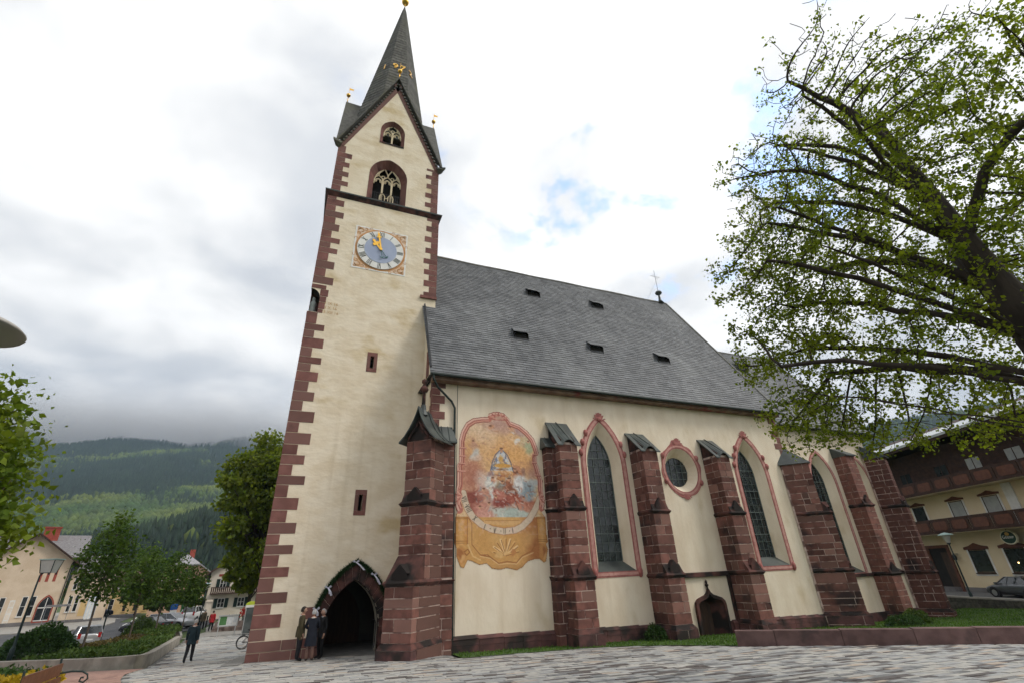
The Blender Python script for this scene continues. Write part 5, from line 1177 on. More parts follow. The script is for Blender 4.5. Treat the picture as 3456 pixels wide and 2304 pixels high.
def mound(name, label, poly, hh, m, n, s, seed, dz=.22):
    q = random.Random(seed); V, F = [], []; c = 0
    x0, x1 = min(p[0] for p in poly), max(p[0] for p in poly); y0, y1 = min(p[1] for p in poly), max(p[1] for p in poly)
    while c < n:
        x, y = q.uniform(x0,x1), q.uniform(y0,y1)
        if not inside(poly, x, y): continue
        hz = hh*(.75+.25*math.sin(x*1.7+seed)*math.cos(y*1.1)+q.uniform(-.2,.15)); f = q.random()
        leaf_card(V, F, Vector((x,y,gz(x,y)+dz+hz*(.55+.45*f))), Vector((q.uniform(-1,1),q.uniform(-1,1),q.uniform(.0,1.2))), s*q.uniform(.6,1.3), q); c += 1
    o = pack(name, V, F, m); tag(o, label, 'ground cover', kind='stuff'); return o
mound('hedge_planting', 'low green ground cover along the planter wall', [(-17,14.2),(-13.6,11.2),(-11.6,9.3),(-11.2,11),(-12.3,22),(-13.3,30),(-14.6,30),(-14.4,22),(-15.2,17)], .5, HEDG, 9000, .15, 61)
mound('reddish_planting', 'reddish low shrubs in the middle of the planter', [(-15.1,16.5),(-14.5,22),(-14.6,33),(-17.5,36),(-18,36),(-18.2,30),(-18.8,24),(-16.3,22.5)], .30, HEDR, 9000, .15, 62)
mound('far_planting', 'mixed low shrubs at the far end of the planter', [(-13.6,30.5),(-14.2,38),(-15.4,42),(-17.9,42),(-17.9,36.5),(-15,33)], .6, HEDG, 5000, .17, 63)
mound('golden_shrubs', 'golden yellow shrubs at the lower left corner behind the bench', [(-9.75,-5.5),(-13,-7.2),(-16,-1),(-12,.1),(-10.5,-1.5)], .55, YEL, 9000, .13, 64, 0)
mound('dark_flowerbed_edge', 'dark green edging plants round the golden shrubs', [(-10.4,-1.4),(-12,.3),(-16,-.8),(-20,4),(-19,10),(-13.2,3.6)], .5, LAUR, 5000, .13, 65, 0)
# ================================================================== houses
YELW = mat('cream_house_plaster', (.54,.42,.30), (.62,.50,.37), .7, .92, .25, 6); PINKW = mat('salmon_house_plaster', (.50,.30,.20), (.56,.36,.25), .7, .92); WHW = mat('white_house_plaster', (.62,.54,.44), (.70,.62,.52), .6, .92)
OCHW = mat('ochre_house_plaster', (.55,.37,.16), (.62,.45,.22), .7, .92); HOTW = mat('hotel_plaster', (.62,.50,.32), (.68,.57,.39), .5, .92)
TILEG = mat('grey_roof_tiles', (.15,.14,.14), (.21,.20,.20), 4, .8, .6, 12); TILEP = mat('pale_roof_tiles', (.26,.25,.26), (.33,.32,.33), 4, .75, .5, 12); TILEB = mat('brown_roof_tiles', (.07,.04,.03), (.10,.06,.045), 4, .8)
BRWN = mat('brown_timber', (.035,.017,.012), (.058,.028,.018), 3, .75, .3, 12); BRICKR = mat('red_chimney_brick', (.26,.05,.035), (.32,.075,.05), 6, .85)
HGL = mat('house_window_glass', (.014,.016,.018), (.03,.033,.035), 2, .12, spec=.45, rv=.8); SHUT = mat('dark_green_shutter', (.010,.025,.020), (.016,.035,.028), 3, .6); FRAMW = mat('white_window_frame', (.62,.61,.58), (.7,.69,.66), 3, .6)
GREYB = mat('grey_base_plaster', (.13,.12,.12), (.17,.16,.155), 2, .9)
def window(parent, x, z, w_, h, shutters=False, frame=FRAMW, panes=(2,2), surround=None, glass=HGL, depth=.14, t=.06):
    wn = obj('window', MB().box(x,x+t,-.03,.1,z,z+h).box(x+w_-t,x+w_,-.03,.1,z,z+h).box(x+t,x+w_-t,-.03,.1,z+h-t,z+h).box(x+t,x+w_-t,-.03,.1,z,z+t), frame, parent)
    cx, cz = (w_-2*t)/panes[0], (h-2*t)/panes[1]
    for i in range(panes[0]):
        for j in range(panes[1]): obj('pane', MB().quad((x+t+i*cx+.015,-.014,z+t+j*cz+.015),(x+t+(i+1)*cx-.015,-.014+rnd.uniform(-.006,.006),z+t+j*cz+.015),(x+t+(i+1)*cx-.015,-.014+rnd.uniform(-.006,.006),z+t+(j+1)*cz-.015),(x+t+i*cx+.015,-.014,z+t+(j+1)*cz-.015)), glass, wn)
    mb = MB()
    for i in range(1, panes[0]): mb.box(x+t+i*cx-.03,x+t+i*cx+.03,-.035,.08,z+t,z+h-t)
    for j in range(1, panes[1]): mb.box(x+t,x+w_-t,-.033,.078,z+t+j*cz-.02,z+t+j*cz+.02)
    if mb.v: obj('glazing_bar', mb, frame, wn)
    obj('sill', MB().box(x-.06,x+w_+.06,-.12,.02,z-.08,z-.005), frame, wn)
    if shutters:
        for a in (x-w_*.52-.02, x+w_+.02): obj('shutter', MB().box(a,a+w_*.52,-.07,-.01,z,z+h), SHUT, parent)
    if surround: obj('window_surround', MB().box(x-.16,x-.005,-.025,.02,z-.2,z+h).box(x+w_+.005,x+w_+.16,-.025,.02,z-.2,z+h).box(x-.16,x+w_+.16,-.026,.02,z-.22,z-.09), surround, parent)
    return wn
def gable_wall(mb, x0, x1, ze, za, y0, y1, hip=None):
    xc = (x0+x1)/2
    if hip: k = (za-ze)/(xc-x0); a = (hip-ze)/k; front = [(x0,0),(x1,0),(x1,ze),(x1-a,hip),(x0+a,hip),(x0,ze)]
    else: front = [(x0,0),(x1,0),(x1,ze),(xc,za),(x0,ze)]
    mb.prism([(x, z-.6 if z == 0 else z) for x, z in front], lambda x,z:(x,y0,z), lambda x,z:(x,y1,z)); return mb
def gable_slabs(x0, x1, ze, za, y0, y1, ov, th=.18, hip=None):
    xc = (x0+x1)/2; k = (za-ze)/(xc-x0); mb = MB()
    for s in (-1, 1):
        e = xc+s*(xc-x0+ov); zo = ze-k*ov
        yr = y0
        if hip: yr = y0+(za-hip)*.9; a = (hip-ze)/k; xh = xc+s*(xc-x0-a)
        if not hip: mb.prism([(xc,za),(e,zo),(e,zo+th),(xc,za+th)], lambda x,z:(x,y0-ov,z), lambda x,z:(x,y1,z))
        else: mb.add([(e,y0-ov,zo),(xh,y0-ov,hip),(xc,yr,za),(xc,y1,za),(e,y1,zo),(e,y0-ov,zo+th),(xh,y0-ov,hip+th),(xc,yr,za+th),(xc,y1,za+th),(e,y1,zo+th)], [(5,6,7,8,9),(0,4,3,2,1),(0,1,6,5),(0,5,9,4)])
    if hip: a = (hip-ze)/k; xl, xr = x0+a, x1-a; mb.add([(xl,y0-ov,hip),(xr,y0-ov,hip),(xc,y0+(za-hip)*.9,za),(xl,y0-ov,hip+th),(xr,y0-ov,hip+th),(xc,y0+(za-hip)*.9,za+th)], [(3,4,5),(0,2,1),(0,1,4,3)])
    return mb
# ---- cream house with slit windows and arched shop window (left)
h1 = tag(empty('street_house', (-36.4,76.1,-1.4), R(19.4)), 'cream house with three red slits, arched window and red chimney', 'house')
obj('wall', gable_wall(MB(), -9.6, 0, 8.3, 11.9, 0, 8), YELW, h1); obj('wing_wall', MB().box(-16,-9.6,.2,8,-.6,6.2), YELW, h1); obj('base', MB().box(-16,.02,-.05,.3,-.6,.62), GREYB, h1)
r1 = obj('roof', gable_slabs(-9.6,0,8.3,11.9,0,9,1.0,.22), BRWN, h1); obj('main_roof', MB().prism([(.4,8.6),(7,12.2),(7,12.4),(.3,8.85)], lambda y,z:(-11,y,z), lambda y,z:(1.4,y,z)).prism([(7,12.2),(13,8.6),(13,8.85),(7,12.4)], lambda y,z:(-11,y,z), lambda y,z:(1.4,y,z)), TILEG, h1)
obj('wing_roof', MB().prism([(-.4,6.2),(4,8.8),(8.4,6.2)], lambda y,z:(-16.2,y,z), lambda y,z:(-9.6,y,z)), TILEG, h1)
obj('chimney', MB().box(-4.6,-2.7,5.2,6.4,10,13.3).box(-4.7,-2.6,5.1,6.5,13.3,13.5), BRICKR, r1)
for k, x in enumerate((-3.1,-2.3,-1.5)):
    s_ = obj('slit_window', MB().prism([(x-.17,5.6),(x+.17,5.6),(x+.17,7.85),(x,8.05),(x-.17,7.85)], lambda a,z:(a,-.03,z), lambda a,z:(a,.02,z)), BRICKR, h1)
    obj('pane', MB().box(x-.09,x+.09,-.045,-.03,6.5,7.7), HGL, s_)
aw = obj('arched_window', band(parch(-1.45,.78,.55,2.3,3.7,6), parch(-1.45,.92,.42,2.3,3.9,6), -.06, .02, closed=True), BRICKR, h1)
obj('pane', MB().prism(parch(-1.45,.76,.6,2.3,3.66,6), lambda x,z:(x,-.02,z), lambda x,z:(x,.02,z)), HGL, aw); obj('glazing_bar', MB().box(-1.49,-1.41,-.05,-.02,.6,3.5).box(-2.2,-.7,-.05,-.02,2.2,2.32).box(-2.2,-.7,-.05,-.02,.6,.72), FRAMW, aw)
for x in (-3.25,-4.15,-6.4): window(h1, x, 1.3, .62, 2.5, panes=(1,2))
dr1 = obj('door', MB().box(-5.3,-4.75,-.03,.02,.1,3.4), FRAMW, h1)
for k in range(4): obj('door_panel', MB().box(-5.22,-4.83,-.045,-.03,.25+k*.78,.9+k*.78), WHW, dr1)
obj('downpipe', MB().tube([(.05,-.3,8.3),(-.1,-.1,7.8),(-.12,-.1,.3)], .07, 6), GUTTER, h1)
for k in range(2): block('step', PVT, h1, -6.2+k*.2, -4.2-k*.2, -1.0+k*.35, -.05, -.6+k*.0, .0+k*.16)
# ---- its neighbour with tall windows and pale blue shop door
h2 = tag(empty('street_house', (-36.2,76.4,-1.4), R(14)), 'narrow cream house with tall windows and pale blue shop front', 'house')
obj('wall', MB().box(.1,5.2,0,7,-.6,6.6), YELW, h2); obj('roof', MB().prism([(-.5,6.6),(3.5,9.2),(7.5,6.6)], lambda y,z:(-.1,y,z), lambda y,z:(5.5,y,z)), TILEG, h2)
for x in (.6,1.35): window(h2, x, 1.5, .5, 2.1, panes=(1,2)); window(h2, x, 4.4, .5, 1.7, panes=(1,2))
obj('wood_panel', MB().box(2.15,2.85,-.03,.02,.9,2.9), OCHW, h2)
LBL = mat('pale_blue_panel', (.50,.58,.64), (.56,.64,.70), 2, .6)
sf = obj('shop_front', MB().box(2.95,4.1,-.05,.02,.2,3.4), LBL, h2)
for k in range(3): obj('door_panel', MB().box(3.05+k*.35,3.33+k*.35,-.065,-.05,.4,3.2), FRAMW, sf)
obj('base', MB().box(.1,5.2,-.06,.02,-.6,.5), GREYB, h2)
# ---- ochre building closing the street
h3 = tag(empty('street_house', (-41,98.8,-1.4), R(14)), 'low ochre building with tall white framed windows closing the street', 'house')
obj('wall', MB().box(0,12,0,8,-.6,4.4), OCHW, h3); obj('roof', MB().prism([(-.6,4.4),(4,7.4),(8.6,4.4)], lambda y,z:(-.4,y,z), lambda y,z:(12.4,y,z)), TILEB, h3); obj('eaves_board', MB().box(-.3,12.3,-.6,-.5,4.25,4.45), FRAMW, h3)
for x in (2.0,3.2,4.4): window(h3, x, .5, .75, 2.1, panes=(1,2), frame=FRAMW)
for x in (6.6,8.2,9.8): window(h3, x, .4, .6, 2.3, panes=(1,2), frame=OCHW)
# ---- salmon house with half-hipped pale roof
h4 = tag(empty('street_house', (-26.8,81.6,-1.34), R(9)), 'salmon pink house with half-hipped pale grey roof and red chimney', 'house')
obj('wall', gable_wall(MB(), .3, 7.7, 6.3, 9.0, 0, 11, hip=7.3), PINKW, h4); r4 = obj('roof', gable_slabs(.3,7.7,6.3,9.0,0,11.5,.5,.2,hip=7.35), TILEP, h4)
obj('chimney', MB().box(4.2,5.0,3.0,3.7,8.5,10.0), BRICKR, r4)
for z in (2.3,5.1): obj('white_band', MB().box(.3,7.72,-.03,.02,z,z+.2), FRAMW, h4)
for x in (2.5,4.0): window(h4, x, 5.6, 1.1, 1.25, panes=(2,1), frame=BRWN)
for x in (1.5,5.9): window(h4, x, 2.9, 1.3, 1.3, panes=(2,1), frame=BRWN)
window(h4, 5.8, .6, 1.2, 1.2, panes=(2,1), frame=BRWN)
# ---- white house with green shutters and balcony
h5 = tag(empty('street_house', (-16.0,62.3,-1.34), R(5)), 'white gabled house with dark green shutters and timber balcony', 'house')
obj('wall', gable_wall(MB(), 0, 11, 5.7, 9.7, 0, 12), WHW, h5); r5 = obj('roof', gable_slabs(0,11,5.7,9.7,0,12.5,.9,.2), TILEB, h5)
obj('verge_board', MB().box(1.0,10,-.04,.02,5.15,5.45), BRICKR, h5)
for x in (1.45,3.9,6.6): window(h5, x, 1.28, .85, 1.15, True)
for x in (1.3,4.2): window(h5, x, 3.75, .8, 1.1, True)
bl = obj('balcony', MB().box(.35,7.5,-1.1,0,2.95,3.08).box(.35,7.5,-1.1,-1.04,3.75,3.85), BRWN, h5)
for k in range(30): block('baluster', BRWN, bl, .4+k*.24, .56+k*.24, -1.09, -1.05, 3.08, 3.75)
obj('downpipe', MB().tube([(-.1,-.1,5.5),(-.1,-.1,.1)], .05, 6), GUTTER, h5)
# ---- hotel on the right
ang = math.atan2(-.912,-.409)
FCZ = -.4
h6 = tag(empty('hotel', (49.6,8.7,FCZ), ang), 'cream three-storey inn with dark timber balconies and wooden top floor', 'building')
zb = lambda z: z-FCZ
obj('wall', MB().box(-14,34,0,12,-.6,zb(7.4)), HOTW, h6); obj('timber_storey', MB().box(-14,34,.02,12,zb(7.4),zb(11.3)), BRWN, h6)
for k in range(12):
    block('wall_board', BRWN, h6, -14, 34, -.004, .03, zb(7.45)+k*.3, zb(7.45)+k*.3+.285)
rf6 = obj('roof', MB().prism([(-2.0,zb(11.35)),(6,zb(14.2)),(14,zb(11.35)),(14,zb(11.6)),(6,zb(14.5)),(-2.0,zb(11.6))], lambda y,z:(-15.5,y,z), lambda y,z:(35,y,z)), BRWN, h6)
obj('metal_roof_edge', MB().prism([(-2.1,zb(11.58)),(-2.1,zb(11.78)),(1.5,zb(13.06)),(1.5,zb(12.9))], lambda y,z:(-15.7,y,z), lambda y,z:(35.2,y,z)), mat('pale_sheet_metal', (.42,.43,.43), (.5,.51,.5), 1, .4, metal=.4), rf6)
LACE = mat('pale_blind', (.30,.31,.30), (.36,.37,.35), 3, .5)
for x in (-8.5,-3.2,.75,5.05,8.4,12.0,16,20): window(h6, x, zb(8.65), 1.45, 1.1, panes=(2,1), frame=BRWN, glass=HGL if x < 8 else LACE)
CARV = mat('carved_brown_lintel', (.09,.035,.022), (.13,.05,.03), 4, .7)
for x in (-8.5,-3.2,.75,5.05,8.4,12.6,16.5,20.5):
    window(h6, x, zb(5.35), 1.4, 1.3, panes=(1,1), frame=BRWN, surround=FRAMW, glass=LACE if x > 4 else HGL); obj('carved_lintel', MB().prism([(x-.25,zb(6.7)),(x+1.65,zb(6.7)),(x+1.65,zb(6.84)),(x+1.2,zb(6.9)),(x+.7,zb(7.05)),(x+.2,zb(6.9)),(x-.25,zb(6.84))], lambda a,z:(a,-.08,z), lambda a,z:(a,.02,z)), CARV, h6)
for x in (4.95,8.2,12.2,16,20):
    window(h6, x, zb(1.05), 1.7, 1.75, panes=(1,1), frame=BRWN, surround=FRAMW); obj('carved_lintel', MB().prism([(x-.3,zb(2.8)),(x+2,zb(2.8)),(x+2,zb(3.0)),(x+1.4,zb(3.1)),(x+.85,zb(3.3)),(x+.3,zb(3.1)),(x-.3,zb(3.0))], lambda a,z:(a,-.09,z), lambda a,z:(a,.02,z)), CARV, h6)
de = obj('entrance', MB().box(.55,.8,-.12,.02,0,zb(3.05)).box(2.85,3.1,-.12,.02,0,zb(3.05)).box(.55,3.1,-.12,.02,zb(3.05),zb(3.3)), CARV, h6); obj('dark_opening', MB().box(.8,2.85,-.02,-.01,0,zb(3.05)), BLACK, de); obj('door_leaf', MB().box(2.0,2.85,-.05,-.02,0,zb(2.7)), DWOOD, de)
obj('pilaster', MB().box(10.5,11.3,-.08,.02,zb(4.4),zb(7.35)), FRAMW, h6)
for z0, lab in ((7.4,1),(4.15,2)):
    b = obj('balcony', MB().box(-14,34,-1.5,0,zb(z0),zb(z0)+.14), BRWN, h6)
    obj('balcony_rail', MB().box(-14,34,-1.5,-1.4,zb(z0)+1.05,zb(z0)+1.17), BRWN, b); obj('balcony_soffit', MB().box(-14,34,-1.45,0,zb(z0)-.04,zb(z0)-.005), HOTW, b)
    for k in range(24):
        x = -14+k*2.0; p = block('balcony_panel', BRWN, b, x+.03, x+1.97, -1.49, -1.45, zb(z0)+.14, zb(z0)+1.05)
        obj('carved_panel', MB().prism([(x+.3,zb(z0)+.35),(x+.45,zb(z0)+.25),(x+1.55,zb(z0)+.25),(x+1.7,zb(z0)+.35),(x+1.7,zb(z0)+.85),(x+1.55,zb(z0)+.95),(x+.45,zb(z0)+.95),(x+.3,zb(z0)+.85)], lambda a,z:(a,-1.52,z), lambda a,z:(a,-1.49,z)), CARV, b)
obj('base', MB().box(-14,34,-.05,.02,-.6,.35), GREYB, h6)
wl = obj('wall_lamp', MB().box(3.55,3.75,-.3,0,zb(2.5),zb(2.55)).lathe([(.04,-.1),(.14,0),(.16,.3),(.02,.42)], (3.65,-.3,zb(2.1)), 8), IRON, h6)
LAMPON = mat('lit_bulb', (1,.62,.25), None, 1, .5, emit=2)
obj('lit_lamp', MB().ball((8.95,-.0,zb(1.75)), .06, 8), LAMPON, h6)
# beer sign hung from the facade: oval board with its name
sg = tag(empty('inn_sign', (49.6-.409*9.75+.0, 8.7-.912*9.75, FCZ), ang), 'oval dark green inn sign with pale lettering on the hotel', 'sign')
SGN = mat('sign_dark_green', (.012,.04,.028), (.018,.05,.035), 2, .35); SGL = mat('sign_cream', (.72,.68,.50), None, 1, .5)
def oval(a, b, y0, y1, cz, n=28): return MB().prism([(a*math.cos(2*math.pi*i/n), cz+b*math.sin(2*math.pi*i/n)) for i in range(n)], lambda x,z:(x,y0,z), lambda x,z:(x,y1,z))
zc_ = zb(3.52); obj('board', oval(.62,.46,-.62,-.5,zc_), SGN, sg); obj('rim', band([(.66*math.cos(2*math.pi*i/28), zc_+.5*math.sin(2*math.pi*i/28)) for i in range(28)], [(.60*math.cos(2*math.pi*i/28), zc_+.44*math.sin(2*math.pi*i/28)) for i in range(28)], -.64, -.48, closed=True), SGL, sg)
obj('emblem', oval(.16,.12,-.66,-.62,zc_+.24,14), mat('sign_gold', (.55,.36,.10), None, 1, .5), sg)
o = text('lettering', 'Gösser', .33, (0,-.655,zc_-.08), (math.pi/2,0,0), WHITE, sg, .006)
obj('bracket', MB().tube([(0,0,zc_+.75),(0,-.56,zc_+.75)], .03, 6).tube([(0,-.56,zc_+.75),(0,-.56,zc_+.5)], .02, 6), IRON, sg)
# forecourt and its stone retaining wall
FCP = mat('forecourt_asphalt', (.10,.10,.10), (.13,.13,.128), 1.5, .9)
fa2 = [(41.2,2.0),(36.6,-9.5),(40,-30),(80,-30),(80,40),(44,40),(44.2,10)]
tag(obj('forecourt', MB().add([(x,y,FCZ) for x,y in fa2], [tuple(range(len(fa2)))]), FCP), kind='structure')
rw_ = tag(empty('retaining_wall', (44.3,10.2,FCZ), math.atan2(-8.2,-3.1)), 'dark rubble stone wall below the hotel forecourt', 'wall')
RUB = mat('dark_rubble', (.045,.042,.036), (.09,.085,.07), 5, .95, .6, 12, rv=.5)
q = random.Random(6); L_ = 22
obj('core', MB().box(0,L_,-.2,.2,-1.6,-.05), RUB, rw_)
for r_ in range(4):
    x = 0
    while x < L_:
        ln = q.uniform(.35,.8); block('wall_stone', RUB, rw_, x+.01, x+ln-.01, -.26+q.uniform(-.03,.03), .0, -1.3+r_*.32+.01, -1.3+r_*.32+.31); x += ln
obj('coping', MB().box(-.1,L_,-.25,.32,-.02,.08), PVT, rw_)
# ================================================================== street furniture
def lantern_post(name, label, x, y, h, kind, rz=0, z=None):
    z = gz(x,y) if z is None else z; t = tag(empty(name, (x,y,z), rz), label, 'street lamp', 'street lamps')
    DG = mat('dark_green_lamp_paint', (.010,.022,.022), (.016,.03,.03), 2, .4)
    obj('post', MB().lathe([(.11,-.1),(.11,.9),(.075,1.0),(.06,1.05),(.05,h*.6),(.06,h*.6+.03),(.045,h*.6+.06),(.04,h-.75)], n=10), DG, t, True)
    LGL = mat('lamp_glass', (.42,.42,.40), (.5,.5,.48), 2, .25); LTOP = mat('pale_green_lamp_top', (.28,.40,.38), (.36,.48,.46), 2, .4)
    if kind == 'cone':
        obj('collar', MB().lathe([(.05,h-.8),(.14,h-.72),(.12,h-.66)], n=12), DG, t)
        obj('glass', MB().lathe([(.12,h-.66),(.30,h-.12)], n=12), LGL, t); obj('cap', MB().lathe([(.5,h-.12),(.46,h-.07),(.2,h+.03),(.02,h+.08)], n=14), LTOP, t)
    elif kind == 'tilt':
        hd = empty('lamp_head', (.0,0,h-.75), parent=t); obj('arm', MB().tube([(0,0,0),(.15,0,.12),(.35,0,.15)], .035, 6), DG, hd)
        obj('glass', MB().add([(.1,-.22,.10),(.62,-.22,.10),(.62,.22,.10),(.1,.22,.10),(.0,-.34,.75),(.72,-.34,.75),(.72,.34,.75),(.0,.34,.75)], [(0,3,2,1),(0,1,5,4),(1,2,6,5),(2,3,7,6),(3,0,4,7),(4,5,6,7)]), LGL, hd)
        mb = MB()
        for a, b in (((.1,-.22,.10),(.0,-.34,.75)),((.62,-.22,.10),(.72,-.34,.75)),((.62,.22,.10),(.72,.34,.75)),((.1,.22,.10),(.0,.34,.75)),((.0,-.34,.75),(.72,-.34,.75)),((.72,-.34,.75),(.72,.34,.75)),((.72,.34,.75),(0,.34,.75)),((0,.34,.75),(0,-.34,.75)),((.1,-.22,.1),(.62,-.22,.1))): mb.tube([a,b], .022, 5)
        obj('lantern_frame', mb, DG, hd); obj('cap', MB().box(-.05,.77,-.39,.39,.75,.80), LTOP, hd)
    else:
        obj('shade', MB().lathe([(.06,h-.05),(.30,h-.16),(.50,h-.26),(.54,h-.30),(.53,h-.315),(.3,h-.27),(.06,h-.22)], n=32), mat('lamp_shade_enamel', (.36,.34,.30), (.42,.40,.36), 2, .4), t, True)
        obj('bulb_holder', MB().lathe([(.09,h-.30),(.11,h-.42),(.06,h-.52)], n=12), LGL, t); obj('cap', MB().lathe([(.1,h-.1),(.08,h+.06),(.01,h+.1)], n=12), DG, t)
    return t
lantern_post('street_lamp', 'dark lamp post with square glass lantern in front of the planter', -18.0, 15.6, 5.1, 'tilt', R(-15))
lantern_post('street_lamp', 'lamp post among the street trees beside the silver car', -18.95, 33.0, 4.6, 'cone')
lantern_post('street_lamp', 'lamp post with flared glass beside the salmon house', -14.6, 50.5, 4.3, 'cone')
lantern_post('street_lamp', 'lamp with wide round shade cut off by the left picture edge', -8.5, -14.8, 4.66, 'shade')
lantern_post('street_lamp', 'lamp post with flared glass in front of the hotel', 41.3, 2.2, 5.0, 'cone', z=-1.0)
# bench with iron scroll ends
bn = tag(empty('bench', (-8.96,-7.17,gz(-8.96,-7.17)), R(90)), 'brown plank bench with scrolled iron armrests at the lower left', 'bench')
BWD = mat('bench_wood', (.13,.055,.028), (.18,.08,.042), 3, .6, .3, 14, stretch=(.6,4,4)); BGR = mat('bench_iron', (.03,.045,.042), None, 1, .5, metal=.2)
block('back_plank', BWD, bn, -.85, .85, .20, .24, .62, .84); block('back_plank', BWD, bn, -.85, .85, .17, .21, .50, .60)
for k in range(4): block('seat_plank', BWD, bn, -.85, .85, -.28+k*.115, -.18+k*.115, .40, .435)
for s in (-1, 1):
    x = s*.82
    lg = obj('end_frame', MB().tube([(x,.30,0),(x,.22,.42),(x,.25,.92)], .022, 6).tube([(x,-.26,0),(x,-.24,.38),(x,.2,.40)], .022, 6), BGR, bn)
    obj('armrest', MB().tube([(x,.22,.66),(x,0,.68),(x,-.18,.66),(x,-.28,.6),(x,-.3,.52),(x,-.24,.46),(x,-.17,.49),(x,-.18,.55),(x,-.23,.55)], .018, 6), BGR, lg)
# bicycle leaning beside the tower
def bicycle(x, y, rz, label):
    t = tag(empty('bicycle', (x,y,gz(x,y)), rz), label, 'bicycle'); TY = mat('tyre_rubber', (.012,.012,.012), None, 1, .8); CH = mat('chrome', (.5,.5,.5), None, 1, .25, metal=1); FRM = mat('bike_frame_black', (.02,.02,.025), None, 1, .35)
    for cx in (-.52,.52):
        pts = [(cx+.33*math.cos(a*math.pi/12),0,.35+.33*math.sin(a*math.pi/12)) for a in range(25)]; wl = obj('wheel', MB().tube(pts, .02, 6, False), TY, t)
        obj('rim', MB().tube([(cx+.305*math.cos(a*math.pi/12),0,.35+.305*math.sin(a*math.pi/12)) for a in range(25)], .009, 4, False), CH, wl); mb = MB()
        for k in range(14): mb.tube([(cx,0,.35),(cx+.3*math.cos(k*.449),0,.35+.3*math.sin(k*.449))], .003, 3)
        obj('spokes', mb, CH, wl); obj('hub', MB().tube([(cx,-.04,.35),(cx,.04,.35)], .03, 8), CH, wl)
    obj('frame', MB().tube([(-.52,0,.35),(-.15,0,.82),(.38,0,.86),(.52,0,.35)], .016, 6).tube([(-.52,0,.35),(-.05,0,.33),(.38,0,.84)], .016, 6).tube([(-.05,0,.33),(-.18,0,.92)], .016, 6), FRM, t)
    obj('saddle', MB().prism([(-.32,.94),(-.05,.95),(-.05,.98),(-.3,1.0)], lambda a,z:(a,-.06,z), lambda a,z:(a,.06,z)), TY, t); obj('handlebar', MB().tube([(.36,-.28,1.02),(.42,-.1,1.04),(.42,.1,1.04),(.36,.28,1.02)], .014, 6).tube([(.38,0,.86),(.42,0,1.04)], .014, 6), CH, t)
bicycle(-6.75, 15.1, R(12), 'bicycle with pale rims parked behind the tower corner')
bicycle(-6.85, 16.0, R(14), 'second bicycle parked just behind the first')
# telephone booth, notice board, stone wall, gate posts
ALU = mat('aluminium', (.42,.43,.43), (.5,.5,.5), 2, .4, metal=.5); LIMEG = mat('lime_yellow_roof', (.42,.48,.03), (.48,.54,.05), 2, .5)
BGL = mat('booth_glass', (.05,.06,.06), (.09,.10,.10), 2, .08, spec=.8)
pb = tag(empty('telephone_booth', (-8.3,33.2,gz(-8.3,33.2)), R(6)), 'aluminium telephone booth with lime yellow roof beside the tower', 'telephone booth')
for a in (-.45,.41):
    for b in (-.45,.41): obj('corner_post', MB().box(a,a+.05,b,b+.05,0,2.25), ALU, pb)
for r_ in ((-.40,.40,-.44,-.43),(-.40,.40,.43,.44)): obj('glass_panel', MB().box(r_[0],r_[1],r_[2],r_[3],.12,2.1), BGL, pb)
for r_ in (-.44,.43): obj('glass_panel', MB().box(r_,r_+.01,-.40,.40,.12,2.1), BGL, pb)
obj('fascia', MB().box(-.5,.5,-.5,.5,2.12,2.32), FRAMW, pb); obj('roof', MB().prism([(-.5,2.32),(.5,2.32),(.42,2.48),(.15,2.58),(-.15,2.58),(-.42,2.48)], lambda x,z:(x,-.5,z), lambda x,z:(x,.5,z)), LIMEG, pb)
obj('red_mark', MB().box(.3,.42,-.515,-.50,2.16,2.28), mat('signal_red', (.5,.02,.015), None, 1, .5), pb); obj('telephone', MB().box(-.15,.15,.2,.38,1.1,1.7), IRON, pb)
nb = tag(empty('notice_board', (-10.0,33.4,gz(-10,33.4)), R(4)), 'notice board with white frame and green poster before a stone wall', 'notice board')
GRNP = mat('green_poster', (.06,.16,.05), (.09,.22,.08), 3, .6); PAPR = mat('paper_poster', (.50,.51,.52), (.60,.60,.6), 5, .6)
obj('frame', band([(-.78,.72),(.78,.72),(.78,1.62),(-.78,1.62)], [(-.70,.80),(.70,.80),(.70,1.54),(-.70,1.54)], -.08, .06, closed=True), ALU, nb); obj('back_panel', MB().box(-.70,.70,0,.05,.80,1.54), WHITE, nb)
obj('green_poster', MB().box(-.66,-.12,-.012,-.002,.84,1.5), GRNP, nb); obj('paper_poster', MB().box(-.08,.35,-.012,-.002,.86,1.5), PAPR, nb); obj('paper_poster', MB().box(.38,.66,-.012,-.002,1.0,1.45), PAPR, nb)
for x in (-.7,.62): obj('leg', MB().box(x,x+.08,-.03,.05,-.1,.72), ALU, nb)
sw = tag(empty('garden_wall', (-11.9,39.6,-1.34), R(-14)), 'rough stone garden wall behind the notice board', 'wall')
GST = mat('mixed_garden_stone', (.14,.10,.085), (.26,.20,.17), 3, .9, .4, 14, rv=.5)
q = random.Random(9)
for r_ in range(3):
    x = .1*r_
    while x < 4.6: ln = q.uniform(.35,.7); block('wall_stone', GST, sw, x+.01, x+ln-.01, -.02, .38+q.uniform(-.03,.03), r_*.3-.1+.01, r_*.3+.2-.01); x += ln
fc = tag(empty('picket_fence', (-11.2,46,-1.34), R(8)), 'dark green pointed picket fence in front of the white house', 'fence')
for k in range(16):
    h = 1.0+.35*(k > 9); obj('picket', MB().prism([(-.05+k*.34,0),(.05+k*.34,0),(.05+k*.34,h),(k*.34,h+.14),(-.05+k*.34,h)], lambda x,z:(x,-.02,z), lambda x,z:(x,.02,z)), SHUT, fc)
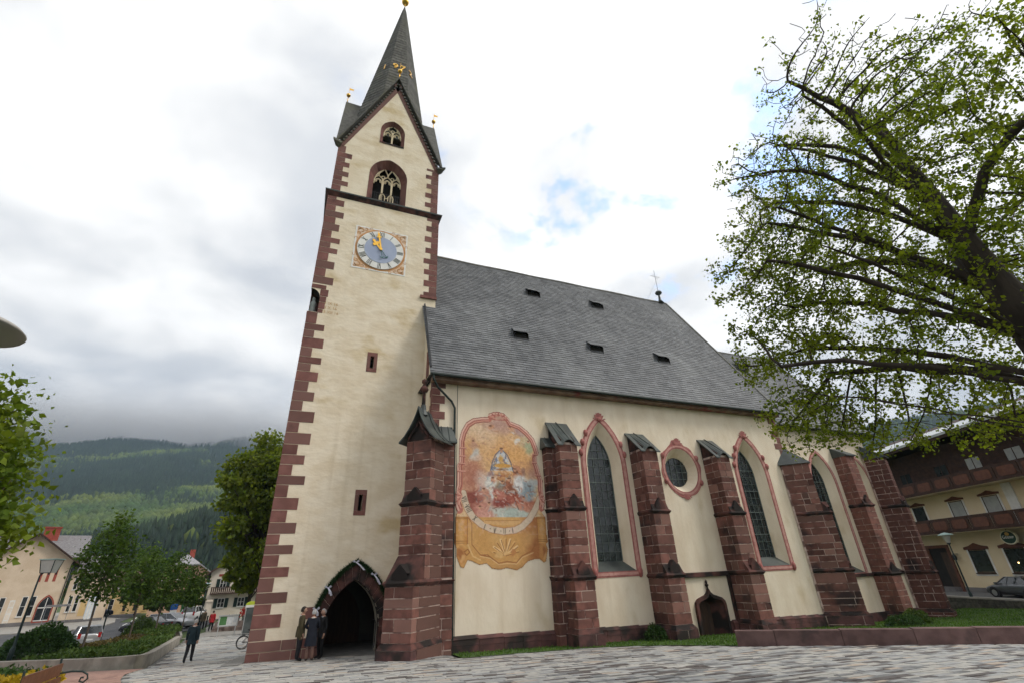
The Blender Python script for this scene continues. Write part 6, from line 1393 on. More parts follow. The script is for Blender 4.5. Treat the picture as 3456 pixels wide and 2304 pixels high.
obj('rail', MB().box(-.1,5.3,.02,.06,.35,.43).box(-.1,5.3,.02,.06,.8,.87), SHUT, fc)
fl = tag(empty('flower_ball', (-9.8,45.6,-1.34)), 'red flower display by the picket fence', 'flowers')
obj('stem', MB().tube([(0,0,0),(0,0,1.1)], .03, 6), SHUT, fl); mb = MB(); q = random.Random(3)
for _ in range(60): mb.ball((q.gauss(0,.16),q.gauss(0,.16),1.3+q.gauss(0,.2)), .07, 5)
obj('blossoms', mb, mat('red_flowers', (.45,.02,.02), (.55,.05,.03), 8, .7), fl)
gp_ = tag(empty('gate_pillar', (-15.2,60,-1.34)), 'white gate pillar with cap left of the white house', 'pillar')
obj('shaft', MB().box(-.28,.28,-.28,.28,-.1,2.1), WHW, gp_); obj('cap', MB().box(-.38,.38,-.38,.38,2.1,2.22).box(-.3,.3,-.3,.3,2.22,2.36), WHW, gp_)
bs = tag(empty('banner_sign', (-18.6,66.5,-1.34), R(8)), 'tall green banner sign with white lines of text', 'sign')
BGN = mat('banner_green', (.015,.20,.06), (.02,.25,.08), 2, .5)
obj('panel', MB().box(-.75,.75,-.04,.04,.9,4.1), BGN, bs)
for k in range(7): obj('text_line', MB().box(-.6,.25+.3*((k*5)%3)/2,-.05,-.04,1.15+k*.4,1.15+k*.4+(.2 if k%2 else .13)), FRAMW, bs)
for x in (-.78,.72): obj('post', MB().box(x,x+.06,-.03,.03,-.1,4.2), ALU, bs)
for i, (x, y, lab) in enumerate(((-14.2,45.4,'dark bollard nearest the silver estate car'),(-13.5,48.0,'dark bollard between estate car and salmon house'),(-13.4,52.5,'dark bollard nearest the salmon house'))):
    b = tag(empty('bollard', (x,y,-1.34)), lab, 'bollard', 'bollards along the pavement'); obj('shaft', MB().lathe([(.08,-.1),(.07,.9),(.09,.92),(.09,.98),(.03,1.05)], n=10), IRON, b)
ps = tag(empty('street_sign', (-18.2,55,-1.34), R(5)), 'blue and white street sign behind the parked cars', 'sign')
obj('post', MB().tube([(0,0,-.1),(0,0,2.3)], .03, 6), GREYI, ps); obj('blue_plate', MB().box(-.35,.35,-.03,-.01,1.6,2.2), mat('sign_blue', (.02,.10,.35), None, 1, .5), ps); obj('white_plate', MB().box(-.35,.35,-.03,-.01,1.15,1.55), WHITE, ps)
bs2 = tag(empty('bus_shelter', (-35.0,71.8,-1.34), R(16)), 'small grey canopy on posts before the cream houses', 'shelter')
obj('roof', MB().prism([(-1.4,2.3),(1.4,2.3),(1.2,2.55),(-1.2,2.55)], lambda x,z:(x,-.6,z), lambda x,z:(x,.6,z)), TILEG, bs2)
for x in (-1.2,1.15): obj('post', MB().box(x,x+.06,0,.06,-.1,2.3), GREYI, bs2)
# ================================================================== cars
def car(name, label, x, y, rz, paint, kind='hatch', L_=3.9, W_=1.66, H_=1.44, z=None, wheelc=(.35,.35,.35)):
    """lofted body: lower shell, greenhouse, glass, wheels, lights, bumpers, mirrors, plate"""
    z = gz(x,y) if z is None else z; t = tag(empty(name, (x,y,z), rz), label, 'car'); hl, hw = L_/2, W_/2
    CP = mat('car_'+paint[0], paint[1], tuple(min(1,c*1.1) for c in paint[1]), 2, .28, metal=paint[2], spec=.6); CG = mat('car_glass', (.012,.016,.018), (.03,.035,.04), 1.2, .06, spec=.9); RB = mat('tyre_rubber', (.012,.012,.012), None, 1, .8); RM = mat('wheel_rim', wheelc, None, 1, .35, metal=.7); PL = mat('car_black_plastic', (.02,.02,.021), None, 1, .6); RED = mat('tail_light_red', (.35,.012,.012), None, 1, .2, spec=.8); HLM = mat('head_light_clear', (.55,.56,.58), None, 1, .12, spec=.9)
    st = {'hatch':[(-1,.42,.70,.80,.86),(-.97,.30,.86,.90,.92),(-.8,.24,.92,.93,.97),(-.3,.22,.92,.94,1.),(.2,.22,.90,.94,1.),(.48,.22,.86,.92,.98),(.8,.25,.74,.80,.95),(.95,.30,.64,.68,.86),(1,.38,.56,.60,.74)],
          'sedan':[(-1,.42,.72,.80,.84),(-.97,.30,.84,.88,.9),(-.7,.24,.90,.93,.97),(-.3,.22,.90,.94,1.),(.2,.22,.88,.94,1.),(.48,.22,.84,.92,.98),(.8,.25,.74,.80,.95),(.95,.30,.66,.70,.86),(1,.38,.56,.62,.74)]}.get(kind if kind in('sedan',) else 'hatch')
    mb = MB(); rings = []
    for (f, zb_, zs_, zt_, wf) in st:
        xx = f*hl; w_ = hw*wf; k = H_/1.44
        rings.append([(xx,-w_*.86,zb_*k),(xx,-w_*.98,(zb_*.6+zs_*.4)*k),(xx,-w_,(zs_*.85+zb_*.15)*k),(xx,-w_*.93,zs_*k+.02),(xx,-w_*.5,zt_*k+.035),(xx,w_*.5,zt_*k+.035),(xx,w_*.93,zs_*k+.02),(xx,w_,(zs_*.85+zb_*.15)*k),(xx,w_*.98,(zb_*.6+zs_*.4)*k),(xx,w_*.86,zb_*k)])
    n = 10
    for r_ in rings: mb.v += r_
    m_ = len(rings); mb.f += [(i*n+k,i*n+(k+1)%n,(i+1)*n+(k+1)%n,(i+1)*n+k) for i in range(m_-1) for k in range(n)]+[tuple(range(n))[::-1], tuple(range((m_-1)*n,m_*n))]
    body = obj('body', mb, CP, t, True)
    k = H_/1.44; zb_ = .90*k
    rr_ = {'hatch':(-.96,-.80,.12,.50),'estate':(-.97,-.86,.10,.50),'suv':(-.97,-.88,.12,.46),'sedan':(-.70,-.42,.14,.50)}[kind]
    a, b, c, d = [v*hl for v in rr_]; wt, wb = hw*.74, hw*.92; zr = H_
    roofp = [(b,-wt,zr-.05),(b,wt,zr-.05),(c,wt,zr-.02),(c,-wt,zr-.02)]
    obj('roof', MB().add([(b-.02,-wt,zr-.06),(b-.02,wt,zr-.06),((b+c)/2,wt,zr),(c+.02,wt,zr-.05),(c+.02,-wt,zr-.05),((b+c)/2,-wt,zr)], [(0,1,2,5),(5,2,3,4)]), CP, t, True)
    def pan(nm, q, m2=CG): return obj(nm, MB().add(q, [tuple(range(len(q)))]), m2, t)
    pan('windscreen', [(c+.02,-wt,zr-.05),(c+.02,wt,zr-.05),(d,wb,zb_-.02),(d,-wb,zb_-.02)]); pan('rear_window', [(b-.02,wt,zr-.06),(b-.02,-wt,zr-.06),(a,-wb,zb_),(a,wb,zb_)])
    for s in (-1, 1):
        xs = [b, b+(c-b)*.36, b+(c-b)*.78, c]; xb = [a, a+(d-a)*.34, a+(d-a)*.66, d]
        for i in range(3): pan('side_window', [(xs[i]+.03,s*wt,zr-.07),(xs[i+1]-.03,s*wt,zr-.07),(xb[i+1]-.03,s*wb,zb_),(xb[i]+.03 ,s*wb,zb_)])
        mb = MB()
        for i in range(4): mb.tube([(xs[i],s*(wt+.005),zr-.05),(xb[i],s*(wb+.005),zb_-.01)], .035 if i in (0,3) else .025, 5)
        mb.tube([(xs[0],s*wt,zr-.05),(xs[3],s*wt,zr-.04)], .03, 5); obj('pillars', mb, CP if kind != 'sedan' else CP, t)
        for xx in (-hl*.62, hl*.63):
            wh = obj('wheel', MB().tube([(xx,s*(hw-.20),.30),(xx,s*(hw+.005),.30)], .305, 20), RB, t); obj('rim', MB().tube([(xx,s*(hw-.02),.30),(xx,s*(hw+.015),.30)], .20, 14), RM, wh)
            obj('wheel_arch', MB().tube([(xx,s*(hw-.22),.34),(xx,s*(hw-.004),.34)], .37, 18), PL, t)
        mr = obj('mirror', MB().box(d-.32,d-.16,s*(hw+.0) if s > 0 else -hw-.17,s*(hw+.17) if s > 0 else -hw,zb_+.0,zb_+.14), CP, t)
        obj('tail_light', MB().box(-hl-.01,-hl+.10,min(s*hw*.84,s*hw*.62),max(s*hw*.84,s*hw*.62),.66*k,.98*k if kind != 'sedan' else .82*k), RED, t); obj('headlight', MB().box(hl-.14,hl-.0,min(s*hw*.78,s*hw*.48),max(s*hw*.78,s*hw*.48),.54*k,.66*k), HLM, t)
        obj('door_handle', MB().box(.05,.2,s*(hw+.0)-.015,s*(hw+.0)+.015,.80*k,.83*k), PL, t)
    obj('bumper', MB().box(-hl-.05,-hl+.12,-hw*.84,hw*.84,.30,.52), CP if kind != 'suv' else PL, t); obj('bumper', MB().box(hl-.16,hl+.03,-hw*.76,hw*.76,.26,.46), CP if kind != 'suv' else PL, t)
    obj('number_plate', MB().box(-hl-.06,-hl-.05,-.26,.26,.55,.66), FRAMW, t); obj('underbody', MB().box(-hl*.95,hl*.92,-hw*.8,hw*.8,.17,.3), PL, t)
    return t
SILV = ('silver', (.42,.42,.43), .6); BLK = ('black', (.012,.012,.014), .1); GRY = ('grey', (.10,.105,.11), .5); DBL = ('dark_blue', (.015,.02,.035), .3); REDC = ('dull_red', (.16,.02,.018), .2); WHT = ('white', (.6,.6,.6), 0)
car('parked_car', 'silver hatchback seen from behind, parked beyond the first street tree', -20.1, 33.6, R(112), SILV, 'hatch', 3.95, 1.72, 1.55)
car('parked_car', 'dark car half hidden behind the big round bush', -23.0, 36.0, R(115), GRY, 'sedan', 4.4, 1.72, 1.45)
car('parked_car', 'black car parked behind the planter shrubs', -18.6, 45.4, R(155), BLK, 'sedan', 4.5, 1.75, 1.42)
car('parked_car', 'silver estate car just behind the black car', -17.0, 48.4, R(-25), SILV, 'estate', 4.6, 1.78, 1.52)
car('parked_car', 'dark blue off-roader parked before the ochre building', -36.0, 92.5, R(20), DBL, 'suv', 4.3, 1.8, 1.75)
car('parked_car', 'white van-like car beyond the bollards', -16.4, 58.3, R(80), WHT, 'estate', 4.4, 1.8, 1.8)
car('parked_car', 'dull red car parked beside the white gate pillar', -15.3, 64, R(15), REDC, 'hatch', 3.8, 1.66, 1.45, z=-1.34)
car('parked_car', 'grey saloon car parked in front of the hotel', 42.75, -.3, ang+math.pi, GRY, 'sedan', 4.2, 1.7, 1.36, z=FCZ)
# ================================================================== people
SKIN = mat('skin', (.42,.24,.17), (.48,.29,.21), 6, .6)
def skinned(name, joints, edges, mats, pick, parent, sub=2):
    """one continuous body grown from a joint skeleton (Skin + Subdivision), materials picked per face"""
    me = bpy.data.meshes.new(name); me.from_pydata([j[0] for j in joints], edges, []); o = bpy.data.objects.new(name, me); COL.objects.link(o)
    md = o.modifiers.new('skin', 'SKIN'); sv = me.skin_vertices[0].data
    for i, j in enumerate(joints): sv[i].radius = (j[1], j[2] if len(j) > 2 else j[1])
    sv[0].use_root = True; md.use_smooth_shade = True; s = o.modifiers.new('sub', 'SUBSURF'); s.levels = s.render_levels = sub
    dg = bpy.context.evaluated_depsgraph_get(); nm = bpy.data.meshes.new_from_object(o.evaluated_get(dg)); bpy.data.objects.remove(o); bpy.data.meshes.remove(me)
    nm.name = name; nm.materials.clear()
    for m_ in mats: nm.materials.append(m_)
    for p in nm.polygons: p.material_index = pick(p.center); p.use_smooth = True
    return obj(name, nm, None, parent)
def person(label, x, y, rz, h, top, bottom, hairm, pose, jacket=.5, skirt=False, shirt=None, group=None, z=None, bald=False):
    """local frame: faces -Y. pose: dict of joint overrides (fractions of height)"""
    z = gz(x,y)+.015 if z is None else z; t = tag(empty('person', (x,y,z), rz), label, 'person', group)
    P = dict(pel=(0,0,.53),wai=(0,0,.62),che=(0,.0,.74),nek=(0,.005,.835),hd=(0,-.005,.87),
      shl=(-.105,.0,.80),shr=(.105,0,.80),ell=(-.135,.02,.635),elr=(.135,.02,.635),hal=(-.135,-.03,.49),har=(.135,-.03,.49),fil=(-.132,-.045,.435),fir=(.132,-.045,.435),
      hil=(-.052,0,.50),hir=(.052,0,.50),knl=(-.056,-.01,.28),knr=(.056,-.01,.28),anl=(-.058,.015,.045),anr=(.058,.015,.045),tol=(-.068,-.085,.018),tor=(.068,-.085,.018))
    pose = dict(pose); turn = pose.pop('turn', 0); P.update(pose); K = list(P); S_ = {k: Vector(P[k])*h for k in K}
    rad = dict(pel=(.098,.072),wai=(.088,.066),che=(.106,.07),nek=(.036,.036),hd=(.034,.036),shl=(.046,.046),shr=(.046,.046),ell=(.034,.034),elr=(.034,.034),hal=(.024,.020),har=(.024,.020),fil=(.010,.016),fir=(.010,.016),hil=(.058,.062),hir=(.058,.062),knl=(.044,.046),knr=(.044,.046),anl=(.032,.034),anr=(.032,.034),tol=(.026,.018),tor=(.026,.018))
    J = [(tuple(S_[k]), rad[k][0]*h, rad[k][1]*h) for k in K]; ix = {k: i for i, k in enumerate(K)}
    E_ = [('pel','wai'),('wai','che'),('che','nek'),('nek','hd'),('che','shl'),('che','shr'),('shl','ell'),('shr','elr'),('ell','hal'),('elr','har'),('hal','fil'),('har','fir'),('pel','hil'),('pel','hir'),('hil','knl'),('hir','knr'),('knl','anl'),('knr','anr'),('anl','tol'),('anr','tor')]
    SHOE = mat('dark_shoes', (.012,.011,.011), None, 1, .5)
    hemz = jacket*h
    def pick(c):
        if c.z < .05*h: return 3
        for s in ('l','r'):
            if (c-S_['fi'+s]).length < .05*h or (c-S_['ha'+s]).length < .022*h: return 2
        if c.z > S_['nek'].z-.012*h and abs(c.x-S_['nek'].x) < .06*h: return 2
        if any((c-S_['ha'+s]).length < .12*h for s in 'lr'): return 0
        if c.z > hemz: return 0
        if skirt and c.z < .30*h: return 4
        return 1
    STOCK = mat('stockings', (.16,.09,.07), None, 1, .6)
    body = skinned('body', J, [(ix[a],ix[b]) for a,b in E_], [top, bottom, SKIN, SHOE, STOCK], pick, t)
    # fingers: four and a thumb on each hand
    for s, sg_ in (('l',-1),('r',1)):
        mb = MB(); hnd = S_['ha'+s]; fi = S_['fi'+s]; d = (fi-hnd).normalized(); side = d.cross(Vector((0,0,1))) if abs(d.z) < .9 else Vector((0,1,0)).cross(d)
        side = Vector((0,-1,0)) if side.length < .1 else side.normalized()
        for k in range(4):
            ln = (.030,.036,.034,.027)[k]*h; o = fi+side*(k-1.5)*.0095*h; cv = Vector((-sg_*.012*h,0,0)); mb.tube([o-d*.012*h, o+d*ln*.55+cv*.3, o+d*ln+cv], [.0055*h,.005*h,.004*h], 5)
        o = hnd+side*-.022*h+d*.01*h; mb.tube([o, o+d*.022*h-side*.010*h, o+d*.042*h-side*.008*h], [.0065*h,.006*h,.0045*h], 5)
        obj('fingers', mb, SKIN, body, True)
    # head with face
    c = S_['hd']+Vector((0,-.008*h,.058*h)); hh = .066*h; hd = empty('head', tuple(c), turn, t)
    m2 = MB(); n = 14; rows = 10; V = []
    for i in range(rows+1):
        a = math.pi*i/rows; zz_ = -math.cos(a)
        for k in range(n):
            b = 2*math.pi*k/n; rx = math.sin(a)*.76; ry = math.sin(a)*.92; px, py = rx*math.cos(b), ry*math.sin(b)
            if zz_ < -.2: f = 1+(zz_+.2)*.42; px *= f; py = py*f-(.16*(-zz_-.2) if py < 0 else -.12*(zz_+.2))
            V.append((px*hh,py*hh,zz_*hh*1.06))
    m2.add(V, [(i*n+k,i*n+(k+1)%n,(i+1)*n+(k+1)%n,(i+1)*n+k) for i in range(rows) for k in range(n)]); hm = obj('skull', m2, SKIN, hd, True)
    obj('nose', MB().add([(0,-.90*hh,.18*hh),(-.13*hh,-.86*hh,-.22*hh),(.13*hh,-.86*hh,-.22*hh),(0,-1.16*hh,-.16*hh)], [(0,1,3),(0,3,2),(1,2,3)]), SKIN, hd)
    EYE = mat('eye_dark', (.03,.02,.015), None, 1, .3); LIP = mat('lips', (.35,.13,.11), None, 1, .6)
    for s in (-1, 1):
        obj('eye', MB().ball((s*.30*hh,-.80*hh,.06*hh), .09*hh, 6), EYE, hd); obj('ear', MB().ball((s*.78*hh,.06*hh,-.02*hh), .2*hh, 6, .5, 1.1), SKIN, hd)
    obj('mouth', MB().box(-.22*hh,.22*hh,-.86*hh,-.78*hh,-.50*hh,-.44*hh), LIP, hd)
    if hairm:
        m2 = MB(); V = []; rows = 7
        for i in range(rows+1):
            a = math.pi*(.5 if bald else .46)*0+ (math.pi*.62)*i/rows
            for k in range(n):
                b = 2*math.pi*k/n; fr = math.sin(b) < -.35; aa = min(a, math.pi*.30) if fr else (a if not bald else max(a, math.pi*.28))
                V.append((math.sin(aa)*.83*hh*math.cos(b), math.sin(aa)*1.0*hh*math.sin(b)+.03*hh, math.cos(aa)*hh*1.14))
        m2.add(V, [(i*n+k,(i+1)*n+k,(i+1)*n+(k+1)%n,i*n+(k+1)%n) for i in range(rows) for k in range(n)]); obj('hair', m2, hairm, hd, True)
    # coat skirt or skirt as flared cloth below the waist, and collar
    def cone(nm, z0, z1, r0, r1, m_):
        m3 = MB(); nn = 16; cx = S_['pel'].x; cy = S_['pel'].y; V = []
        for zz_, r_ in ((z0,r0),((z0+z1)/2,(r0+r1)/2*1.02),(z1,r1)):
            for k in range(nn):
                b = 2*math.pi*k/nn; f = 1+.05*math.sin(3*b+zz_*9); V.append((cx+r_[0]*h*math.cos(b)*f if 0 else cx+r_*1.12*h*math.cos(b)*f, cy+r_*.86*h*math.sin(b)*f, zz_*h))
        m3.add(V, [(i*nn+k,i*nn+(k+1)%nn,(i+1)*nn+(k+1)%nn,(i+1)*nn+k) for i in range(2) for k in range(nn)]); obj(nm, m3, m_, t, True)
    cone('jacket_skirt', .63, jacket-.035, .092, .108, top)
    if skirt: cone('skirt', .58, .285, .095, .118, bottom)
    if shirt: obj('collar', MB().tube([(S_['nek'].x+.042*h*math.cos(a*.785), S_['nek'].y+.045*h*math.sin(a*.785), S_['nek'].z-.004*h) for a in range(9)], .010*h, 5, False), shirt, t)
    return t
OLIVE = mat('olive_jacket', (.055,.045,.022), (.075,.06,.03), 8, .85); NAVY = mat('navy_cloth', (.008,.010,.017), (.014,.016,.025), 8, .85); BLKC = mat('black_cloth', (.007,.007,.008), (.012,.012,.013), 8, .85); TEAL = mat('dark_teal_jacket', (.008,.020,.026), (.012,.028,.036), 8, .8); REDJ = mat('red_jacket', (.33,.012,.018), (.42,.02,.026), 8, .75); KHAKI = mat('khaki_jacket', (.085,.07,.045), (.11,.09,.06), 8, .85); DTR = mat('dark_trousers', (.014,.014,.017), (.02,.02,.024), 8, .85)
GREYH = mat('grey_hair', (.30,.29,.28), (.42,.41,.40), 20, .7); DARKHR = mat('dark_hair', (.02,.014,.01), (.035,.025,.018), 20, .6); SHIRT = mat('white_shirt', (.65,.64,.62), None, 1, .8)
clasp = dict(ell=(-.15,-.02,.65), elr=(.15,-.02,.65), hal=(-.05,-.14,.60), har=(.05,-.14,.60), fil=(-.01,-.165,.595), fir=(.01,-.165,.60))
person('man in olive jacket and dark trousers standing left of the porch', -4.42, 1.5, R(100), 1.79, OLIVE, DTR, DARKHR, dict(elr=(.13,-.03,.64), har=(.09,-.15,.60), fir=(.07,-.19,.61), turn=R(-6)), .47, shirt=SHIRT)
person('grey-haired woman in dark navy suit with skirt, back turned, before the porch', -4.02, 1.12, R(170), 1.68, NAVY, NAVY, GREYH, dict(clasp, knl=(-.05,0,.28), knr=(.05,0,.28)), .46, skirt=True, shirt=SHIRT)
person('balding man in black suit holding out a hand at the porch', -3.62, 1.95, R(-60), 1.70, BLKC, BLKC, GREYH, dict(ell=(-.14,-.03,.64), hal=(-.1,-.16,.62), fil=(-.08,-.21,.63), turn=R(8)), .46, shirt=SHIRT, bald=True)
walk = dict(knl=(-.05,-.07,.285), anl=(-.052,-.075,.06), tol=(-.06,-.17,.03), knr=(.05,.03,.275), anr=(.05,.12,.06), tor=(.055,.035,.018), ell=(-.14,.05,.64), hal=(-.15,.03,.50), fil=(-.15,.02,.45), elr=(.14,-.02,.64), har=(.15,-.07,.51), fir=(.15,-.09,.46))
person('grey-haired man in dark teal jacket walking away across the square', -8.9, 8.0, R(172), 1.72, TEAL, DTR, GREYH, walk, .455, shirt=SHIRT)
person('man in khaki jacket bending forward beside the red-coated woman', -13.15, 42.2, R(165), 1.88, KHAKI, DTR, GREYH, dict(walk, che=(0,-.03,.735), nek=(0,-.06,.825), hd=(0,-.075,.855), shl=(-.105,-.03,.795), shr=(.105,-.03,.795)), .46, shirt=SHIRT)
person('woman in bright red jacket and dark trousers walking away', -12.05, 39.9, R(175), 1.78, REDJ, DTR, DARKHR, walk, .47)
# ================================================================== wooded hills and mountain
def vnoise2(x, y, s, seed):
    g = np.random.default_rng(seed).random((256,256)); u, v = x/s, y/s; i, j = np.floor(v).astype(int), np.floor(u).astype(int); fv, fu = v-i, u-j; fv = fv*fv*(3-2*fv); fu = fu*fu*(3-2*fu); G = lambda a, b: g[a%256, b%256]
    return G(i,j)*(1-fv)*(1-fu)+G(i+1,j)*fv*(1-fu)+G(i,j+1)*(1-fv)*fu+G(i+1,j+1)*fv*fu
def fbm(x, y, s, seed, o=4): return sum(vnoise2(x, y, s/2**k, seed+k)*.5**k for k in range(o))/1.9
def hill(name, xs, ys, fn, m):
    X, Y = np.meshgrid(xs, ys); Z_ = fn(X, Y); V = np.stack([X.ravel(),Y.ravel(),Z_.ravel()],1); nx_, ny_ = len(xs), len(ys)
    I = np.arange(nx_*ny_).reshape(ny_,nx_); F = np.stack([I[:-1,:-1].ravel(),I[:-1,1:].ravel(),I[1:,1:].ravel(),I[1:,:-1].ravel()],1)
    o = pack(name, V, F, m); o.data.polygons.foreach_set('use_smooth', [True]*len(F)); return tag(o, kind='structure')
def forest(name, label, pts, hmin, hmax, m, seed, conifer=.6, tiers=2):
    """a far wood: thousands of small crowns joined in one mass"""
    q = random.Random(seed); V = []; F = []; MI = []
    for (x, y, z) in pts:
        h = q.uniform(hmin,hmax)*(1+max(0,y-500)/1400); o = len(V); n = 5; a0 = q.uniform(0,1)
        if q.random() < conifer:
            r_ = h*q.uniform(.15,.21)
            for t in range(tiers):
                zb_ = z+h*(.08+(.84/tiers)*t if tiers > 1 else .08); rr_ = r_*(1-t/tiers*.85); ot = len(V)
                for k in range(n): a = a0+k*2*math.pi/n; f = q.uniform(.8,1.15); V.append((x+rr_*f*math.cos(a), y+rr_*f*math.sin(a), zb_))
                V.append((x+q.uniform(-.1,.1)*r_, y, z+h*(min(1,.5+.5*(t+1)/tiers) if tiers > 1 else 1.0)))
                for k in range(n): F.append((ot+k,ot+(k+1)%n,ot+n)); MI.append(0)
        else:
            r_ = h*q.uniform(.26,.36); zs_ = [(.15,.6),(.45,1.0),(.78,.72)]
            for (f, rr_) in zs_:
                for k in range(n): a = a0+k*2*math.pi/n; g = q.uniform(.82,1.18); V.append((x+r_*rr_*g*math.cos(a), y+r_*rr_*g*math.sin(a), z+h*.85*f))
            V.append((x,y,z+h*.9))
            for lv in range(2):
                for k in range(n): b_ = o+lv*n; F.append((b_+k,b_+(k+1)%n,b_+n+(k+1)%n)); F.append((b_+k,b_+n+(k+1)%n,b_+n+k)); MI += [1,1]
            for k in range(n): F.append((o+2*n+k,o+2*n+(k+1)%n,o+3*n)); MI.append(1)
    o = pack(name, V, F, m[0]); o.data.materials.append(m[1]); o.data.polygons.foreach_set('material_index', MI); return tag(o, label, 'forest', kind='stuff')
CONF = mat('conifer_green', (.012,.024,.014), (.022,.038,.020), .02, .9, island=.7); DECF = mat('beech_sunlit_green', (.035,.068,.016), (.085,.11,.02), .012, .9, island=.7)  # beech yellow-green also stands in for the sunlit patch on the mountain
HILLF = mat('hill_floor', (.016,.030,.014), (.035,.055,.02), .01, .95, c3=(.12,.115,.105), s3=.006, t3=(.66,.74))
def f_mtn(X, Y):
    s = np.clip((Y-330-.10*X)/1500, 0, 1.4); crest = 440+.055*(X+400)*.6+55*(fbm(X,Y*.3,420,1)-.5)*2-70*np.exp(-((X+690)/60)**2)
    up_ = np.where(s < 1, s**1.18, 1-(s-1)*.35); return -2+crest*up_+np.clip(s*3,0,1)*(90*(fbm(X,Y,520,5)-.5)+34*(fbm(X,Y,150,9)-.5))
xs = np.linspace(-1500,420,110); ys = np.linspace(300,2500,110)
hill('mountain', xs, ys, f_mtn, HILLF)
g = np.random.default_rng(2); n = 60000; X = g.uniform(-1,1,n); Y = 340+(g.random(n)**1.35)*1550; X = -4.8+(Y+21)*np.tan(np.radians(-13.5+14*X)); Zm_ = f_mtn(X,Y); dec = fbm(X,Y,260,33); az_ = np.degrees(np.arctan2(X+4.8,Y+21)); ok = (az_ > -27) & (az_ < 0)
rock = fbm(X,Y,130,71); ok &= ~((rock > .60) & (Zm_ > 330))
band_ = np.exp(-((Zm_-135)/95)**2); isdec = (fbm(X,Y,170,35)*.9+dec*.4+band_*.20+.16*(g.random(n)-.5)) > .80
far_ = ok
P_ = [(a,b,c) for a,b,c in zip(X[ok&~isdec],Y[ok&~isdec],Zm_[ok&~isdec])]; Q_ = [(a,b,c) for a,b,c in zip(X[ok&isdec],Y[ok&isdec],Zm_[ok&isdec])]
forest('mountain_forest', 'dark conifer forest on the mountain behind the village', P_, 9, 17, (CONF,DECF), 3, 1.0, 1); forest('mountain_beechwood', 'fresh green beech woods across the lower mountain slope, yellowish in place of a sunlit patch', Q_, 8, 15, (CONF,DECF), 4, .0)
def f_hill(X, Y):
    s = np.clip((Y-190)/190, 0, 1.6); top_ = 20+ 36/(1+np.exp(-(X+95)/26))-18/(1+np.exp((X+125)/22)); return -2+np.maximum(top_,3)*np.where(s < 1, s, 1-.1*(s-1))+10*(fbm(X,Y,90,15)-.5)*np.clip(s*2,0,1)
hill('conifer_hill', np.linspace(-230,160,60), np.linspace(185,520,40), f_hill, HILLF)
n = 4200; X = g.uniform(-190,60,n); Y = g.uniform(205,400,n); Zh = f_hill(X,Y); az_ = np.degrees(np.arctan2(X+4.8,Y+21)); ok = (az_ > -25) & (az_ < 1)
forest('hill_forest', 'dark spruce wood on the near hill behind the houses', list(zip(X[ok],Y[ok],Zh[ok])), 9, 17, (CONF,DECF), 6, .985, 3)
def f_right(X, Y):
    D = np.hypot(X,Y+21); s = np.clip((D-330)/800, 0, 1.35); return -3+232*np.where(s < 1, s**1.1, 1-.2*(s-1))*(.9+.3*(fbm(X,Y,500,41)-.2)*.6)+26*(fbm(X,Y,160,44)-.5)*np.clip(s*3,0,1)
hill('wooded_ridge', np.linspace(250,1500,70), np.linspace(-150,900,60), f_right, HILLF)
n = 9000; A = g.uniform(R(57),R(76),n); D = 340+(g.random(n)**.85)*850; X = -4.8+D*np.sin(A); Y = -21+D*np.cos(A); Zr_ = f_right(X,Y)
forest('ridge_forest', 'dark wooded ridge behind the hotel', list(zip(X,Y,Zr_)), 14, 24, (CONF,DECF), 8, .8, 1)
n = 420; A = g.uniform(R(58),R(72),n); D = g.uniform(225,300,n); X = -4.8+D*np.sin(A); Y = -21+D*np.cos(A)
def f_near(X, Y): D = np.hypot(X+4.8,Y+21); return -3+34*np.clip((D-200)/120,0,1)
hill('near_knoll', np.linspace(150,300,30), np.linspace(40,180,30), lambda X,Y: f_near(X,Y)-14*(D_ := 0) if 0 else f_near(X,Y)*np.clip((330-np.hypot(X+4.8,Y+21))/30,0,1)-1, HILLF)
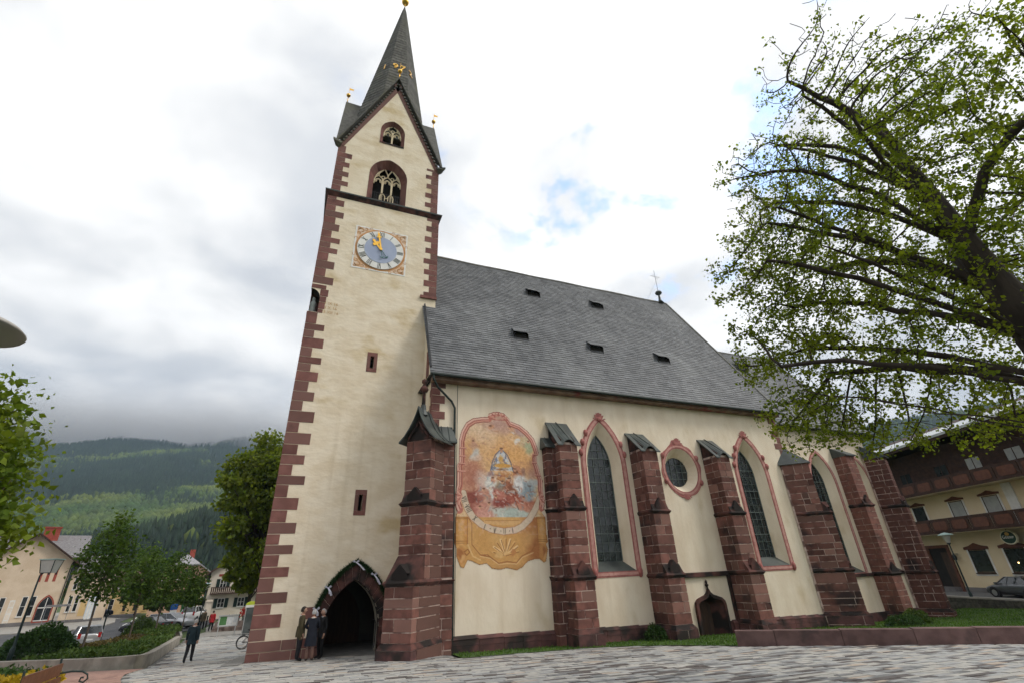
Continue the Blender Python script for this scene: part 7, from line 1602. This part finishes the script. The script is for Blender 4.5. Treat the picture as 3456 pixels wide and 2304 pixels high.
forest('knoll_forest', 'dark spruces on the knoll directly behind the hotel', list(zip(X,Y,f_near(X,Y))), 9, 15, (CONF,DECF), 9, .85, 2)
# ---- valley haze
hz = bpy.data.materials.new('valley_haze'); hz.use_nodes = True; t_ = hz.node_tree; t_.nodes.clear(); o_ = t_.nodes.new('ShaderNodeOutputMaterial'); v_ = t_.nodes.new('ShaderNodeVolumePrincipled')
v_.inputs['Color'].default_value = (.55,.74,.95,1); v_.inputs['Density'].default_value = .00017; v_.inputs['Anisotropy'].default_value = .2; t_.links.new(v_.outputs[0], o_.inputs['Volume'])
tag(obj('haze', MB().box(-1800,1800,-400,2700,-12,620), hz), kind='stuff')

# ---- cloud bank lying on the crest: soft-edged vapour in one box
m_ = bpy.data.materials.new('cloud_vapour'); m_.use_nodes = True; nt = m_.node_tree; nt.nodes.clear(); o_ = N('ShaderNodeOutputMaterial'); v_ = N('ShaderNodeVolumePrincipled'); L(v_.outputs[0], o_.inputs['Volume'])
v_.inputs['Color'].default_value = (.98,.985,1,1); v_.inputs['Anisotropy'].default_value = .0
tc = N('ShaderNodeTexCoord'); sp_ = N('ShaderNodeSeparateXYZ'); L(tc.outputs['Generated'], sp_.inputs[0]); ge = N('ShaderNodeNewGeometry')
nz_ = N('ShaderNodeTexNoise'); nz_.inputs['Scale'].default_value = .0042; nz_.inputs['Detail'].default_value = 3; L(tc.outputs['Object'], nz_.inputs['Vector'])
hz_ = mm('ADD', sp_.outputs[2], mm('MULTIPLY', mm('SUBTRACT', nz_.outputs[0], .5), .55))
den_ = mm('MULTIPLY', mm('MULTIPLY', mapr(hz_, .10, .32, 0, 1), mapr(hz_, .34, .90, 1, 0)), mm('MULTIPLY', mm('MULTIPLY', mapr(sp_.outputs[0], 0, .16, 0, 1), mapr(sp_.outputs[0], .84, 1, 1, 0)), mm('MULTIPLY', mapr(sp_.outputs[1], 0, .3, 0, 1), mapr(sp_.outputs[1], .7, 1, 1, 0))))
L(mm('MULTIPLY', den_, .008), v_.inputs['Density'])
tag(obj('cloud_bank', MB().box(-1330,560,1420,2220,330,600), m_), kind='stuff')
